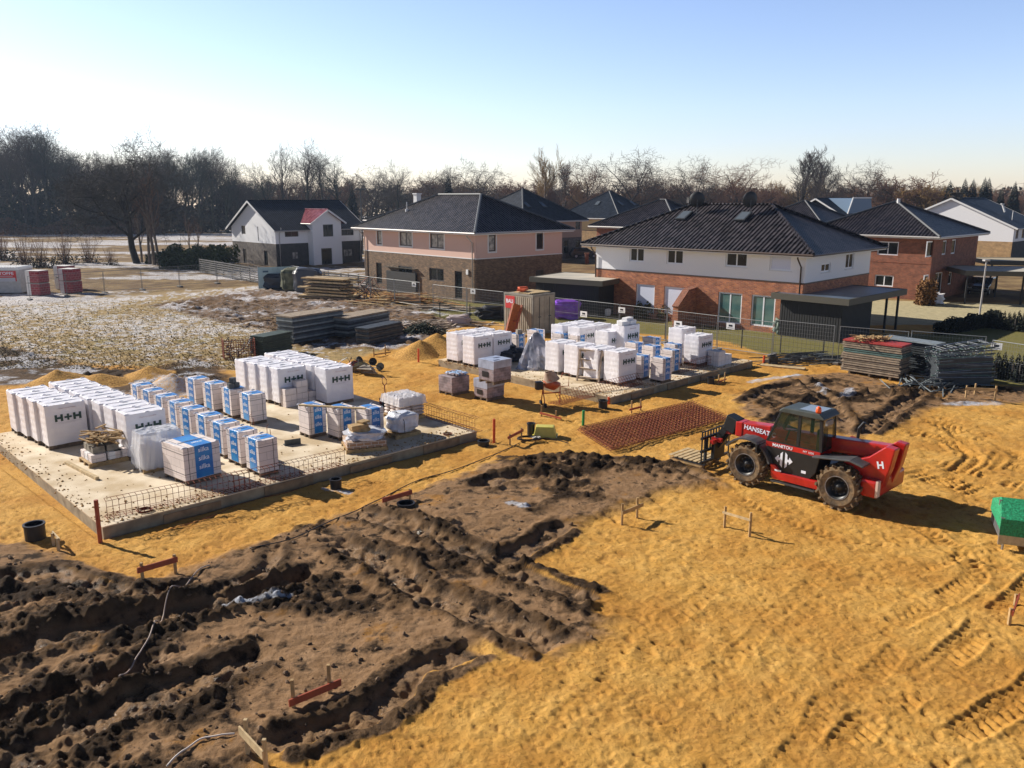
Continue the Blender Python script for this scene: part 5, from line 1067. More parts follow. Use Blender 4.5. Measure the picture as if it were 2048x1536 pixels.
# right edge carport group
def cp2(label, pa, z, azv, W, L, mt, posts): C0 = G(*pa, z); return carport(label, C0, azv, W, L, z, mt, None, posts)
cp2('brown timber carport at the right edge sheltering a dark car', zt6(1445, 1000), 2.7, 100, 9, 6., flatroof, [(.3,.3), (.3,5.7), (4.5,.3), (4.5,5.7), (8.7,.3), (8.7,5.7)])
cp2('rear flat carport roof behind the brown timber one at the right edge', zt6(1690, 900), 2.9, 98, 9, 5, MATS['grey_render'] if 'grey_render' in MATS else mat('grey_render', (.36,.31,.22), .85), [(.3,.3), (.3,4.7), (8.7,.3), (8.7,4.7)])
def car(label, loc, rz, col):
    t = thing('parked_car', label, 'car', loc, rz, 'parked cars'); m = MB(); m.extr([(-2.1,.35), (-2.12,.8), (-1.95,1.0), (-1.6,1.45), (.3,1.5), (1.0,1.02), (1.95,.85), (2.1,.6), (2.1,.35)], -.85, .85); m.build('body', mat(col[0], col[1], .25, coat=.5), t, .08)
    m = MB(); m.extr([(-1.55,1.02), (-1.5,1.38), (.25,1.42), (.8,1.03)], -.862, .862); m.build('side_window', glass, t); m = MB(); m.add([(.36,-.7,1.47), (.36,.7,1.47), (1.03,.72,1.04), (1.03,-.72,1.04)], [(0,1,2,3)]); m.build('windscreen', glass, t)
    for x in (-1.3, 1.3):
        for y in (-.86, .7): m = MB(); m.cyl((x,y,.32), (x,y+.16,.32), .32, 18); w_ = m.build('wheel', rubber, t); m = MB(); m.cyl((x,y-.006,.32), (x,y+.166,.32), .19, 14); m.build('rim', steel, w_)
    for y in (-.6, .6): m = MB(); m.box((2.1,y,.68), (.06,.3,.12)); m.build('headlight', curtain, t)
g = G(1172, 520); car('dark blue car parked beside the beige-pink house', (g.x, g.y+4, 0), math.radians(10), ('dark_blue_paint', (.01,.015,.03)))
g = G(*zt6(1640, 1240)); car('black car standing under the brown timber carport', (g.x+.3, g.y+1.2, 0), math.radians(230), ('black_paint', (.01,.01,.012)))
# gate pillar, lamp pole, big bag, bush
g = G(*zt4(478, 755)); m = MB(); m.box((0,0,.65), (.45,.45,1.3)); m.box((0,0,1.35), (.6,.6,.1)); tag(m.build('gate_pillar', br_red, None, 0, (g.x, g.y, 0)), 'short brick pillar with pale cap beside the lane, left of the brick house', 'pillar')
g = G(1957, 645); h = upz(1957, 645, 522); t = thing('street_lamp', 'slim grey pole rising from the dark hedge before the brown timber carport', 'pole', (g.x, g.y, 0)); m = MB(); m.tube([(0,0,0), (.02,0,h)], [.07,.05], 8); m.build('pole', gutter_w, t); m = MB(); m.box((0,0,h+.05), (.35,.35,.12)); m.build('lamp_head', gutter_w, t)
g = Vector((-16.5, 118, 0)); t = thing('street_lamp', 'flood lamp on a tall pole rising between the white gable house and the pink one', 'street lamp', (-22.9, 128, 0)); m = MB(); m.tube([(0,0,0), (0,0,9.6)], [.14,.09], 8); m.build('pole', dsteel, t); m = MB(); m.box((0,0,9.7), (1.5,.6,.25)); m.build('lamp_head', dsteel, t, .05)
g = G(1866, 608); o = blob(1.5, 1.2, .9, 33, .12, mat('white_bag', (.72,.70,.72), .6), 'big_bag', None, (g.x, g.y, 0)); tag(o, 'white building-material bag beside the bare bush at the red brick house', 'bag')
g = G(*zt6(650,1330)); 
# ------------------------------------------------------------------ telehandler
FW, RW = G(1490, 971), G(1668, 1020); ax_ = (FW-RW); ax_.z = 0; WB = 2.85; fd = ax_.normalized(); rzT = math.atan2(fd.y, fd.x); lf = Vector((-fd.y, fd.x, 0))
mid = (FW+RW)/2-lf*1.12; T = thing('telehandler', 'red and black telescopic loader with big mud-caked tyres standing in the sand', 'telehandler', (mid.x, mid.y, .0), rzT)
redp = mat('red_paint_gloss', (.56,.018,.012), .35, coat=.3, noise=.35, nscale=2.5); redd = mat('dusty_red', (.40,.03,.02), .55, noise=.4, nscale=3); blk = mat('black_paint_matt', (.015,.016,.017), .45, noise=.3); mudt = mat('mud_tyre', (.20,.13,.065), .95, nscale=5, col2=(.06,.045,.03), bump=.8, bscale=14)
cabg = mat('cab_glass', (.018,.035,.02), .06, alpha=.72, spec=.7)
TR = .66
def wheel(x, y):
    s = 1 if y > 0 else -1; m = MB(); m.smooth = False
    m.lathe([(.33,-.2), (.50,-.235), (.585,-.2), (.60,0), (.585,.2), (.50,.235), (.33,.2), (.33,-.2)], 32, (0,0,0), 'Y', False)
    for k in range(18):
        for q in (-1, 1):
            a = 2*math.pi*(k+(.5 if q > 0 else 0))/18
            c, s_ = math.cos(a), math.sin(a); c2, s2 = math.cos(a+.16), math.sin(a+.16)
            m.beam((.625*c, q*.02, .625*s_), (.60*c2, q*.235, .60*s2), .055, .10, a)
    m.f = m.f; w_ = m.build('wheel', rubber, T, .0); w_.data.materials.clear(); w_.data.materials.append(mudt); w_.location = (x, y, TR)
    m = MB(); m.smooth = True; m.lathe([(.335,s*.19), (.30,s*.19), (.27,s*.02), (.13,-s*.02), (.13,s*.13), (.001,s*.15)], 26, (0,0,0), 'Y', False); r = m.build('rim', blk, w_)
    m = MB(); 
    for k in range(10): a = k*math.pi/5; m.box((.2*math.cos(a), s*.08, .2*math.sin(a)), (.03,.04,.03))
    m.build('wheel_nuts', dsteel, w_); m = MB(); m.lathe([(.345,s*.17), (.345,s*.215), (.325,s*.215), (.325,s*.17)], 28, (0,0,0), 'Y', False); m.build('rim_ring', mat('worn_rim', (.30,.28,.28), .5, metal=.3, noise=.6, nscale=3), w_)
for x in (WB/2, -WB/2):
    for y in (.94, -.94): wheel(x, y)
m = MB(); m.extr([(-2.15,.62), (-2.1,1.25), (-1.2,1.3), (-.9,1.0), (1.0,.95), (1.9,1.05), (2.0,.75), (1.2,.5), (-1.3,.5)], -.52, .52); m.build('chassis', blk, T, .03)
m = MB(); m.cyl((WB/2,-.8,TR), (WB/2,.8,TR), .12, 10); m.cyl((-WB/2,-.8,TR), (-WB/2,.8,TR), .12, 10); m.build('axle', blk, T)
# cab on the left side (y>0): outline in x-z
cab = [(.62,.80), (.28,.62), (-.52,.62), (-.70,.85), (-.78,1.45), (-.84,1.5), (-.78,2.42), (-.62,2.58), (.30,2.58), (.47,2.46), (.88,1.42), (.84,1.22)]
m = MB(); m.extr([(.62,.80), (.28,.62), (-.52,.62), (-.70,.85), (-.80,1.36), (.87,1.36), (.84,1.2)], .12, .98); m.build('cab_body', blk, T, .02)
m = MB(); m.extr([(-.80,1.352), (-.80,1.50), (.88,1.50), (.87,1.352)], .115, .985); m.build('red_stripe', redp, T, .005)
m = MB(); 
for y in (.95, .15):
    m.beam((.86,y,1.5), (.45,y,2.5), .06, .07); m.beam((-.80,y,1.5), (-.74,y,2.5), .07, .09); m.beam((.45,y,2.5), (-.74,y,2.5), .06, .08); m.beam((-.10,y,1.5), (-.12,y,2.5), .06, .10); m.beam((.86,y,1.51), (-.8,y,1.51), .05, .05)
m.beam((.45,.15,2.5), (.45,.95,2.5), .07, .07); m.beam((-.74,.15,2.5), (-.74,.95,2.5), .07, .07); m.beam((-.8,.15,1.53), (-.8,.95,1.53), .06, .06); m.build('cab_frame', blk, T, .01)
m = MB(); m.add([(.83,.98,1.54), (.45,.98,2.46), (-.08,.98,2.46), (-.06,.98,1.54)], [(0,1,2,3)]); m.build('side_window', cabg, T); m = MB(); m.add([(-.16,.98,1.54), (-.17,.98,2.46), (-.72,.98,2.46), (-.78,.98,1.54)], [(0,1,2,3)]); m.build('side_window', cabg, T)
m = MB(); m.add([(.88,.17,1.54), (.88,.94,1.54), (.47,.94,2.46), (.47,.17,2.46)], [(0,1,2,3)]); m.build('windscreen', cabg, T); m = MB(); m.add([(-.83,.2,1.56), (-.83,.92,1.56), (-.77,.92,2.44), (-.77,.2,2.44)], [(0,1,2,3)]); m.build('rear_window', cabg, T)
m = MB(); m.extr([(.52,2.50), (.40,2.60), (-.70,2.61), (-.86,2.48), (-.84,2.44), (.50,2.46)], .06, 1.03); m.build('cab_roof', mat('roof_grey_green', (.07,.085,.08), .45, noise=.3), T, .03); m = MB(); m.b2((-.66,.2,2.612), (-.05,.9,2.625)); m.build('roof_hatch', mat('blue_grey_hatch', (.22,.27,.33), .25), T)
m = MB(); m.smooth = True; m.lathe([(.075,0), (.08,.05), (.07,.14), (.03,.18)], 14, (-.62,.93,2.62)); m.build('beacon', mat('beacon_orange', (.85,.12,.02), .3), T)
m = MB(); m.b2((-.93,.62,2.3), (-.87,.98,2.44)); m.build('rear_sign', mat('sign_grey', (.2,.2,.2), .5), T)
m = MB(); m.b2((-.62,.3,1.15), (-.12,.8,1.3)); m.b2((-.68,.3,1.3), (-.55,.8,2.1)); m.build('seat', blk, T, .05); m = MB(); m.tube([(.55,.55,1.3), (.38,.55,1.85)], .03, 6); m.lathe([(.2,0), (.22,.015), (.2,.03)], 18, (.36,.55,1.86), cap=False); m.build('steering_wheel', blk, T)
text('maker_lettering', 'MANITOU', .13, white, T, (.35,.992,1.425), (math.pi/2, 0, math.pi), .002, .003, 1.05); text('model_lettering', 'MT 1030', .09, white, T, (-.45,.992,1.425), (math.pi/2, 0, math.pi), .002)
m = MB(); y0, y1 = .984, .992
dx = lambda pts: m.add([(x, y0, z) for x, z in pts]+[(x, y1, z) for x, z in pts], [tuple(range(len(pts))), tuple(range(2*len(pts)-1, len(pts)-1, -1))])
for s in (1, -1):
    cx = .28; dx([(cx+s*.04,1.28), (cx+s*.04,.80), (cx+s*.11,.87), (cx+s*.11,1.0), (cx+s*.17,1.0), (cx+s*.17,.93), (cx+s*.28,1.04), (cx+s*.17,1.15), (cx+s*.17,1.08), (cx+s*.11,1.08), (cx+s*.11,1.21)])
m.build('door_emblem', white, T); m = MB(); m.b2((-.42,.984,.78), (-.28,.99,.86)); m.build('small_sticker', white, T)
m = MB(); m.extr([(.62,.50), (.66,.86), (.52,.86), (.30,.66), (-.85,.66), (-.85,.42), (.55,.42)], .90, 1.06); m.build('side_skirt', redp, T, .02); m = MB(); m.b2((-.75,.95,.34), (.6,1.1,.38)); m.tube([(-.7,1.0,.38), (-.7,1.0,.5)], .02); m.build('step', dsteel, T); m = MB(); m.b2((.3,1.062,.68),(.5,1.068,.73)); m.build('small_sticker', white, T)
def fender(x, y, a0, a1, r=.80, mt=blk, th=.05):
    m = MB(); n = 10; vs = []
    for i in range(n+1):
        a = a0+(a1-a0)*i/n
        for rr2 in (r, r+th):
            for yy in (y-.26, y+.26): vs.append((x+rr2*math.cos(a), yy, TR+rr2*math.sin(a)))
    fs = []
    for i in range(n): b = i*4; fs += [(b,b+1,b+5,b+4), (b+2,b+6,b+7,b+3), (b,b+4,b+6,b+2), (b+1,b+3,b+7,b+5)]
    fs += [(0,2,3,1), (n*4,n*4+1,n*4+3,n*4+2)]; m.add(vs, fs); m.build('fender', mt, T)
fg = mat('fender_grey', (.08,.085,.09), .4, noise=.3)
fender(WB/2, .92, math.radians(35), math.radians(165), .78, fg); fender(WB/2, -.92, math.radians(35), math.radians(165), .78, fg)
for y in (.93, -.93): m = MB(); m.beam((-.65,y,1.38), (-1.75,y,1.52), .5, .06); m.beam((-1.7,y,1.52), (-2.1,y,1.42), .5, .06); m.build('fender', fg, T, .02)
# rear hood, tail counterweight, boom
m = MB(); m.extr([(-.80,.95), (-.80,1.62), (-1.35,1.55), (-2.05,1.42), (-2.15,1.0), (-1.9,.8)], -.98, -.32); m.build('engine_hood', redd, T, .04)
m = MB(); m.extr([(-1.35,1.3), (-2.05,1.62), (-2.45,1.98), (-2.72,1.95), (-2.62,1.35), (-2.40,.62), (-2.05,.60), (-1.9,1.0)], .40, .74); m.extr([(-1.35,1.3), (-2.05,1.62), (-2.45,1.98), (-2.72,1.95), (-2.62,1.35), (-2.40,.62), (-2.05,.60), (-1.9,1.0)], -.28, .02); m.build('boom_bracket', redp, T, .03)
m = MB(); m.b2((-2.45,-.9,.55), (-1.95,.98,1.05)); m.build('counterweight', redp, T, .08); m = MB(); m.b2((-2.46,.80,.60), (-2.40,.985,1.05)); m.build('warning_stripe', mat('striped_tape', (.65,.5,.42), .5), T); text('rear_emblem', 'H', .26, white, T, (-2.38,.745,1.45), (math.pi/2, math.radians(-14), math.pi), .003, .01)
m = MB(); a, b = Vector((-2.45,.2,1.72)), Vector((2.05,.2,1.45)); m.beam(a, b, .34, .42); m.build('boom', redp, T, .03); m = MB(); m.beam(Vector((1.4,.2,1.47)), Vector((2.7,.2,1.36)), .26, .32); m.build('inner_boom', redd, T, .02)
m = MB(); m.beam((1.05,.2,1.55), (2.25,.2,1.46), .40, .46); m.b2((2.0,-.02,1.24), (2.25,.42,1.72)); m.build('boom_head', redp, T, .03); text('boom_lettering', 'HANSEATIC', .20, white, T, (1.42,.412,1.56), (math.pi/2, math.radians(4), math.pi), .002, .004, 1.0)
m = MB(); m.beam((2.25,.2,1.5), (2.65,.2,1.62), .42, .5); m.build('boom_nose', blk, T, .03)
m = MB(); m.beam((-.6,.2,1.45), (-1.9,.2,1.1), .14, .14); m.beam((2.6,.2,1.5), (2.95,.2,.9), .3, .2); m.beam((2.55,.2,1.3), (3.0,.2,.65), .16, .16); m.build('hydraulic_ram', blk, T)
m = MB()
for z in (.25, .62, 1.05): m.b2((3.02,-.62,z), (3.10,1.02,z+.07))
for k in range(11): y = -.6+k*.158; m.b2((3.03,y,.3 if k in (0,10,5) else .62), (3.07,y+.03,1.3))
m.b2((3.03,-.62,1.28), (3.07,1.02,1.31)); m.b2((2.9,-.1,.35), (3.02,.5,1.0)); m.build('fork_carriage', blk, T)
for y in (-.25, .6): m = MB(); m.b2((3.1,y,.12), (3.15,y+.12,1.05)); m.b2((3.15,y,.12), (4.25,y+.12,.16)); m.build('fork', dsteel, T)
m = MB(); m.box((2.75,.62,1.05), (.35,.1,.12)); m.box((2.8,.75,1.0), (.12,.2,.12)); m.build('hose_guard', redp, T)
m = MB(); m.tube([(.9,1.0,1.45), (1.0,1.2,1.36)], .015, 5); m.box((1.0,1.24,1.30), (.05,.16,.24)); m.build('mirror', blk, T); m = MB(); m.tube([(-1.1,-.7,1.55), (-1.12,-.7,1.95), (-1.25,-.72,2.15)], .045, 7); m.build('exhaust', blk, T)
m = MB(); m.b2((1.6,.6,1.35),(1.75,.72,1.45)); m.b2((1.6,-.72,1.35),(1.75,-.6,1.45)); m.build('headlight', curtain, T)
pg = Vector((mid.x, mid.y, 0))+fd*3.2+lf*(-.4); t = thing('wooden_pallet', 'empty wooden pallet lying in the sand on the loader\'s forks', 'pallet', (pg.x, pg.y, .02), rzT, None)
for i in range(3): m = MB(); m.b2((0,.1+i*.45,0), (1.25,.2+i*.45,.1)); m.build('skid', wood, t)
for k in range(7): m = MB(); m.b2((k*.19,.05,.165), (k*.19+.13,1.15,.188)); m.build('deck_board', woodl, t)
# green-netted trailer at right edge
g = G(1996, 1102); t = thing('trailer', 'silver car trailer covered with a green net, cut by the photo\'s right edge', 'trailer', (g.x, g.y, -.12), math.radians(-22))
m = MB(); m.b2((0,0,.42), (2.6,.04,.75)); m.b2((0,1.4,.42), (2.6,1.44,.75)); m.b2((0,.04,.42), (.04,1.4,.75)); m.b2((2.56,.04,.42), (2.6,1.4,.75)); m.b2((.04,.04,.42), (2.56,1.4,.46)); m.build('side_panel', steel, t)
m = MB(); m.b2((-.03,-.03,.3), (.05,.05,1.0)); m.b2((.0,.6,.75), (.05,.68,1.24)); m.b2((.04,.0,.32), (2.5,.1,.42)); m.build('corner_post', steel, t)
net = mat('green_net', (.008,.15,.06), .7, nscale=22, col2=(.02,.34,.15), bump=1., bscale=16); nm_ = MB(); nm_.add([(-.03,-.045,.98), (2.62,-.045,.98), (2.6,.75,1.28), (.05,.75,1.28), (-.02,1.46,1.0), (2.62,1.46,1.0), (-.03,-.045,.56), (2.62,-.045,.56), (-.035,1.46,.7), (-.035,-.045,.7)], [(0,1,2,3), (3,2,5,4), (6,7,1,0), (9,0,3,4,8)]); nm_.build('net_cover', net, t)
for y in (-.12, 1.38): m = MB(); m.cyl((1.2,y,.3), (1.2,y+.16,.3), .3, 18); m.build('wheel', rubber, t)
m = MB(); m.tube([(.1,.1,.4), (.1,.1,.02)], .03); m.build('prop_stand', steel, t)
# ------------------------------------------------------------------ stacks, fences, debris
def stack(name, label, px, py, p1, W_d, n, th, mts, z0=.12, jit=.06, gap=.02, cat='form panel stack', part='panel', group=None, ends=True):
    g = G(px, py); g1 = G(*p1); D_ = g1-g; L_ = D_.length; t = thing(name, label, cat, (g.x, g.y, 0), math.atan2(D_.y, D_.x), group); rr = random.Random(int(px))
    for k in range(3): m = MB(); x = L_*(.15+.35*k); m.b2((x-.05,0,0), (x+.05,W_d,z0)); m.build('bearer', woodd, t)
    for k in range(n):
        dx, dy = rr.uniform(-jit, jit), rr.uniform(-jit, jit)*.6; z = z0+k*th; m = MB()
        m.b2((dx,dy,z+gap), (L_+dx,W_d+dy,z+th-.004)); m.b2((dx-.02,dy-.015,z+th*.35), (L_+dx+.02,dy-.001,z+th*.55)); m.build(part, mts[k % len(mts)] if not callable(mts) else mts(k, n), t)
    return t
pan1 = mat('panel_bluegrey', (.10,.13,.16), .5, noise=.4, nscale=3, metal=.2); pan2 = mat('panel_dark', (.05,.06,.07), .55, noise=.4, metal=.2); pan3 = mat('panel_tan', (.36,.28,.20), .8, noise=.4, nscale=4); panr = mat('panel_red', (.42,.045,.035), .6, noise=.3); pang = mat('panel_green', (.12,.20,.18), .6, noise=.4); panl = mat('panel_lightsteel', (.30,.34,.36), .5, metal=.3, noise=.3)
stack('form_panel_stack', 'high stack of blue-grey formwork panels behind the white pallets, the left of two', 588, 692, (689, 673), 1.4, 14, .115, lambda k, n: pan3 if k == n-1 else (pan1, pan2, panl)[k % 3], group='formwork stacks behind the pallets')
stack('form_panel_stack', 'lower stack of brown-topped formwork panels right of the highest stack', 698, 680, (780, 662), 1.5, 10, .125, lambda k, n: pan3 if k == n-1 else (pan2, pan1, panl)[k % 3], group='formwork stacks behind the pallets')
stack('form_panel_stack', 'strapped dark bundle of formwork beams before the brown-topped stack', 738, 692, (806, 676), 1.0, 7, .13, [pan2, mat('beam_brown', (.12,.10,.08), .7, noise=.5)], group='formwork stacks behind the pallets')
stack('form_panel_stack', 'dark green frame stack behind the back row of white pallets', 528, 716, (585, 703), 1.0, 9, .115, [mat('dark_green_steel', (.045,.07,.05), .6, noise=.4)], group='formwork stacks behind the pallets')
g = G(450, 722); t = thing('mesh_crate', 'rusty wire crate filled with dark odds and ends left of the frame stacks', 'crate', (g.x, g.y, 0), math.radians(24)); m = grid_mb(Vector((0,0,.05)), Vector((1.6,0,0)), Vector((0,0,1.0)), .12, .12, .012); m.build('wire_side', rust, t); grid_mb(Vector((0,0,.05)), Vector((0,1.2,0)), Vector((0,0,1.0)), .12, .12, .012).build('wire_side', rust, t); grid_mb(Vector((1.6,0,.05)), Vector((0,1.2,0)), Vector((0,0,1.0)), .12, .12, .012).build('wire_side', rust, t)
m = MB(); rr = random.Random(9)
for k in range(40): c = Vector((rr.uniform(.1,1.5), rr.uniform(.1,1.1), rr.uniform(.1,1.0))); d = Vector((rr.gauss(0,.4), rr.gauss(0,.3), rr.gauss(0,.25))); m.beam(c-d/2, c+d/2, .05, .03)
m.build('scrap', dsteel, t)
stack('form_panel_stack', 'red-topped stack of tan and green formwork panels at the right fence', 1681, 745, (1797, 763), 1.2, 15, .105, lambda k, n: panr if k == n-1 else (pang if k in (9, 10) else pan3), jit=.05, group='formwork stacks at the right')
stack('form_panel_stack', 'second stack with dark ragged ends directly behind the red-topped one', 1752, 738, (1862, 757), .9, 15, .105, lambda k, n: pan2 if k < n-1 else panl, jit=.12, group='formwork stacks at the right')
g = G(1872, 775); t = thing('scaffold_frame_stack', 'tall stack of galvanised scaffold frames with fanned tubes at the right', 'scaffold stack', (g.x, g.y, 0), math.radians(8), 'formwork stacks at the right'); rr = random.Random(12)
for k in range(26):
    z = .12+.066*k; d = -.12+.012*k; m = MB(); a = Vector((rr.uniform(-.1,.1), rr.uniform(-.08,.3), z)); b = Vector((2.9+rr.uniform(-.15,.1), rr.uniform(-.08,.3), z+(.5*(k/26)-.15)*.7)); m.tube([a, b], .024, 6); a2, b2_ = a+Vector((0,.8,0)), b+Vector((0,.8,0)); m.tube([a2, b2_], .024, 6)
    for q in range(5): p = a.lerp(b, (q+.5)/5); m.tube([p, p+Vector((0,.8,0))], .014, 4)
    m.build('scaffold_frame', [panl, steel, pang, dsteel][k % 4], t)
m = MB(); m.b2((.1,.1,.0), (2.8,1.0,1.3)); m.build('packed_core', pan2, t)
def pile(name, label, cat, px, py, n, sx, sy, hh, Lr, wr, mts, seed=1, ang=None, spread=1.5, group=None, flat=.1):
    g = G(px, py); t = thing(name, label, cat, (g.x, g.y, hz(g.x, g.y)*.5), 0, group); rr = random.Random(seed)
    for mi, mt in enumerate(mts):
        m = MB()
        for k in range(n//len(mts)):
            x, y = rr.gauss(0, sx/2), rr.gauss(0, sy/2); k_ = max(0, 1-math.hypot(x/sx, y/sy)); z = .03+rr.random()*hh*k_; th = (ang if ang is not None else 0)+rr.uniform(-spread, spread); L = rr.uniform(*Lr); d = Vector((math.cos(th), math.sin(th), rr.uniform(-flat, flat)))*L/2
            c = Vector((x, y, z+abs(d.z))); m.beam(c-d, c+d, rr.uniform(*wr), rr.uniform(.02, .05))
        m.build('pieces', mt, t)
    return t
pile('scaffold_heap', 'loose heap of scaffold tubes and struts left of the red-topped stack', 'scrap heap', 1625, 722, 110, 2.6, 1.2, .5, (.6, 2.4), (.03, .06), [dsteel, panl, pan2], 3, .1, .5, flat=.06)
pile('scaffold_heap', 'scattered struts and tubes on the mud below the right stacks', 'scrap heap', 1850, 775, 50, 1.6, 1.0, .35, (.8, 2.2), (.03, .05), [dsteel, panl], 4, .9, .7, flat=.15)

g = G(1797, 766); q = math.radians(130); cx_ = g+Vector((math.cos(q), math.sin(q), 0))*.8+Vector((-math.sin(q), math.cos(q), 0))*(-.0); t = thing('timber_heap', 'loose wood scraps lying on top of the red-topped stack', 'wood scraps', (cx_.x+.1, cx_.y-.0, 1.70)); m = MB(); rr = random.Random(6)
gg = (G(1681,745)+G(1797,763))/2; t.location = (gg.x+.4, gg.y+.55, 1.71)
for k in range(70): c = Vector((rr.uniform(-.9,.7), rr.uniform(-.3,.5)-.0, rr.uniform(.02,.2))); th = rr.uniform(0, 3); d = Vector((math.cos(th), math.sin(th), rr.uniform(-.2,.2)))*.25; m.beam(c-d, c+d, .05, .03)
m.build('pieces', wood, t)
pile('scrap_heap', 'brown boards and slats strewn round the left formwork stacks', 'wood scraps', 640, 640, 90, 5., 2.2, .25, (.5, 2.), (.05, .15), [woodd, wood, MATS['grey_wood']], 14, .4, 1.2, None, .05)
# timber near the fence at the back left
g = G(715, 598); t = thing('timber_stack', 'stack of fresh yellow planks by the construction fence', 'timber stack', (g.x, g.y, 0), math.radians(152), 'timber by the rear fence'); rr = random.Random(2)
for k in range(7):
    for j in range(4): m = MB(); dx = rr.uniform(-.5,.5); m.b2((dx,.45*j,.1+k*.26), (4.6+dx,.45*j+.4,.1+k*.26+.13)); m.build('plank', [woodl, wood, woodl, woodd][(k+j) % 4], t)
g = G(640, 598); t = thing('board_pack', 'flat pack of wide pale boards lying in the snow before the yellow planks', 'board pack', (g.x, g.y, 0), math.radians(-12), 'timber by the rear fence')
for k in range(3): m = MB(); m.b2((-2.2+.1*k,0,.05+.09*k), (3.2,1.5,.13+.09*k)); m.build('board', [wood, woodd, woodl][k], t)
pile('timber_heap', 'tangled heap of orange-yellow timber left of the black shed', 'timber pile', 800, 606, 150, 3.2, 1.6, .9, (1.2, 3.6), (.08, .2), [woodl, wood, mat('orange_wood', (.50,.24,.08), .8)], 7, -.2, .5, 'timber by the rear fence')
pile('timber_heap', 'low pile of grey-brown boards in front of the black shed', 'timber pile', 870, 618, 70, 2.6, 1.2, .4, (1.2, 3.2), (.12, .3), [MATS['grey_wood'], woodd], 8, -.15, .35, 'timber by the rear fence', .03)
pile('scrap_heap', 'scattered pale sticks and offcuts on the snowy mud left of the high sand heap', 'wood scraps', 870, 650, 150, 4., 2.2, .25, (.5, 2.2), (.04, .12), [mat('pale_stick', (.55,.48,.42), .8), woodd, MATS['grey_wood']], 10, .3, 1.2, None, .05)
pile('scrap_heap', 'dark rods and rebar tangle at the right end of the yellow planks', 'scrap heap', 742, 596, 60, 1.4, 1., 1.4, (.6, 2.), (.04, .08), [rust, black], 11, 1.3, 1.2, None, .8)
pile('brush_heap', 'small dark green heap of fir twigs between the frame stacks and the sand heap', 'brush heap', 842, 668, 220, 1.4, .8, .7, (.2, .7), (.03, .08), [mat('dark_fir', (.012,.022,.012), .9)], 12, 0, 3, None, .5)
for k, (x, y, w_, h_, mt_, lb) in enumerate(((555,578,3.0,1.5,'navy_bag','dark covered heap leaning before the pale blue banner'), (590,583,2.3,2.2,None,'mottled green-grey sack bundle beside the banner'), (617,585,2.5,2.3,None,'charcoal plastic-wrapped bale between sack bundle and yellow planks'))):
    g = G(x, y); mm = MATS.get('navy_bag') if k == 0 else (mat('mossy_sack', (.20,.20,.12), .8, nscale=2, col2=(.06,.07,.04)) if k == 1 else mat('charcoal_wrap', (.06,.065,.08), .4, bump=.5, bscale=5)); tag(blob(w_, 1.6, h_, 40+k, .05, mm, 'covered_bale', None, (g.x, g.y, 0), 3, .5), lb, 'covered bale', 'bales at the banner')
g = G(865, 590); t = thing('garden_shed', 'low black lattice shed standing before the pink house\'s front wall', 'shed', (g.x, g.y+1, 0), math.radians(134)); 
for k in range(13): m = MB(); m.b2((0,-.01,.02+k*.15), (4.4,.03,.13+k*.15)); m.build('slat', slat, t)
m = MB(); m.b2((.02,.04,0), (4.38,2.,1.95)); m.build('wall', slat, t); m = MB(); m.add([(-.1,-.1,1.97),(4.5,-.1,1.97),(4.5,2.1,2.3),(-.1,2.1,2.3),(-.1,-.1,2.03),(4.5,-.1,2.03),(4.5,2.1,2.36),(-.1,2.1,2.36)], [(0,3,2,1),(4,5,6,7),(0,1,5,4),(1,2,6,5),(2,3,7,6),(3,0,4,7)]); m.build('roof', fascia, t)
# container with leaning panel
g = G(1065, 671); t = thing('site_container', 'beige steel site container with double doors and a red banner, boards on its roof', 'container', (g.x, g.y, 0), math.radians(44)); cb = mat('container_beige', (.42,.37,.29), .6, noise=.3, nscale=2); Wc, Lc, Hc = 2.05, 2.6, 2.55
m = MB(); m.b2((.03,.03,.1), (Wc-.03,Lc-.03,Hc-.05)); 
for k in range(14): y = .12+k*(Lc-.3)/13; m.b2((-.012,y,.2), (.03,y+.1,Hc-.2))
m.build('wall', cb, t); m = MB()
for x in (0, Wc-.1):
    for y in (0, Lc-.1): m.b2((x,y,0), (x+.1,y+.1,Hc))
m.b2((0.1,0,Hc-.12),(Wc-.1,.1,Hc)); m.b2((0,.1,Hc-.12),(.1,Lc-.1,Hc)); m.b2((.1,0,0),(Wc-.1,.1,.14)); m.b2((0,.1,0),(.1,Lc-.1,.14)); m.build('frame', mat('container_frame', (.30,.28,.24), .6, noise=.3), t)
for x in (.12, Wc/2+.01): m = MB(); m.b2((x,-.02,.15), (x+Wc/2-.13,.02,Hc-.13)); d_ = m.build('door', cb, t); m = MB(); m.tube([(x+.45,-.045,.2), (x+.45,-.045,Hc-.2)], .018, 6); m.b2((x+.35,-.06,1.1),(x+.6,-.05,1.15)); m.build('handle', dsteel, d_)
m = MB(); m.b2((-.03,1.6,1.55), (-.022,2.45,2.35)); m.build('banner', mat('banner_red', (.55,.03,.03), .5), t); text('banner_lettering', 'BAU', .34, white, t, (-.036,2.05,2.0), (math.pi/2, 0, -math.pi/2), .002, .008)
m = MB()
for k in range(4): m.box((1.0,.5+.4*k,Hc+.05), (1.9,.33,.05), rz=.04*k)
tag(m.build('roof_boards', woodl, None, 0, (g.x, g.y, 0), math.radians(44)), 'loose boards lying on the beige container roof', 'boards'); m = MB(); m.box((.5,1.4,Hc+.2), (.9,.5,.14), rz=.5); m.box((.7,1.6,Hc+.3), (.6,.3,.1), rz=-.3); tag(m.build('orange_cover', mat('orange_plastic', (.65,.10,.02), .5), None, .02, (g.x, g.y, 0), math.radians(44)), 'orange plastic pieces on top of the container boards', 'plastic cover')
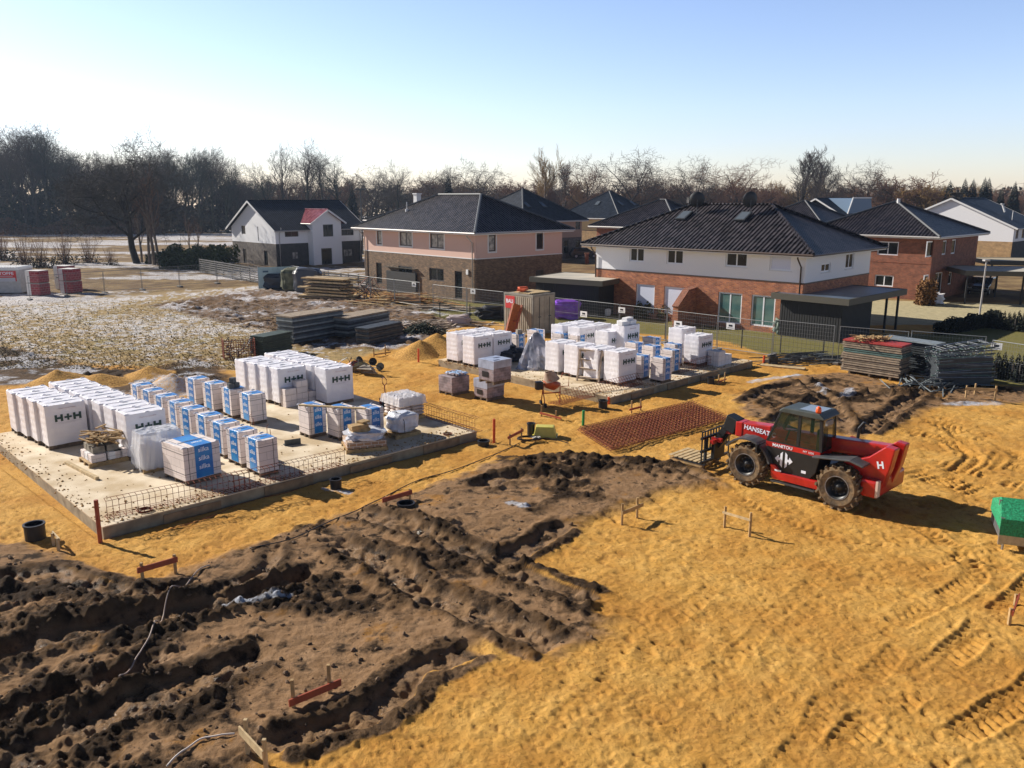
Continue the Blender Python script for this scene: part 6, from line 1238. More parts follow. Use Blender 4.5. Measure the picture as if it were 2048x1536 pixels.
q = g+az(-46)*1.0-az(44)*1.0; t = thing('leaning_shutter_board', 'orange-brown shuttering panel leaning against the container', 'panel', (q.x, q.y, 0), math.radians(-46)); m = MB(); m.beam((0,0,0), (.0,.7,1.9), .06, .85, 0); t2 = m.build('panel_board', woodr, t); m = MB(); m.beam((-.40,-.05,.02), (-.40,.65,1.92), .1, .1); m.beam((.40,-.05,.02), (.40,.65,1.92), .1, .1); m.beam((-.40,.28,.9), (.40,.28,.9), .08, .1); m.build('panel_rib', mat('rib_red', (.30,.07,.03), .7), t)
g = G(1132, 637); o = blob(2.1, 1.4, 1.35, 55, .08, mat('purple_sheet', (.22,.06,.55), .35, bump=.4, bscale=4, col2=(.32,.12,.68)), 'purple_tarp', None, (g.x, g.y, 0), 3, .5); tag(o, 'purple plastic-covered pile beside the container doors', 'covered pile')
g = G(985, 640); o = blob(2.4, 1.2, .9, 57, .12, black, 'black_sheet', None, (g.x, g.y+.6, 0), 3, .6); tag(o, 'crumpled black sheet behind the high sand heap, left of the container', 'plastic sheet')
g = G(918, 650); o = blob(1.6, 1., .7, 58, .1, mat('dirty_white_sack', (.45,.38,.38), .6), 'white_sack', None, (g.x, g.y, 0)); tag(o, 'dirty pale sack lying left of the high sand heap', 'sack')
g = G(1215, 632); o = blob(.5, .5, .55, 59, .03, mat('canister_white', (.75,.75,.72), .5), 'canister', None, (g.x, g.y, 0), 2, .5); tag(o, 'small white canister by the fence above the block pallets', 'canister')
g = G(1562, 668); o = blob(1.0, .8, 1.0, 60, .14, mat('folded_cover', (.35,.42,.36), .6, nscale=2, col2=(.1,.14,.1)), 'folded_parasol', None, (g.x, g.y, 0)); tag(o, 'crumpled pale-green cover standing on the terrace beside the right glass door', 'cover')
# left: white office container, red-white stone packs
g = G(50, 587); t = thing('office_container', 'grey-white container with red banner at the photo\'s left edge', 'container', (g.x-6.2, g.y-.6, 0), math.radians(5)); t.scale = (1, 1, .82); m = MB(); m.b2((0,0,.1), (6,2.5,2.75)); m.build('wall', mat('container_white', (.50,.48,.47), .6, noise=.2), t); m = MB(); m.b2((-.05,-.03,2.6), (6.05,2.53,2.82)); 
for k in range(24): m.b2((k*.25,-.035,2.8), (k*.25+.14,2.5,2.9))
m.build('roof_rim', soffit, t); m = MB(); m.b2((3.0,-.02,1.35), (5.7,-.004,2.5)); m.build('banner', MATS['banner_red'], t); text('banner_lettering', 'BAUSTOFFE', .44, white, t, (4.35,-.026,2.22), (math.pi/2, 0, 0), .002, .005); m = MB(); m.b2((3.0,-.03,1.35), (5.6,-.022,1.75)); m.b2((3.4,-.03,1.9), (5.4,-.022,1.96)); m.build('banner_line', grey, t)
def redpack(px, py, z, lb):
    g = G(px, py); t = thing('stone_pack', lb, 'stone pack', (g.x, g.y, z), math.radians(-14), 'red and white stone packs'); m = MB(); m.b2((0,0,.08), (1.35,1.2,1.08)); m.build('stones', brick('red_pack', (.34,.03,.04), (.26,.02,.03), (.5,.3,.3), .4, .2, .2), t, .04); m = MB(); m.b2((-.02,-.02,.06), (-.002,1.22,1.10)); m.b2((-.02,-.02,.06), (.42,-.003,1.10)); m.b2((-.002,-.003,1.085), (1.37,1.22,1.11)); m.build('wrap_film', mat('pack_film', (.74,.70,.66), .5), t, 0); m = MB(); m.b2((.05,.05,0), (1.3,1.15,.08)); m.build('pallet', woodd, t)
for (x, y, lb) in ((56,592,'left red stack'), (122,587,'front stack of the right pair')):
    redpack(x, y, 0, 'lower red and white stone pack of the '+lb); redpack(x, y, 1.12, 'upper red and white stone pack of the '+lb)
redpack(112, 579, 0, 'lower stone pack half hidden at the rear of the right pair'); redpack(112, 579, 1.12, 'upper stone pack half hidden at the rear of the right pair')
# construction fence panels
def fpanel():
    t = thing('mesh_fence', '-', 'fence', group='construction fences of wire mesh'); m = MB(); r = .021
    for x in (.03, 3.42): m.tube([(x,0,.05), (x,0,2.02)], r, 6)
    for z in (.22, 2.0): m.tube([(.03,0,z), (3.42,0,z)], r*.9, 6)
    m.tube([(.03,0,1.1), (3.42,0,1.1)], .009, 4); fs_ = mat('fence_steel', (.20,.21,.22), .55, metal=.3); m.build('frame', fs_, t); m = MB()
    for k in range(1, 23): m.beam((.03+k*.147,0,.22), (.03+k*.147,0,2.0), .006, .006)
    for k in range(1, 9): m.beam((.03,0,.22+k*.2), (3.42,0,.22+k*.2), .006, .006)
    m.build('wire_mesh', fs_, t); m = MB(); m.box((0,0,.07), (.28,.7,.13)); m.build('foot_block', mat('foot_concrete', (.22,.21,.2), .9), t, .02); return t
FP = fpanel(); fu = False
tops = [((585,532),(740,554)), ((740,554),(840,565)), ((865,569),(1008,584)), ((1028,588),(1158,600)), ((1158,600),(1240,609)), ((1240,609),(1335,620)), ((1335,620),(1437,632)), ((1437,632),(1549,645)), ((1549,640),(1672,652)), ((1680,652),(1820,663)), ((1823,662),(1975,674)), ((1985,680),(2120,700))]
idx = 0; notes = ['beside the pale blue banner', 'behind the yellow planks', 'before the black shed', 'behind the container', 'before the left carport', 'behind the white canister', 'before the white shutters', 'before the brick partition wall', 'before the left glass door', 'before the right glass door and cover', 'behind the red-topped stack', 'right of the tall scaffold stack']
for si, (a, b) in enumerate(tops):
    A = G(*a, 2.); B = G(*b, 2.); D = B-A; D.z = 0; L = D.length; n = max(1, round(L/3.47))
    for k in range(n):
        p = A+D*(k/n); o = place(FP, fu, (p.x, p.y, hz(p.x, p.y)*.3), math.atan2(D.y, D.x), 'wire fence panel %s%s' % (notes[si], '' if n == 1 else [', leftmost of the run', ', second of the run', ', third of the run', ', fourth of the run', ', fifth of the run', ', sixth of the run', ', seventh'][min(k, 6)])); fu = True; o.scale = (L/n/3.47, 1, 1)
for (x, y, s, lb) in ((1167,628,.0,'behind the purple pile'), (1355,648,0,'above the middle white pallets'), (1460,652,0,'on the panel before the left glass door'), (1990,692,0,'on the panel right of the scaffold stack'), (828,569,0,'on the panel before the shed'), (946,583,0,'on the panel before the pink house\'s corner'), (1243,620,0,'before the left carport')):
    p = G(x, y, 1.75) if x < 1980 else G(x, y, 1.4); t = thing('fence_sign', 'small white sign '+lb, 'sign', (p.x, p.y-.12, p.z-.16), math.radians(-44), 'white signs on the fence'); m = MB(); m.box((0,0,.17), (.5,.015,.34)); m.build('plate', soffit, t); m = MB(); m.box((0,-.012,.2), (.22,.006,.1)); m.box((0,-.012,.08), (.34,.006,.02)); m.build('print', black, t)
P_ = [(190,575,1.9), (90,592,1.9), (335,562,1.9), (405,556,1.9)]
for i in range(6):
    a = G(60+75*i, 600-6.5*i); b = G(135+75*i, 593.5-6.5*i); D = b-a; nn = max(1, round(D.length/3.47)) if D.length > 3.6 else 1
    o = place(FP, True, (a.x, a.y, 0), math.atan2(D.y, D.x), 'thin fence panel along the lane, %s from the left edge' % ['first', 'second', 'third', 'fourth', 'fifth', 'sixth'][i]); o.scale = (D.length/3.47, 1, 1)
a, b = G(518, 580), G(585, 577); D = b-a; t = thing('banner_fence', 'fence panel covered by a pale blue-white banner before the white gable house', 'banner', (a.x, a.y, 0), math.atan2(D.y, D.x)); m = MB(); m.b2((0,-.02,.12), (D.length,.01,2.1)); m.build('banner_cloth', mat('pale_blue_cloth', (.46,.62,.66), .7, noise=.15), t)
m = MB(); 
for x in (0, D.length): m.tube([(x,0,0), (x,0,2.2)], .03, 6)
m.build('post', steel, t); m = MB(); m.box((.7,-.03,1.7), (.5,.006,.16)); m.build('logo_mark', mat('ink_blue', (.05,.12,.2), .5), t)
# dark horizontal slat fence left of the banner and behind
def slatfence(A, B, h, lb, n=7, mt=None, grp='slat fences'):
    D = B-A; L = D.length; t = thing('slat_fence', lb, 'fence', (A.x, A.y, 0), math.atan2(D.y, D.x), grp)
    m = MB()
    for k in range(n): z = .1+k*(h-.1)/n; m.b2((0,-.02,z), (L,.02,z+(h-.1)/n*.55))
    m.build('slat_panel', mt or mat('grey_slats', (.10,.095,.09), .7), t)
    for k in range(int(L/2.4)+1): m = MB(); x = min(L, k*2.4); m.b2((x-.05,.022,0), (x+.05,.1,h)); m.build('post', slat, t)
slatfence(G(400,545), G(520,568), 1.7, 'grey horizontal slat fence left of the pale blue banner'); slatfence(G(585,566), G(738,580), 1.4, 'dark slat fence between banner and pink house', 6)
for (a, b, lb) in (((880,635),(1110,652),'low dark garden fence behind the sand heap and container'), ((1330,678),(1560,706),'low dark garden fence before the glass doors'), ((1560,706),(1850,748),'low dark garden fence behind the scaffold heap')):
    A, B = G(*a), G(*b); D = B-A; L = D.length; t = thing('garden_fence', lb, 'fence', (A.x, A.y, 0), math.atan2(D.y, D.x), 'low wire garden fences')
    for k in range(int(L/2.5)+1): m = MB(); m.box((k*2.5,0,.55), (.05,.05,1.1)); m.build('post', slat, t)
    m = MB()
    for z in (.2,.45,.7,.95): m.beam((0,0,z), (L,0,z), .008, .008)
    for k in range(int(L/.25)): m.beam((k*.25,0,.05), (k*.25,0,1.), .005, .005)
    m.build('wire_mesh', slat, t)
# concrete kerb stones and boards near the far slab's right corner
g = G(1565, 735); m = MB(); m.box((0,0,.04), (2.2,.5,.06), rz=-.5); tag(m.build('board', woodl, None, 0, (g.x, g.y, 0)), 'yellowish board lying in the sand right of the far slab', 'board')
# ------------------------------------------------------------------ bare trees
bark = mat('bark', (.060,.050,.042), .9, noise=.4, nscale=3); barkg = mat('mossy_bark', (.05,.058,.040), .9, noise=.4, nscale=3); barkp = mat('birch_bark', (.22,.17,.13), .9, noise=.5)
twig = mat('twigs_grey', (.085,.068,.06), .95); twigr = mat('twigs_red', (.15,.075,.045), .95); twigy = mat('twigs_yellow', (.24,.15,.05), .95); twigt = mat('twigs_olive', (.055,.065,.055), .95)
def seg_mesh(name, segs, mt, n=3):
    S = np.array(segs); p0 = S[:, :3]; p1 = S[:, 3:6]; r0 = S[:, 6:7]; r1 = S[:, 7:8]; d = p1-p0; L = np.linalg.norm(d, axis=1, keepdims=True)+1e-9; d = d/L
    a = np.where(np.abs(d[:, 2:3]) < .9, np.array([[0, 0, 1.]]), np.array([[1., 0, 0]])); u = np.cross(d, a); u /= np.linalg.norm(u, axis=1, keepdims=True); v = np.cross(d, u); N = len(S); V = np.zeros((N, 2*n, 3))
    for k in range(n):
        t = 2*math.pi*k/n; o = u*math.cos(t)+v*math.sin(t); V[:, k] = p0+o*r0; V[:, n+k] = p1+o*r1
    b = (np.arange(N)*2*n)[:, None]; fs = np.stack([b+np.array([[k, (k+1) % n, n+(k+1) % n, n+k]]) for k in range(n)], 1).reshape(-1, 4)
    me = bpy.data.meshes.new(name); me.vertices.add(N*2*n); me.vertices.foreach_set('co', V.ravel()); me.loops.add(fs.size); me.loops.foreach_set('vertex_index', fs.ravel().astype(np.int32)); me.polygons.add(len(fs))
    me.polygons.foreach_set('loop_start', np.arange(0, fs.size, 4, dtype=np.int32)); me.polygons.foreach_set('loop_total', np.full(len(fs), 4, np.int32)); me.update(calc_edges=True); me.materials.append(mt); return me
def grow(seed, H, kind='beech', lean=(0, 0), twigr_=.028, dens=1.):
    rr = random.Random(seed); big = []; small = []
    up = {'beech': .35, 'oak': .12, 'poplar': .8, 'bush': .5}[kind]; ang = {'beech': .65, 'oak': .95, 'poplar': .38, 'bush': .6}[kind]
    def branch(p, d, L, r, lev):
        n = 4 if lev < 2 else 3; pts = [p]; cur = p; dd = d
        for i in range(n):
            j = .08+.07*lev+(.06 if kind == 'oak' else 0); dd = (dd+Vector((rr.gauss(0, j), rr.gauss(0, j), rr.gauss(0, j*.6)+up*.10*(lev > 0)))).normalized(); nx = cur+dd*(L/n)
            r0 = r*(1-.62*i/n); r1 = r*(1-.62*(i+1)/n); (big if lev < 2 else small).append((*cur, *nx, r0, max(r1, twigr_*.6))); cur = nx; pts.append((cur, dd, r1))
        if lev >= 4 or L < .45: return
        kids = {0: 10, 1: 7, 2: 6, 3: 6 if kind == 'oak' else 4}[lev] if kind != 'bush' else {0: 7, 1: 5, 2: 4, 3: 3}[lev]
        kids = max(2, int(kids*dens+rr.random()))
        for k in range(kids):
            f = (.32 if lev == 0 else .2)+(.98-(.32 if lev == 0 else .2))*(k+rr.random())/kids; q = f*n; i = min(int(q), n-1); a = pts[i] if i == 0 else pts[i][0]; b = pts[i+1][0]; pos = a.lerp(b, q-i) if isinstance(a, Vector) else b
            th = k*2.4+rr.uniform(-.5, .5); bd = pts[i+1][1]; x = bd.orthogonal().normalized(); y = bd.cross(x); A = ang*rr.uniform(.7, 1.25)*(1.15-.35*f if lev == 0 else 1)
            nd = (bd*math.cos(A)+(x*math.cos(th)+y*math.sin(th))*math.sin(A)); nd.z += up*.22; nd.normalize()
            sc_ = {0: .52 if kind != 'oak' else .86, 1: .58, 2: .58, 3: .52}[lev]; branch(pos, nd, L*sc_*rr.uniform(.75, 1.15)*(1-.30*f if lev == 0 else 1), max(twigr_, r*(1-.6*f)*(.55 if lev else .5)), lev+1)
    branch(Vector((0, 0, -.2)), Vector((lean[0], lean[1], 1)).normalized(), H*{'oak': .56, 'beech': .74, 'poplar': .74, 'bush': .8}[kind], H*(.022 if kind == 'oak' else .017)+.08, 0)
    return big, small
def make_tree(seed, H, kind, lbl, tm, bmt, lean=(0, 0), name='bare_tree', tr=.028, dens=1., cat='tree', group=None):
    b, s = grow(seed, H, kind, lean, tr, dens); t = thing(name, lbl, cat, group=group)
    for nm, sg, mt, n in (('trunk', b, bmt, 6), ('crown', s, tm, 3)):
        o = bpy.data.objects.new(nm, seg_mesh(nm, sg, mt, n)); C.objects.link(o); o.parent = t
    zs = [q[5] for q in s]; zs.sort(); t['crown_top'] = zs[int(len(zs)*.995)]; return t
KT = {}
for i, (k, H, tm, bm_, tr) in enumerate((('beech', 24, twig, barkg, .024), ('beech', 22, twigt, barkg, .024), ('beech', 25, twig, bark, .024), ('oak', 18, twig, bark, .024), ('oak', 17, twigr, bark, .024), ('poplar', 18, twigy, barkp, .03), ('poplar', 19, twig, bark, .035), ('beech', 11, twigr, bark, .03), ('oak', 10, twigr, bark, .03), ('beech', 10, twigy, barkp, .03))):
    KT[i] = [make_tree(100+i*7, H, k, '-', tm, bm_, tr=tr), False, H]
def tree_at(i, x, y, H, lbl, grp, rz=None, wide=1.):
    k = KT[i]; s = H/k[0]['crown_top']; o = place(k[0], k[1], (x, y, 0), R.uniform(0, 6.3) if rz is None else rz, lbl, grp); k[1] = True; o.scale = (s*wide, s*wide, s); return o
def treepx(i, px, topy, d, lbl, grp, wide=1.): # by direction and distance
    x = (px-CX)/F_*d*.99; H = CAMH+(HZ-topy)/F_*d; return tree_at(i, x, d, H, lbl, grp, None, wide)
# the wood on the left
R = random.Random(21)
def edge(px): # top line of the wood
    pts = [(-500,256),(0,252),(60,240),(130,262),(180,285),(260,300),(330,285),(430,278),(460,300),(500,338),(560,350),(700,356)]
    for (a, b), (c, d) in zip(pts, pts[1:]):
        if a <= px <= c: return b+(d-b)*(px-a)/(c-a)
    return 350
for row, d in enumerate((205, 220, 244)):
    px = -260+row*9
    while px < 520:
        tp = edge(px)+R.uniform(-4, 22); i = R.choice((0, 1, 2, 0, 1, 3)); treepx(i, px, tp+14, d+R.uniform(-4, 4), 'tall bare tree of the dense wood at the left horizon', 'bare trees of the dense left wood', R.uniform(.75, 1.05)); px += R.uniform(20, 33)
nm_t = [(545,322,215,1,.8,'slim bare tree just right of the wood\'s end'), (572,290,212,2,.75,'tall bare tree above the left end of the white gable house'), (618,282,210,0,.95,'tallest bare tree above the white gable house'), (650,300,216,2,.8,'bare tree right of the tallest one over the white gable house'), (683,314,214,1,.9,'round bare tree above the lamp side of the white gable house'),
 (745,332,218,3,1.,'bare tree left above the pink house roof'), (796,320,222,0,.8,'upright bare tree above the pale roof chimney'), (858,338,205,3,1.2,'wide branching bare tree above the pink house ridge'), (898,330,226,2,.6,'narrow tree rising above the pink house ridge'), (982,323,215,3,1.1,'bare tree with open crown above the right hip of the pink house'),
 (1085,300,210,5,.9,'light slim upright tree above the blue-black roof'), (1127,324,222,6,.9,'grey slim tree right of the light upright one'), (1175,318,216,4,.8,'reddish bare tree left of the wide oak'), (1236,303,208,3,1.25,'widest spreading bare oak above the pyramid roof'), (1290,330,214,4,.9,'right neighbour of the widest spreading oak'),
 (1376,316,210,3,.95,'bare tree above the left satellite dish, between gap and reddish tree'), (1465,322,205,4,1.15,'reddish wide bare tree above the two satellite dishes'), (1585,300,212,6,1.1,'fan-shaped upright tree above the hipped roof right of the dishes'), (1612,318,216,6,1.,'lower fan-shaped tree beside the upright one'), (1650,330,205,3,.8,'crooked bare tree left above the blue dormer'),
 (1695,324,202,3,1.1,'crooked bare tree right above the blue dormer'), (1790,346,200,8,1.3,'round brown tree above the red brick house roof'), (1835,368,195,9,1.5,'yellowish low tree left of the white gable at right'), (1880,375,190,9,1.4,'orange-yellow low tree behind the white gable at right')]
for (px, tp, d, i, wd, lb) in nm_t: treepx(i, px, tp+4, d, lb, 'bare trees behind the houses', wd*1.12)
for row, d in enumerate((232, 252)):
    px = 480+row*13
    while px < 2400:
        tp = (360 if px < 1000 else 368)+R.uniform(-8, 14)+(6 if px > 1700 else 0); i = R.choice((0, 3, 1, 8, 7) if px < 900 else (8, 7, 9, 4, 8, 7)); treepx(i, px, tp, d, 'bare tree in the brownish belt along the far horizon', 'bare trees of the far belt', R.uniform(.9, 1.3)); px += R.uniform(28, 44)
# conifers at the far right
fir = mat('fir_needles', (.018,.028,.020), .9, noise=.5, nscale=2)
def conifer(H):
    t = thing('conifer_tree', '-', 'conifer'); m = MB(); m.cyl((0,0,0), (0,0,H), .22, 7, .04); m.build('trunk', bark, t); m = MB(); rr = random.Random(5)
    for k in range(int(H*16)):
        z = H*(.12+.86*(k/(H*16))); r = (1-z/H)**.8*H*.24+.15; a = k*2.4; q = Vector((math.cos(a), math.sin(a), 0))*r*rr.uniform(.7, 1.15); n = Vector((-math.sin(a), math.cos(a), 0))*r*.28; c = Vector((0, 0, z)); m.add([c, c+q*.6+n-Vector((0,0,r*.12)), c+q-Vector((0,0,r*.35)), c+q*.6-n-Vector((0,0,r*.12))], [(0,1,2,3)])
        c2 = c+q*.45; m.add([c2+n*.8, c2+q*.5-Vector((0,0,r*.5)), c2-n*.8-Vector((0,0,r*.4))], [(0,1,2)])
    m.build('crown', fir, t); return t
CFr = conifer(12.); cu = False
for (px, tp, lb) in ((1876,362,'leftmost small fir behind the white gable'), (1905,358,'fir just left of the dark chimney'), (1921,359,'fir just right of the dark chimney'), (1943,356,'left one of the twin tall firs'), (1951,357,'right one of the twin tall firs'), (2003,364,'fir near the photo\'s right edge'), (1978,376,'low fir between the twin firs and the rightmost'), (900,352,'lone dark conifer above the pink house ridge'), (712,372,'small conifer left of the pale chimney')):
    d = 190; x = (px-CX)/F_*d; H = CAMH+(HZ-tp)/F_*d; o = place(CFr, cu, (x, d, 0), R.uniform(0, 6), lb, 'conifers on the horizon'); cu = True; o.scale = (H/12.,)*3
# undergrowth masses: nobody could count them
def leafmass(name, n, fx, mt, size, seed):
    r_ = np.random.RandomState(seed); P = fx(r_, n); N = len(P); a = r_.uniform(-1, 1, (N, 3)); a /= np.linalg.norm(a, axis=1, keepdims=True); b = np.cross(a, r_.uniform(-1, 1, (N, 3))); b /= np.linalg.norm(b, axis=1, keepdims=True)+1e-9
    s = size*r_.uniform(.5, 1.4, (N, 1)); V = np.stack([P+a*s, P+b*s*.5, P-a*s, P-b*s*.5], 1); me = bpy.data.meshes.new(name); me.vertices.add(N*4); me.vertices.foreach_set('co', V.ravel()); me.loops.add(N*4); me.loops.foreach_set('vertex_index', np.arange(N*4, dtype=np.int32)); me.polygons.add(N)
    me.polygons.foreach_set('loop_start', np.arange(0, N*4, 4, dtype=np.int32)); me.polygons.foreach_set('loop_total', np.full(N, 4, np.int32)); me.update(calc_edges=True); me.materials.append(mt); o = bpy.data.objects.new(name, me); C.objects.link(o); o['kind'] = 'stuff'; return o
def wood_u(r, n):
    d = r.uniform(206, 300, n); px = r.uniform(-300, 530, n); x = (px-CX)/F_*d; top = 10+2*np.sin(px*.013)+2.5*np.sin(px*.041+1); z = r.uniform(0, 1, n)**1.2*top*np.clip((560-px)/80, .35, 1); return np.stack([x, d, z], 1)
ug = leafmass('undergrowth', 40000, wood_u, mat('dark_undergrowth', (.014,.026,.024), .95, nscale=.12, col2=(.034,.028,.026)), .55, 3); tag(ug, 'dark blue-green undergrowth filling the wood at the left horizon', 'undergrowth')
def belt_u(r, n):
    d = r.uniform(236, 330, n); px = r.uniform(450, 2500, n); x = (px-CX)/F_*d; top = 9.5+1.5*np.sin(px*.017)+1.5*np.sin(px*.05+2); z = r.uniform(0, 1, n)**1.1*top; return np.stack([x, d, z], 1)
ub = leafmass('distant_brushwood', 46000, belt_u, mat('brown_brushwood', (.085,.062,.045), .95, nscale=.10, col2=(.045,.050,.036)), .55, 4); tag(ub, 'brownish brushwood closing the horizon behind the houses', 'brushwood')
def edge_u(r, n):
    d = r.uniform(196, 206, n); px = r.uniform(-300, 340, n); x = (px-CX)/F_*d; z = r.uniform(0, 1, n)**1.4*(2.6+1.2*np.sin(px*.05)); return np.stack([x, d, z], 1)
ue = leafmass('reed_strip', 9000, edge_u, mat('red_brown_reed', (.15,.075,.05), .95, nscale=.2, col2=(.09,.06,.04)), .4, 5); tag(ue, 'low red-brown brush along the foot of the left wood', 'brushwood')
# leaning oak, stems and shrubs in the field
g = G(275, 527); t = make_tree(41, 15.5, 'oak', 'big dark leaning oak standing alone before the left wood', mat('oak_twigs', (.045,.040,.036), .95), mat('oak_bark', (.028,.024,.020), .95, noise=.4), (-.22, .05), 'oak_tree', .022, 1.15); t.location = (g.x, g.y, -.1); t.scale = (1.15, 1.15, 1.12)
ST = make_tree(52, 10, 'poplar', '-', twigr, barkp, tr=.014, dens=.6, name='bare_sapling'); su = False
for (px, py, H, lb) in ((300,528,11,'thin bare sapling right beside the leaning oak'), (308,530,12,'second slender sapling right of the leaning oak'), (317,531,10.5,'third slender sapling right of the leaning oak'), (284,525,9,'thin sapling touching the oak trunk'), (380,515,6,'small sapling between oak and dark hedge'), (398,514,5.5,'low sapling just left of the white gable house')):
    g = G(px, py); o = place(ST, su, (g.x, g.y, 0), R.uniform(0, 6), lb, 'saplings by the oak'); su = True; o.scale = (H/10*.8, H/10*.8, H/10)
def shrub(H, n, seed, mt, spread=.6, group='bare shrubs in the field'):
    rr = random.Random(seed); sg = []
    for k in range(n):
        a = rr.uniform(0, 6.3); l = rr.uniform(.5, 1)*H; d = Vector((math.cos(a)*spread*rr.random(), math.sin(a)*spread*rr.random(), 1)).normalized(); p = Vector((rr.uniform(-.3, .3), rr.uniform(-.3, .3), 0))*H*.3
        q = p+d*l*.5; e = q+(d+Vector((rr.gauss(0,.12), rr.gauss(0,.12), .1)))*l*.5; sg += [(*p, *q, .025, .018), (*q, *e, .018, .006)]
        for j in range(5): s = q.lerp(e, rr.random()); f = s+Vector((rr.gauss(0,.3), rr.gauss(0,.3), rr.uniform(.2,.7)))*H*.2; sg.append((*s, *f, .011, .005))
    t = thing('bare_shrub', '-', 'shrub', group=group); o = bpy.data.objects.new('stems', seg_mesh('stems', sg, mt)); C.objects.link(o); o.parent = t
    m = MB()
    for k in range(260): a = rr.uniform(0, 6.3); r_ = rr.random()**.6*H*.42; c = Vector((r_*math.cos(a), r_*math.sin(a), rr.random()**1.6*H*.28)); u = Vector((rr.gauss(0,1), rr.gauss(0,1), rr.gauss(0,1))).normalized()*.16; v = u.orthogonal().normalized()*.08; m.add([c+u, c+v, c-u, c-v], [(0,1,2,3)])
    m.build('low_growth', mat('dark_low_growth', (.035,.035,.02), .95, noise=.5), t); return t
SH = shrub(4.2, 46, 3, twigr); shu = False
for (px, py, s, lb) in ((50,533,1.15,'spreading bare shrub above the container at the left edge'), (85,535,1.0,'bare shrub above the left red stone stack'), (130,528,1.1,'upright bare shrub above the right red stone stacks'), (178,526,1.0,'bare shrub between the stone stacks and the oak'), (5,520,1.2,'bare shrub cut by the photo\'s left edge'), (222,530,.6,'low bare shrub left of the oak\'s foot'), (346,528,.7,'low dark shrub right of the saplings')):
    g = G(px, py); o = place(SH, shu, (g.x, g.y, 0), R.uniform(0, 6), lb); shu = True; o.scale = (s*.9, s*.9, s)
def bush(name, label, w_, d_, h_, loc, mt, n=1800, size=.12, group=None, rz=0, power=.5):
    rr = np.random.RandomState(int(abs(loc[0])*10)+3); t = thing(name, label, 'hedge' if 'hedge' in name else 'shrub', loc, rz, group); P = rr.uniform(-1, 1, (n, 3)); P[:, 2] = (P[:, 2]+1)/2
    k = 1+.18*np.sin(P[:, 0]*9)+.1*np.sin(P[:, 1]*11+1); P = P*[w_/2, d_/2, h_]; P[:, 2] *= np.clip(k, .6, 1.3)
    a = rr.normal(size=(n, 3)); a /= np.linalg.norm(a, axis=1, keepdims=True); b = np.cross(a, rr.normal(size=(n, 3))); b /= np.linalg.norm(b, axis=1, keepdims=True); s = size*rr.uniform(.5, 1.4, (n, 1)); V = np.stack([P+a*s, P+b*s*.6, P-a*s, P-b*s*.6], 1).reshape(-1, 3)
    m = MB(); m.v = [tuple(v) for v in V]; m.f = [(4*i, 4*i+1, 4*i+2, 4*i+3) for i in range(n)]; m.mi = [0]*n; m.sm = [False]*n; m.build('foliage', mt, t, recalc=False)
    m = MB(); 
    for x in np.linspace(-.4, .4, max(2, int(w_/.8))): m.cyl((x*w_,0,0), (x*w_,0,h_*.7), .04, 5)
    m.build('stem', bark, t); return t
hedge_m = mat('hedge_green', (.020,.038,.012), .9, nscale=2, col2=(.05,.07,.02)); yel_h = mat('hedge_yellow', (.10,.11,.02), .9, nscale=2, col2=(.05,.06,.015))
g = G(385, 538); bush('evergreen_hedge', 'dark evergreen hedge left of the white gable house', 9, 2, 2.4, (g.x, g.y, 0), hedge_m, 5000, .2, 'hedges', math.radians(-20)); g = G(440, 533); bush('evergreen_hedge', 'yellow-green hedge touching the white gable house', 5, 2, 2.2, (g.x, g.y, 0), yel_h, 3000, .18, 'hedges', math.radians(-20)); g = G(340, 527); bush('evergreen_hedge', 'low ragged dark hedge just right of the saplings', 6, 1.5, 1.3, (g.x, g.y, 0), hedge_m, 2500, .18, 'hedges')
g = G(1850, 610); bush('copper_shrub', 'copper-brown leafy shrub at the corner of the red brick house', 1.3, 1.1, 1.75, (g.x, g.y, 0), mat('copper_leaf', (.26,.13,.04), .9, nscale=3, col2=(.14,.07,.03)), 2600, .12)
a, b = G(1885, 668), G(1985, 650); D = b-a; bush('conifer_hedge', 'dense dark conifer hedge running back at the right below the pole', D.length+1, .8, .8, tuple((a+b)/2), mat('conifer_dark', (.008,.014,.008), .9, noise=.4), 7000, .10, 'hedges', math.atan2(D.y, D.x))
for (px, py, sx, lb) in ((1345,640,2.2,'brown-green garden shrub before the brick partition wall'), (1290,636,1.6,'low garden shrub before the white shutters')): g = G(px, py); bush('garden_shrub', lb, sx, .9, 1.0, (g.x, g.y, 0), mat('garden_leaf', (.10,.08,.025), .9, nscale=3, col2=(.03,.045,.012)), 900, .09, 'garden shrubs')
TH = bush('thuja', '-', .42, .42, 1.05, (0.4, 0, 0), mat('conifer_dark', (.01,.02,.01)), 500, .07, 'small thujas in rows'); tu = False
THf = [c_ for c_ in TH.children if c_.name.startswith('foliage')][0]; me = THf.data; co = np.zeros(len(me.vertices)*3); me.vertices.foreach_get('co', co); co = co.reshape(-1, 3); kk = np.clip(1.25-co[:, 2:3]/1.1, .08, 1.1); co[:, :2] *= kk; me.vertices.foreach_set('co', co.ravel()); me.update()
for i in range(8):
    g = G(1977+9.6*i, 655+1.2*i); o = place(TH, tu, (g.x, g.y, 0), R.uniform(0, 6), 'small thuja of the back row, %s from the dark hedge' % ['first', 'second', 'third', 'fourth', 'fifth', 'sixth', 'seventh', 'eighth'][i]); tu = True; o.scale = (1.25, 1.25, R.uniform(.95, 1.15)); o['category'] = 'thuja'
for i in range(6):
    g = G(1992+13*i, 755+2*i); o = place(TH, True, (g.x, g.y, 0), R.uniform(0, 6), 'small thuja of the front row on the lawn, %s from the left' % ['first', 'second', 'third', 'fourth', 'fifth', 'sixth'][i]); o.scale = (1.25, 1.25, R.uniform(.95, 1.15)); o['category'] = 'thuja'
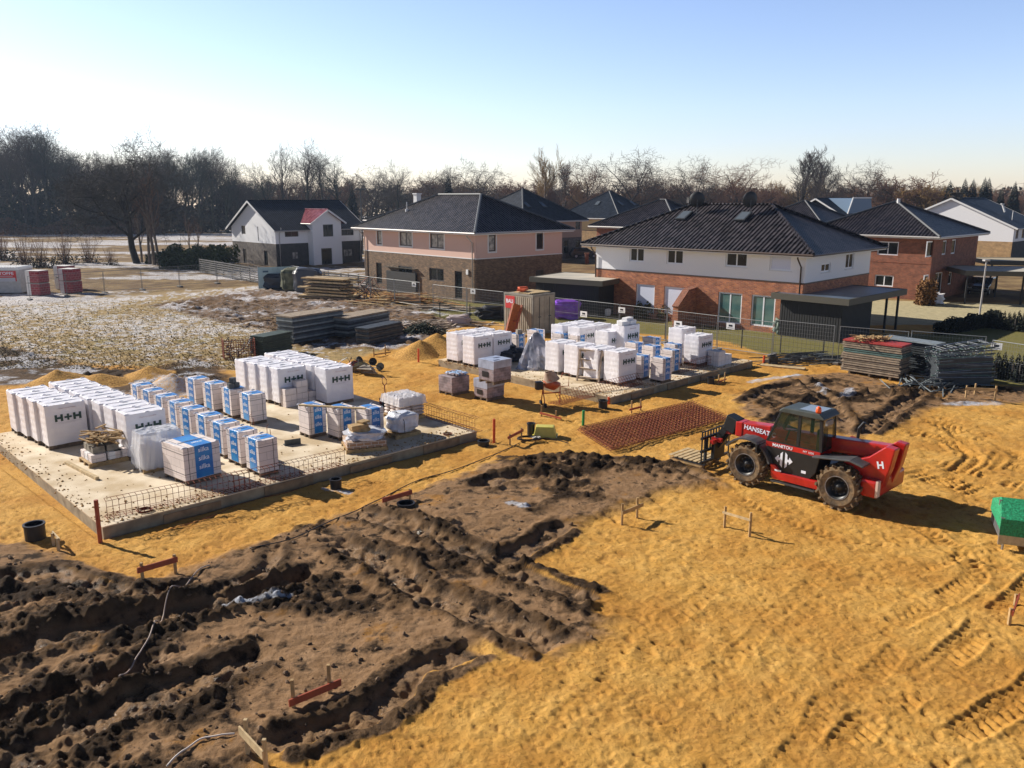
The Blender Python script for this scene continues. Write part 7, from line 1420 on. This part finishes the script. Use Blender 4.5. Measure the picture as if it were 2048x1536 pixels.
def tuft_u(r, n):
    px = r.uniform(-60, 560, n); py = 600+140*r.uniform(0, 1, n)**.8; A = np.array([list(G(a, b)) for a, b in zip(px, py)]); A[:, 2] = hgt(A[:, 0], A[:, 1])+.02; return A
tf = leafmass('dry_grass', 16000, tuft_u, mat('straw', (.40,.29,.13), .95, nscale=.5, col2=(.20,.15,.06)), .055, 8); tag(tf, 'dry grass tufts standing out of the patchy snow field', 'grass')
def clod_u(r, n):
    out = []
    for k in range(n*3):
        px, py = r.uniform(-50, 1500), r.uniform(900, 1560); g = G(px, py); out.append((g.x, g.y))
    A = np.array(out); m = sdist(A[:, 0], A[:, 1], MUD) < -.05; A = A[m][:n]; return A
r_ = np.random.RandomState(5); A = clod_u(r_, 900); zz = hgt(A[:, 0], A[:, 1]); m = MB(); base = bmesh.new(); bmesh.ops.create_icosphere(base, subdivisions=1, radius=1); bv = [v.co.copy() for v in base.verts]; bf = [tuple(v.index for v in f.verts) for f in base.faces]; base.free()
V = []; Fs = []
for (x, y), z in zip(A, zz):
    s = .012+.06*r_.rand()**3.2; o = len(V); sq = r_.uniform(.5, 1, 3); ro = r_.uniform(0, 6); c, s_ = math.cos(ro), math.sin(ro)
    for v in bv: k = s*r_.uniform(.75, 1.2); X, Y = v.x*k*sq[0]*1.3, v.y*k*sq[1]; V.append((x+X*c-Y*s_, y+X*s_+Y*c, z+v.z*k*sq[2]+s*.25))
    Fs += [tuple(i+o for i in f) for f in bf]
me = bpy.data.meshes.new('mud_clods'); me.from_pydata(V, [], Fs); me.materials.append(mat('clod_earth', (.20,.125,.07), .95, nscale=1.1, col2=(.05,.03,.018))); o = bpy.data.objects.new('mud_clods', me); C.objects.link(o); tag(o, 'loose clods of dark earth scattered over the churned mud', 'clods', None, 'stuff')
# ------------------------------------------------------------------ haze
m = MB(); m.b2((-640, -70, -1.6), (640, 425, 36)); hm = bpy.data.materials.new('haze'); hm.use_nodes = True; n = hm.node_tree; n.nodes.remove(n.nodes['Principled BSDF']); pv = n.nodes.new('ShaderNodeVolumePrincipled'); pv.inputs['Color'].default_value = (.58,.74,1,1); pv.inputs['Density'].default_value = HAZE; pv.inputs['Anisotropy'].default_value = .3
n.links.new(pv.outputs[0], n.nodes['Material Output'].inputs['Volume']); o = m.build('haze', hm); o['kind'] = 'stuff'
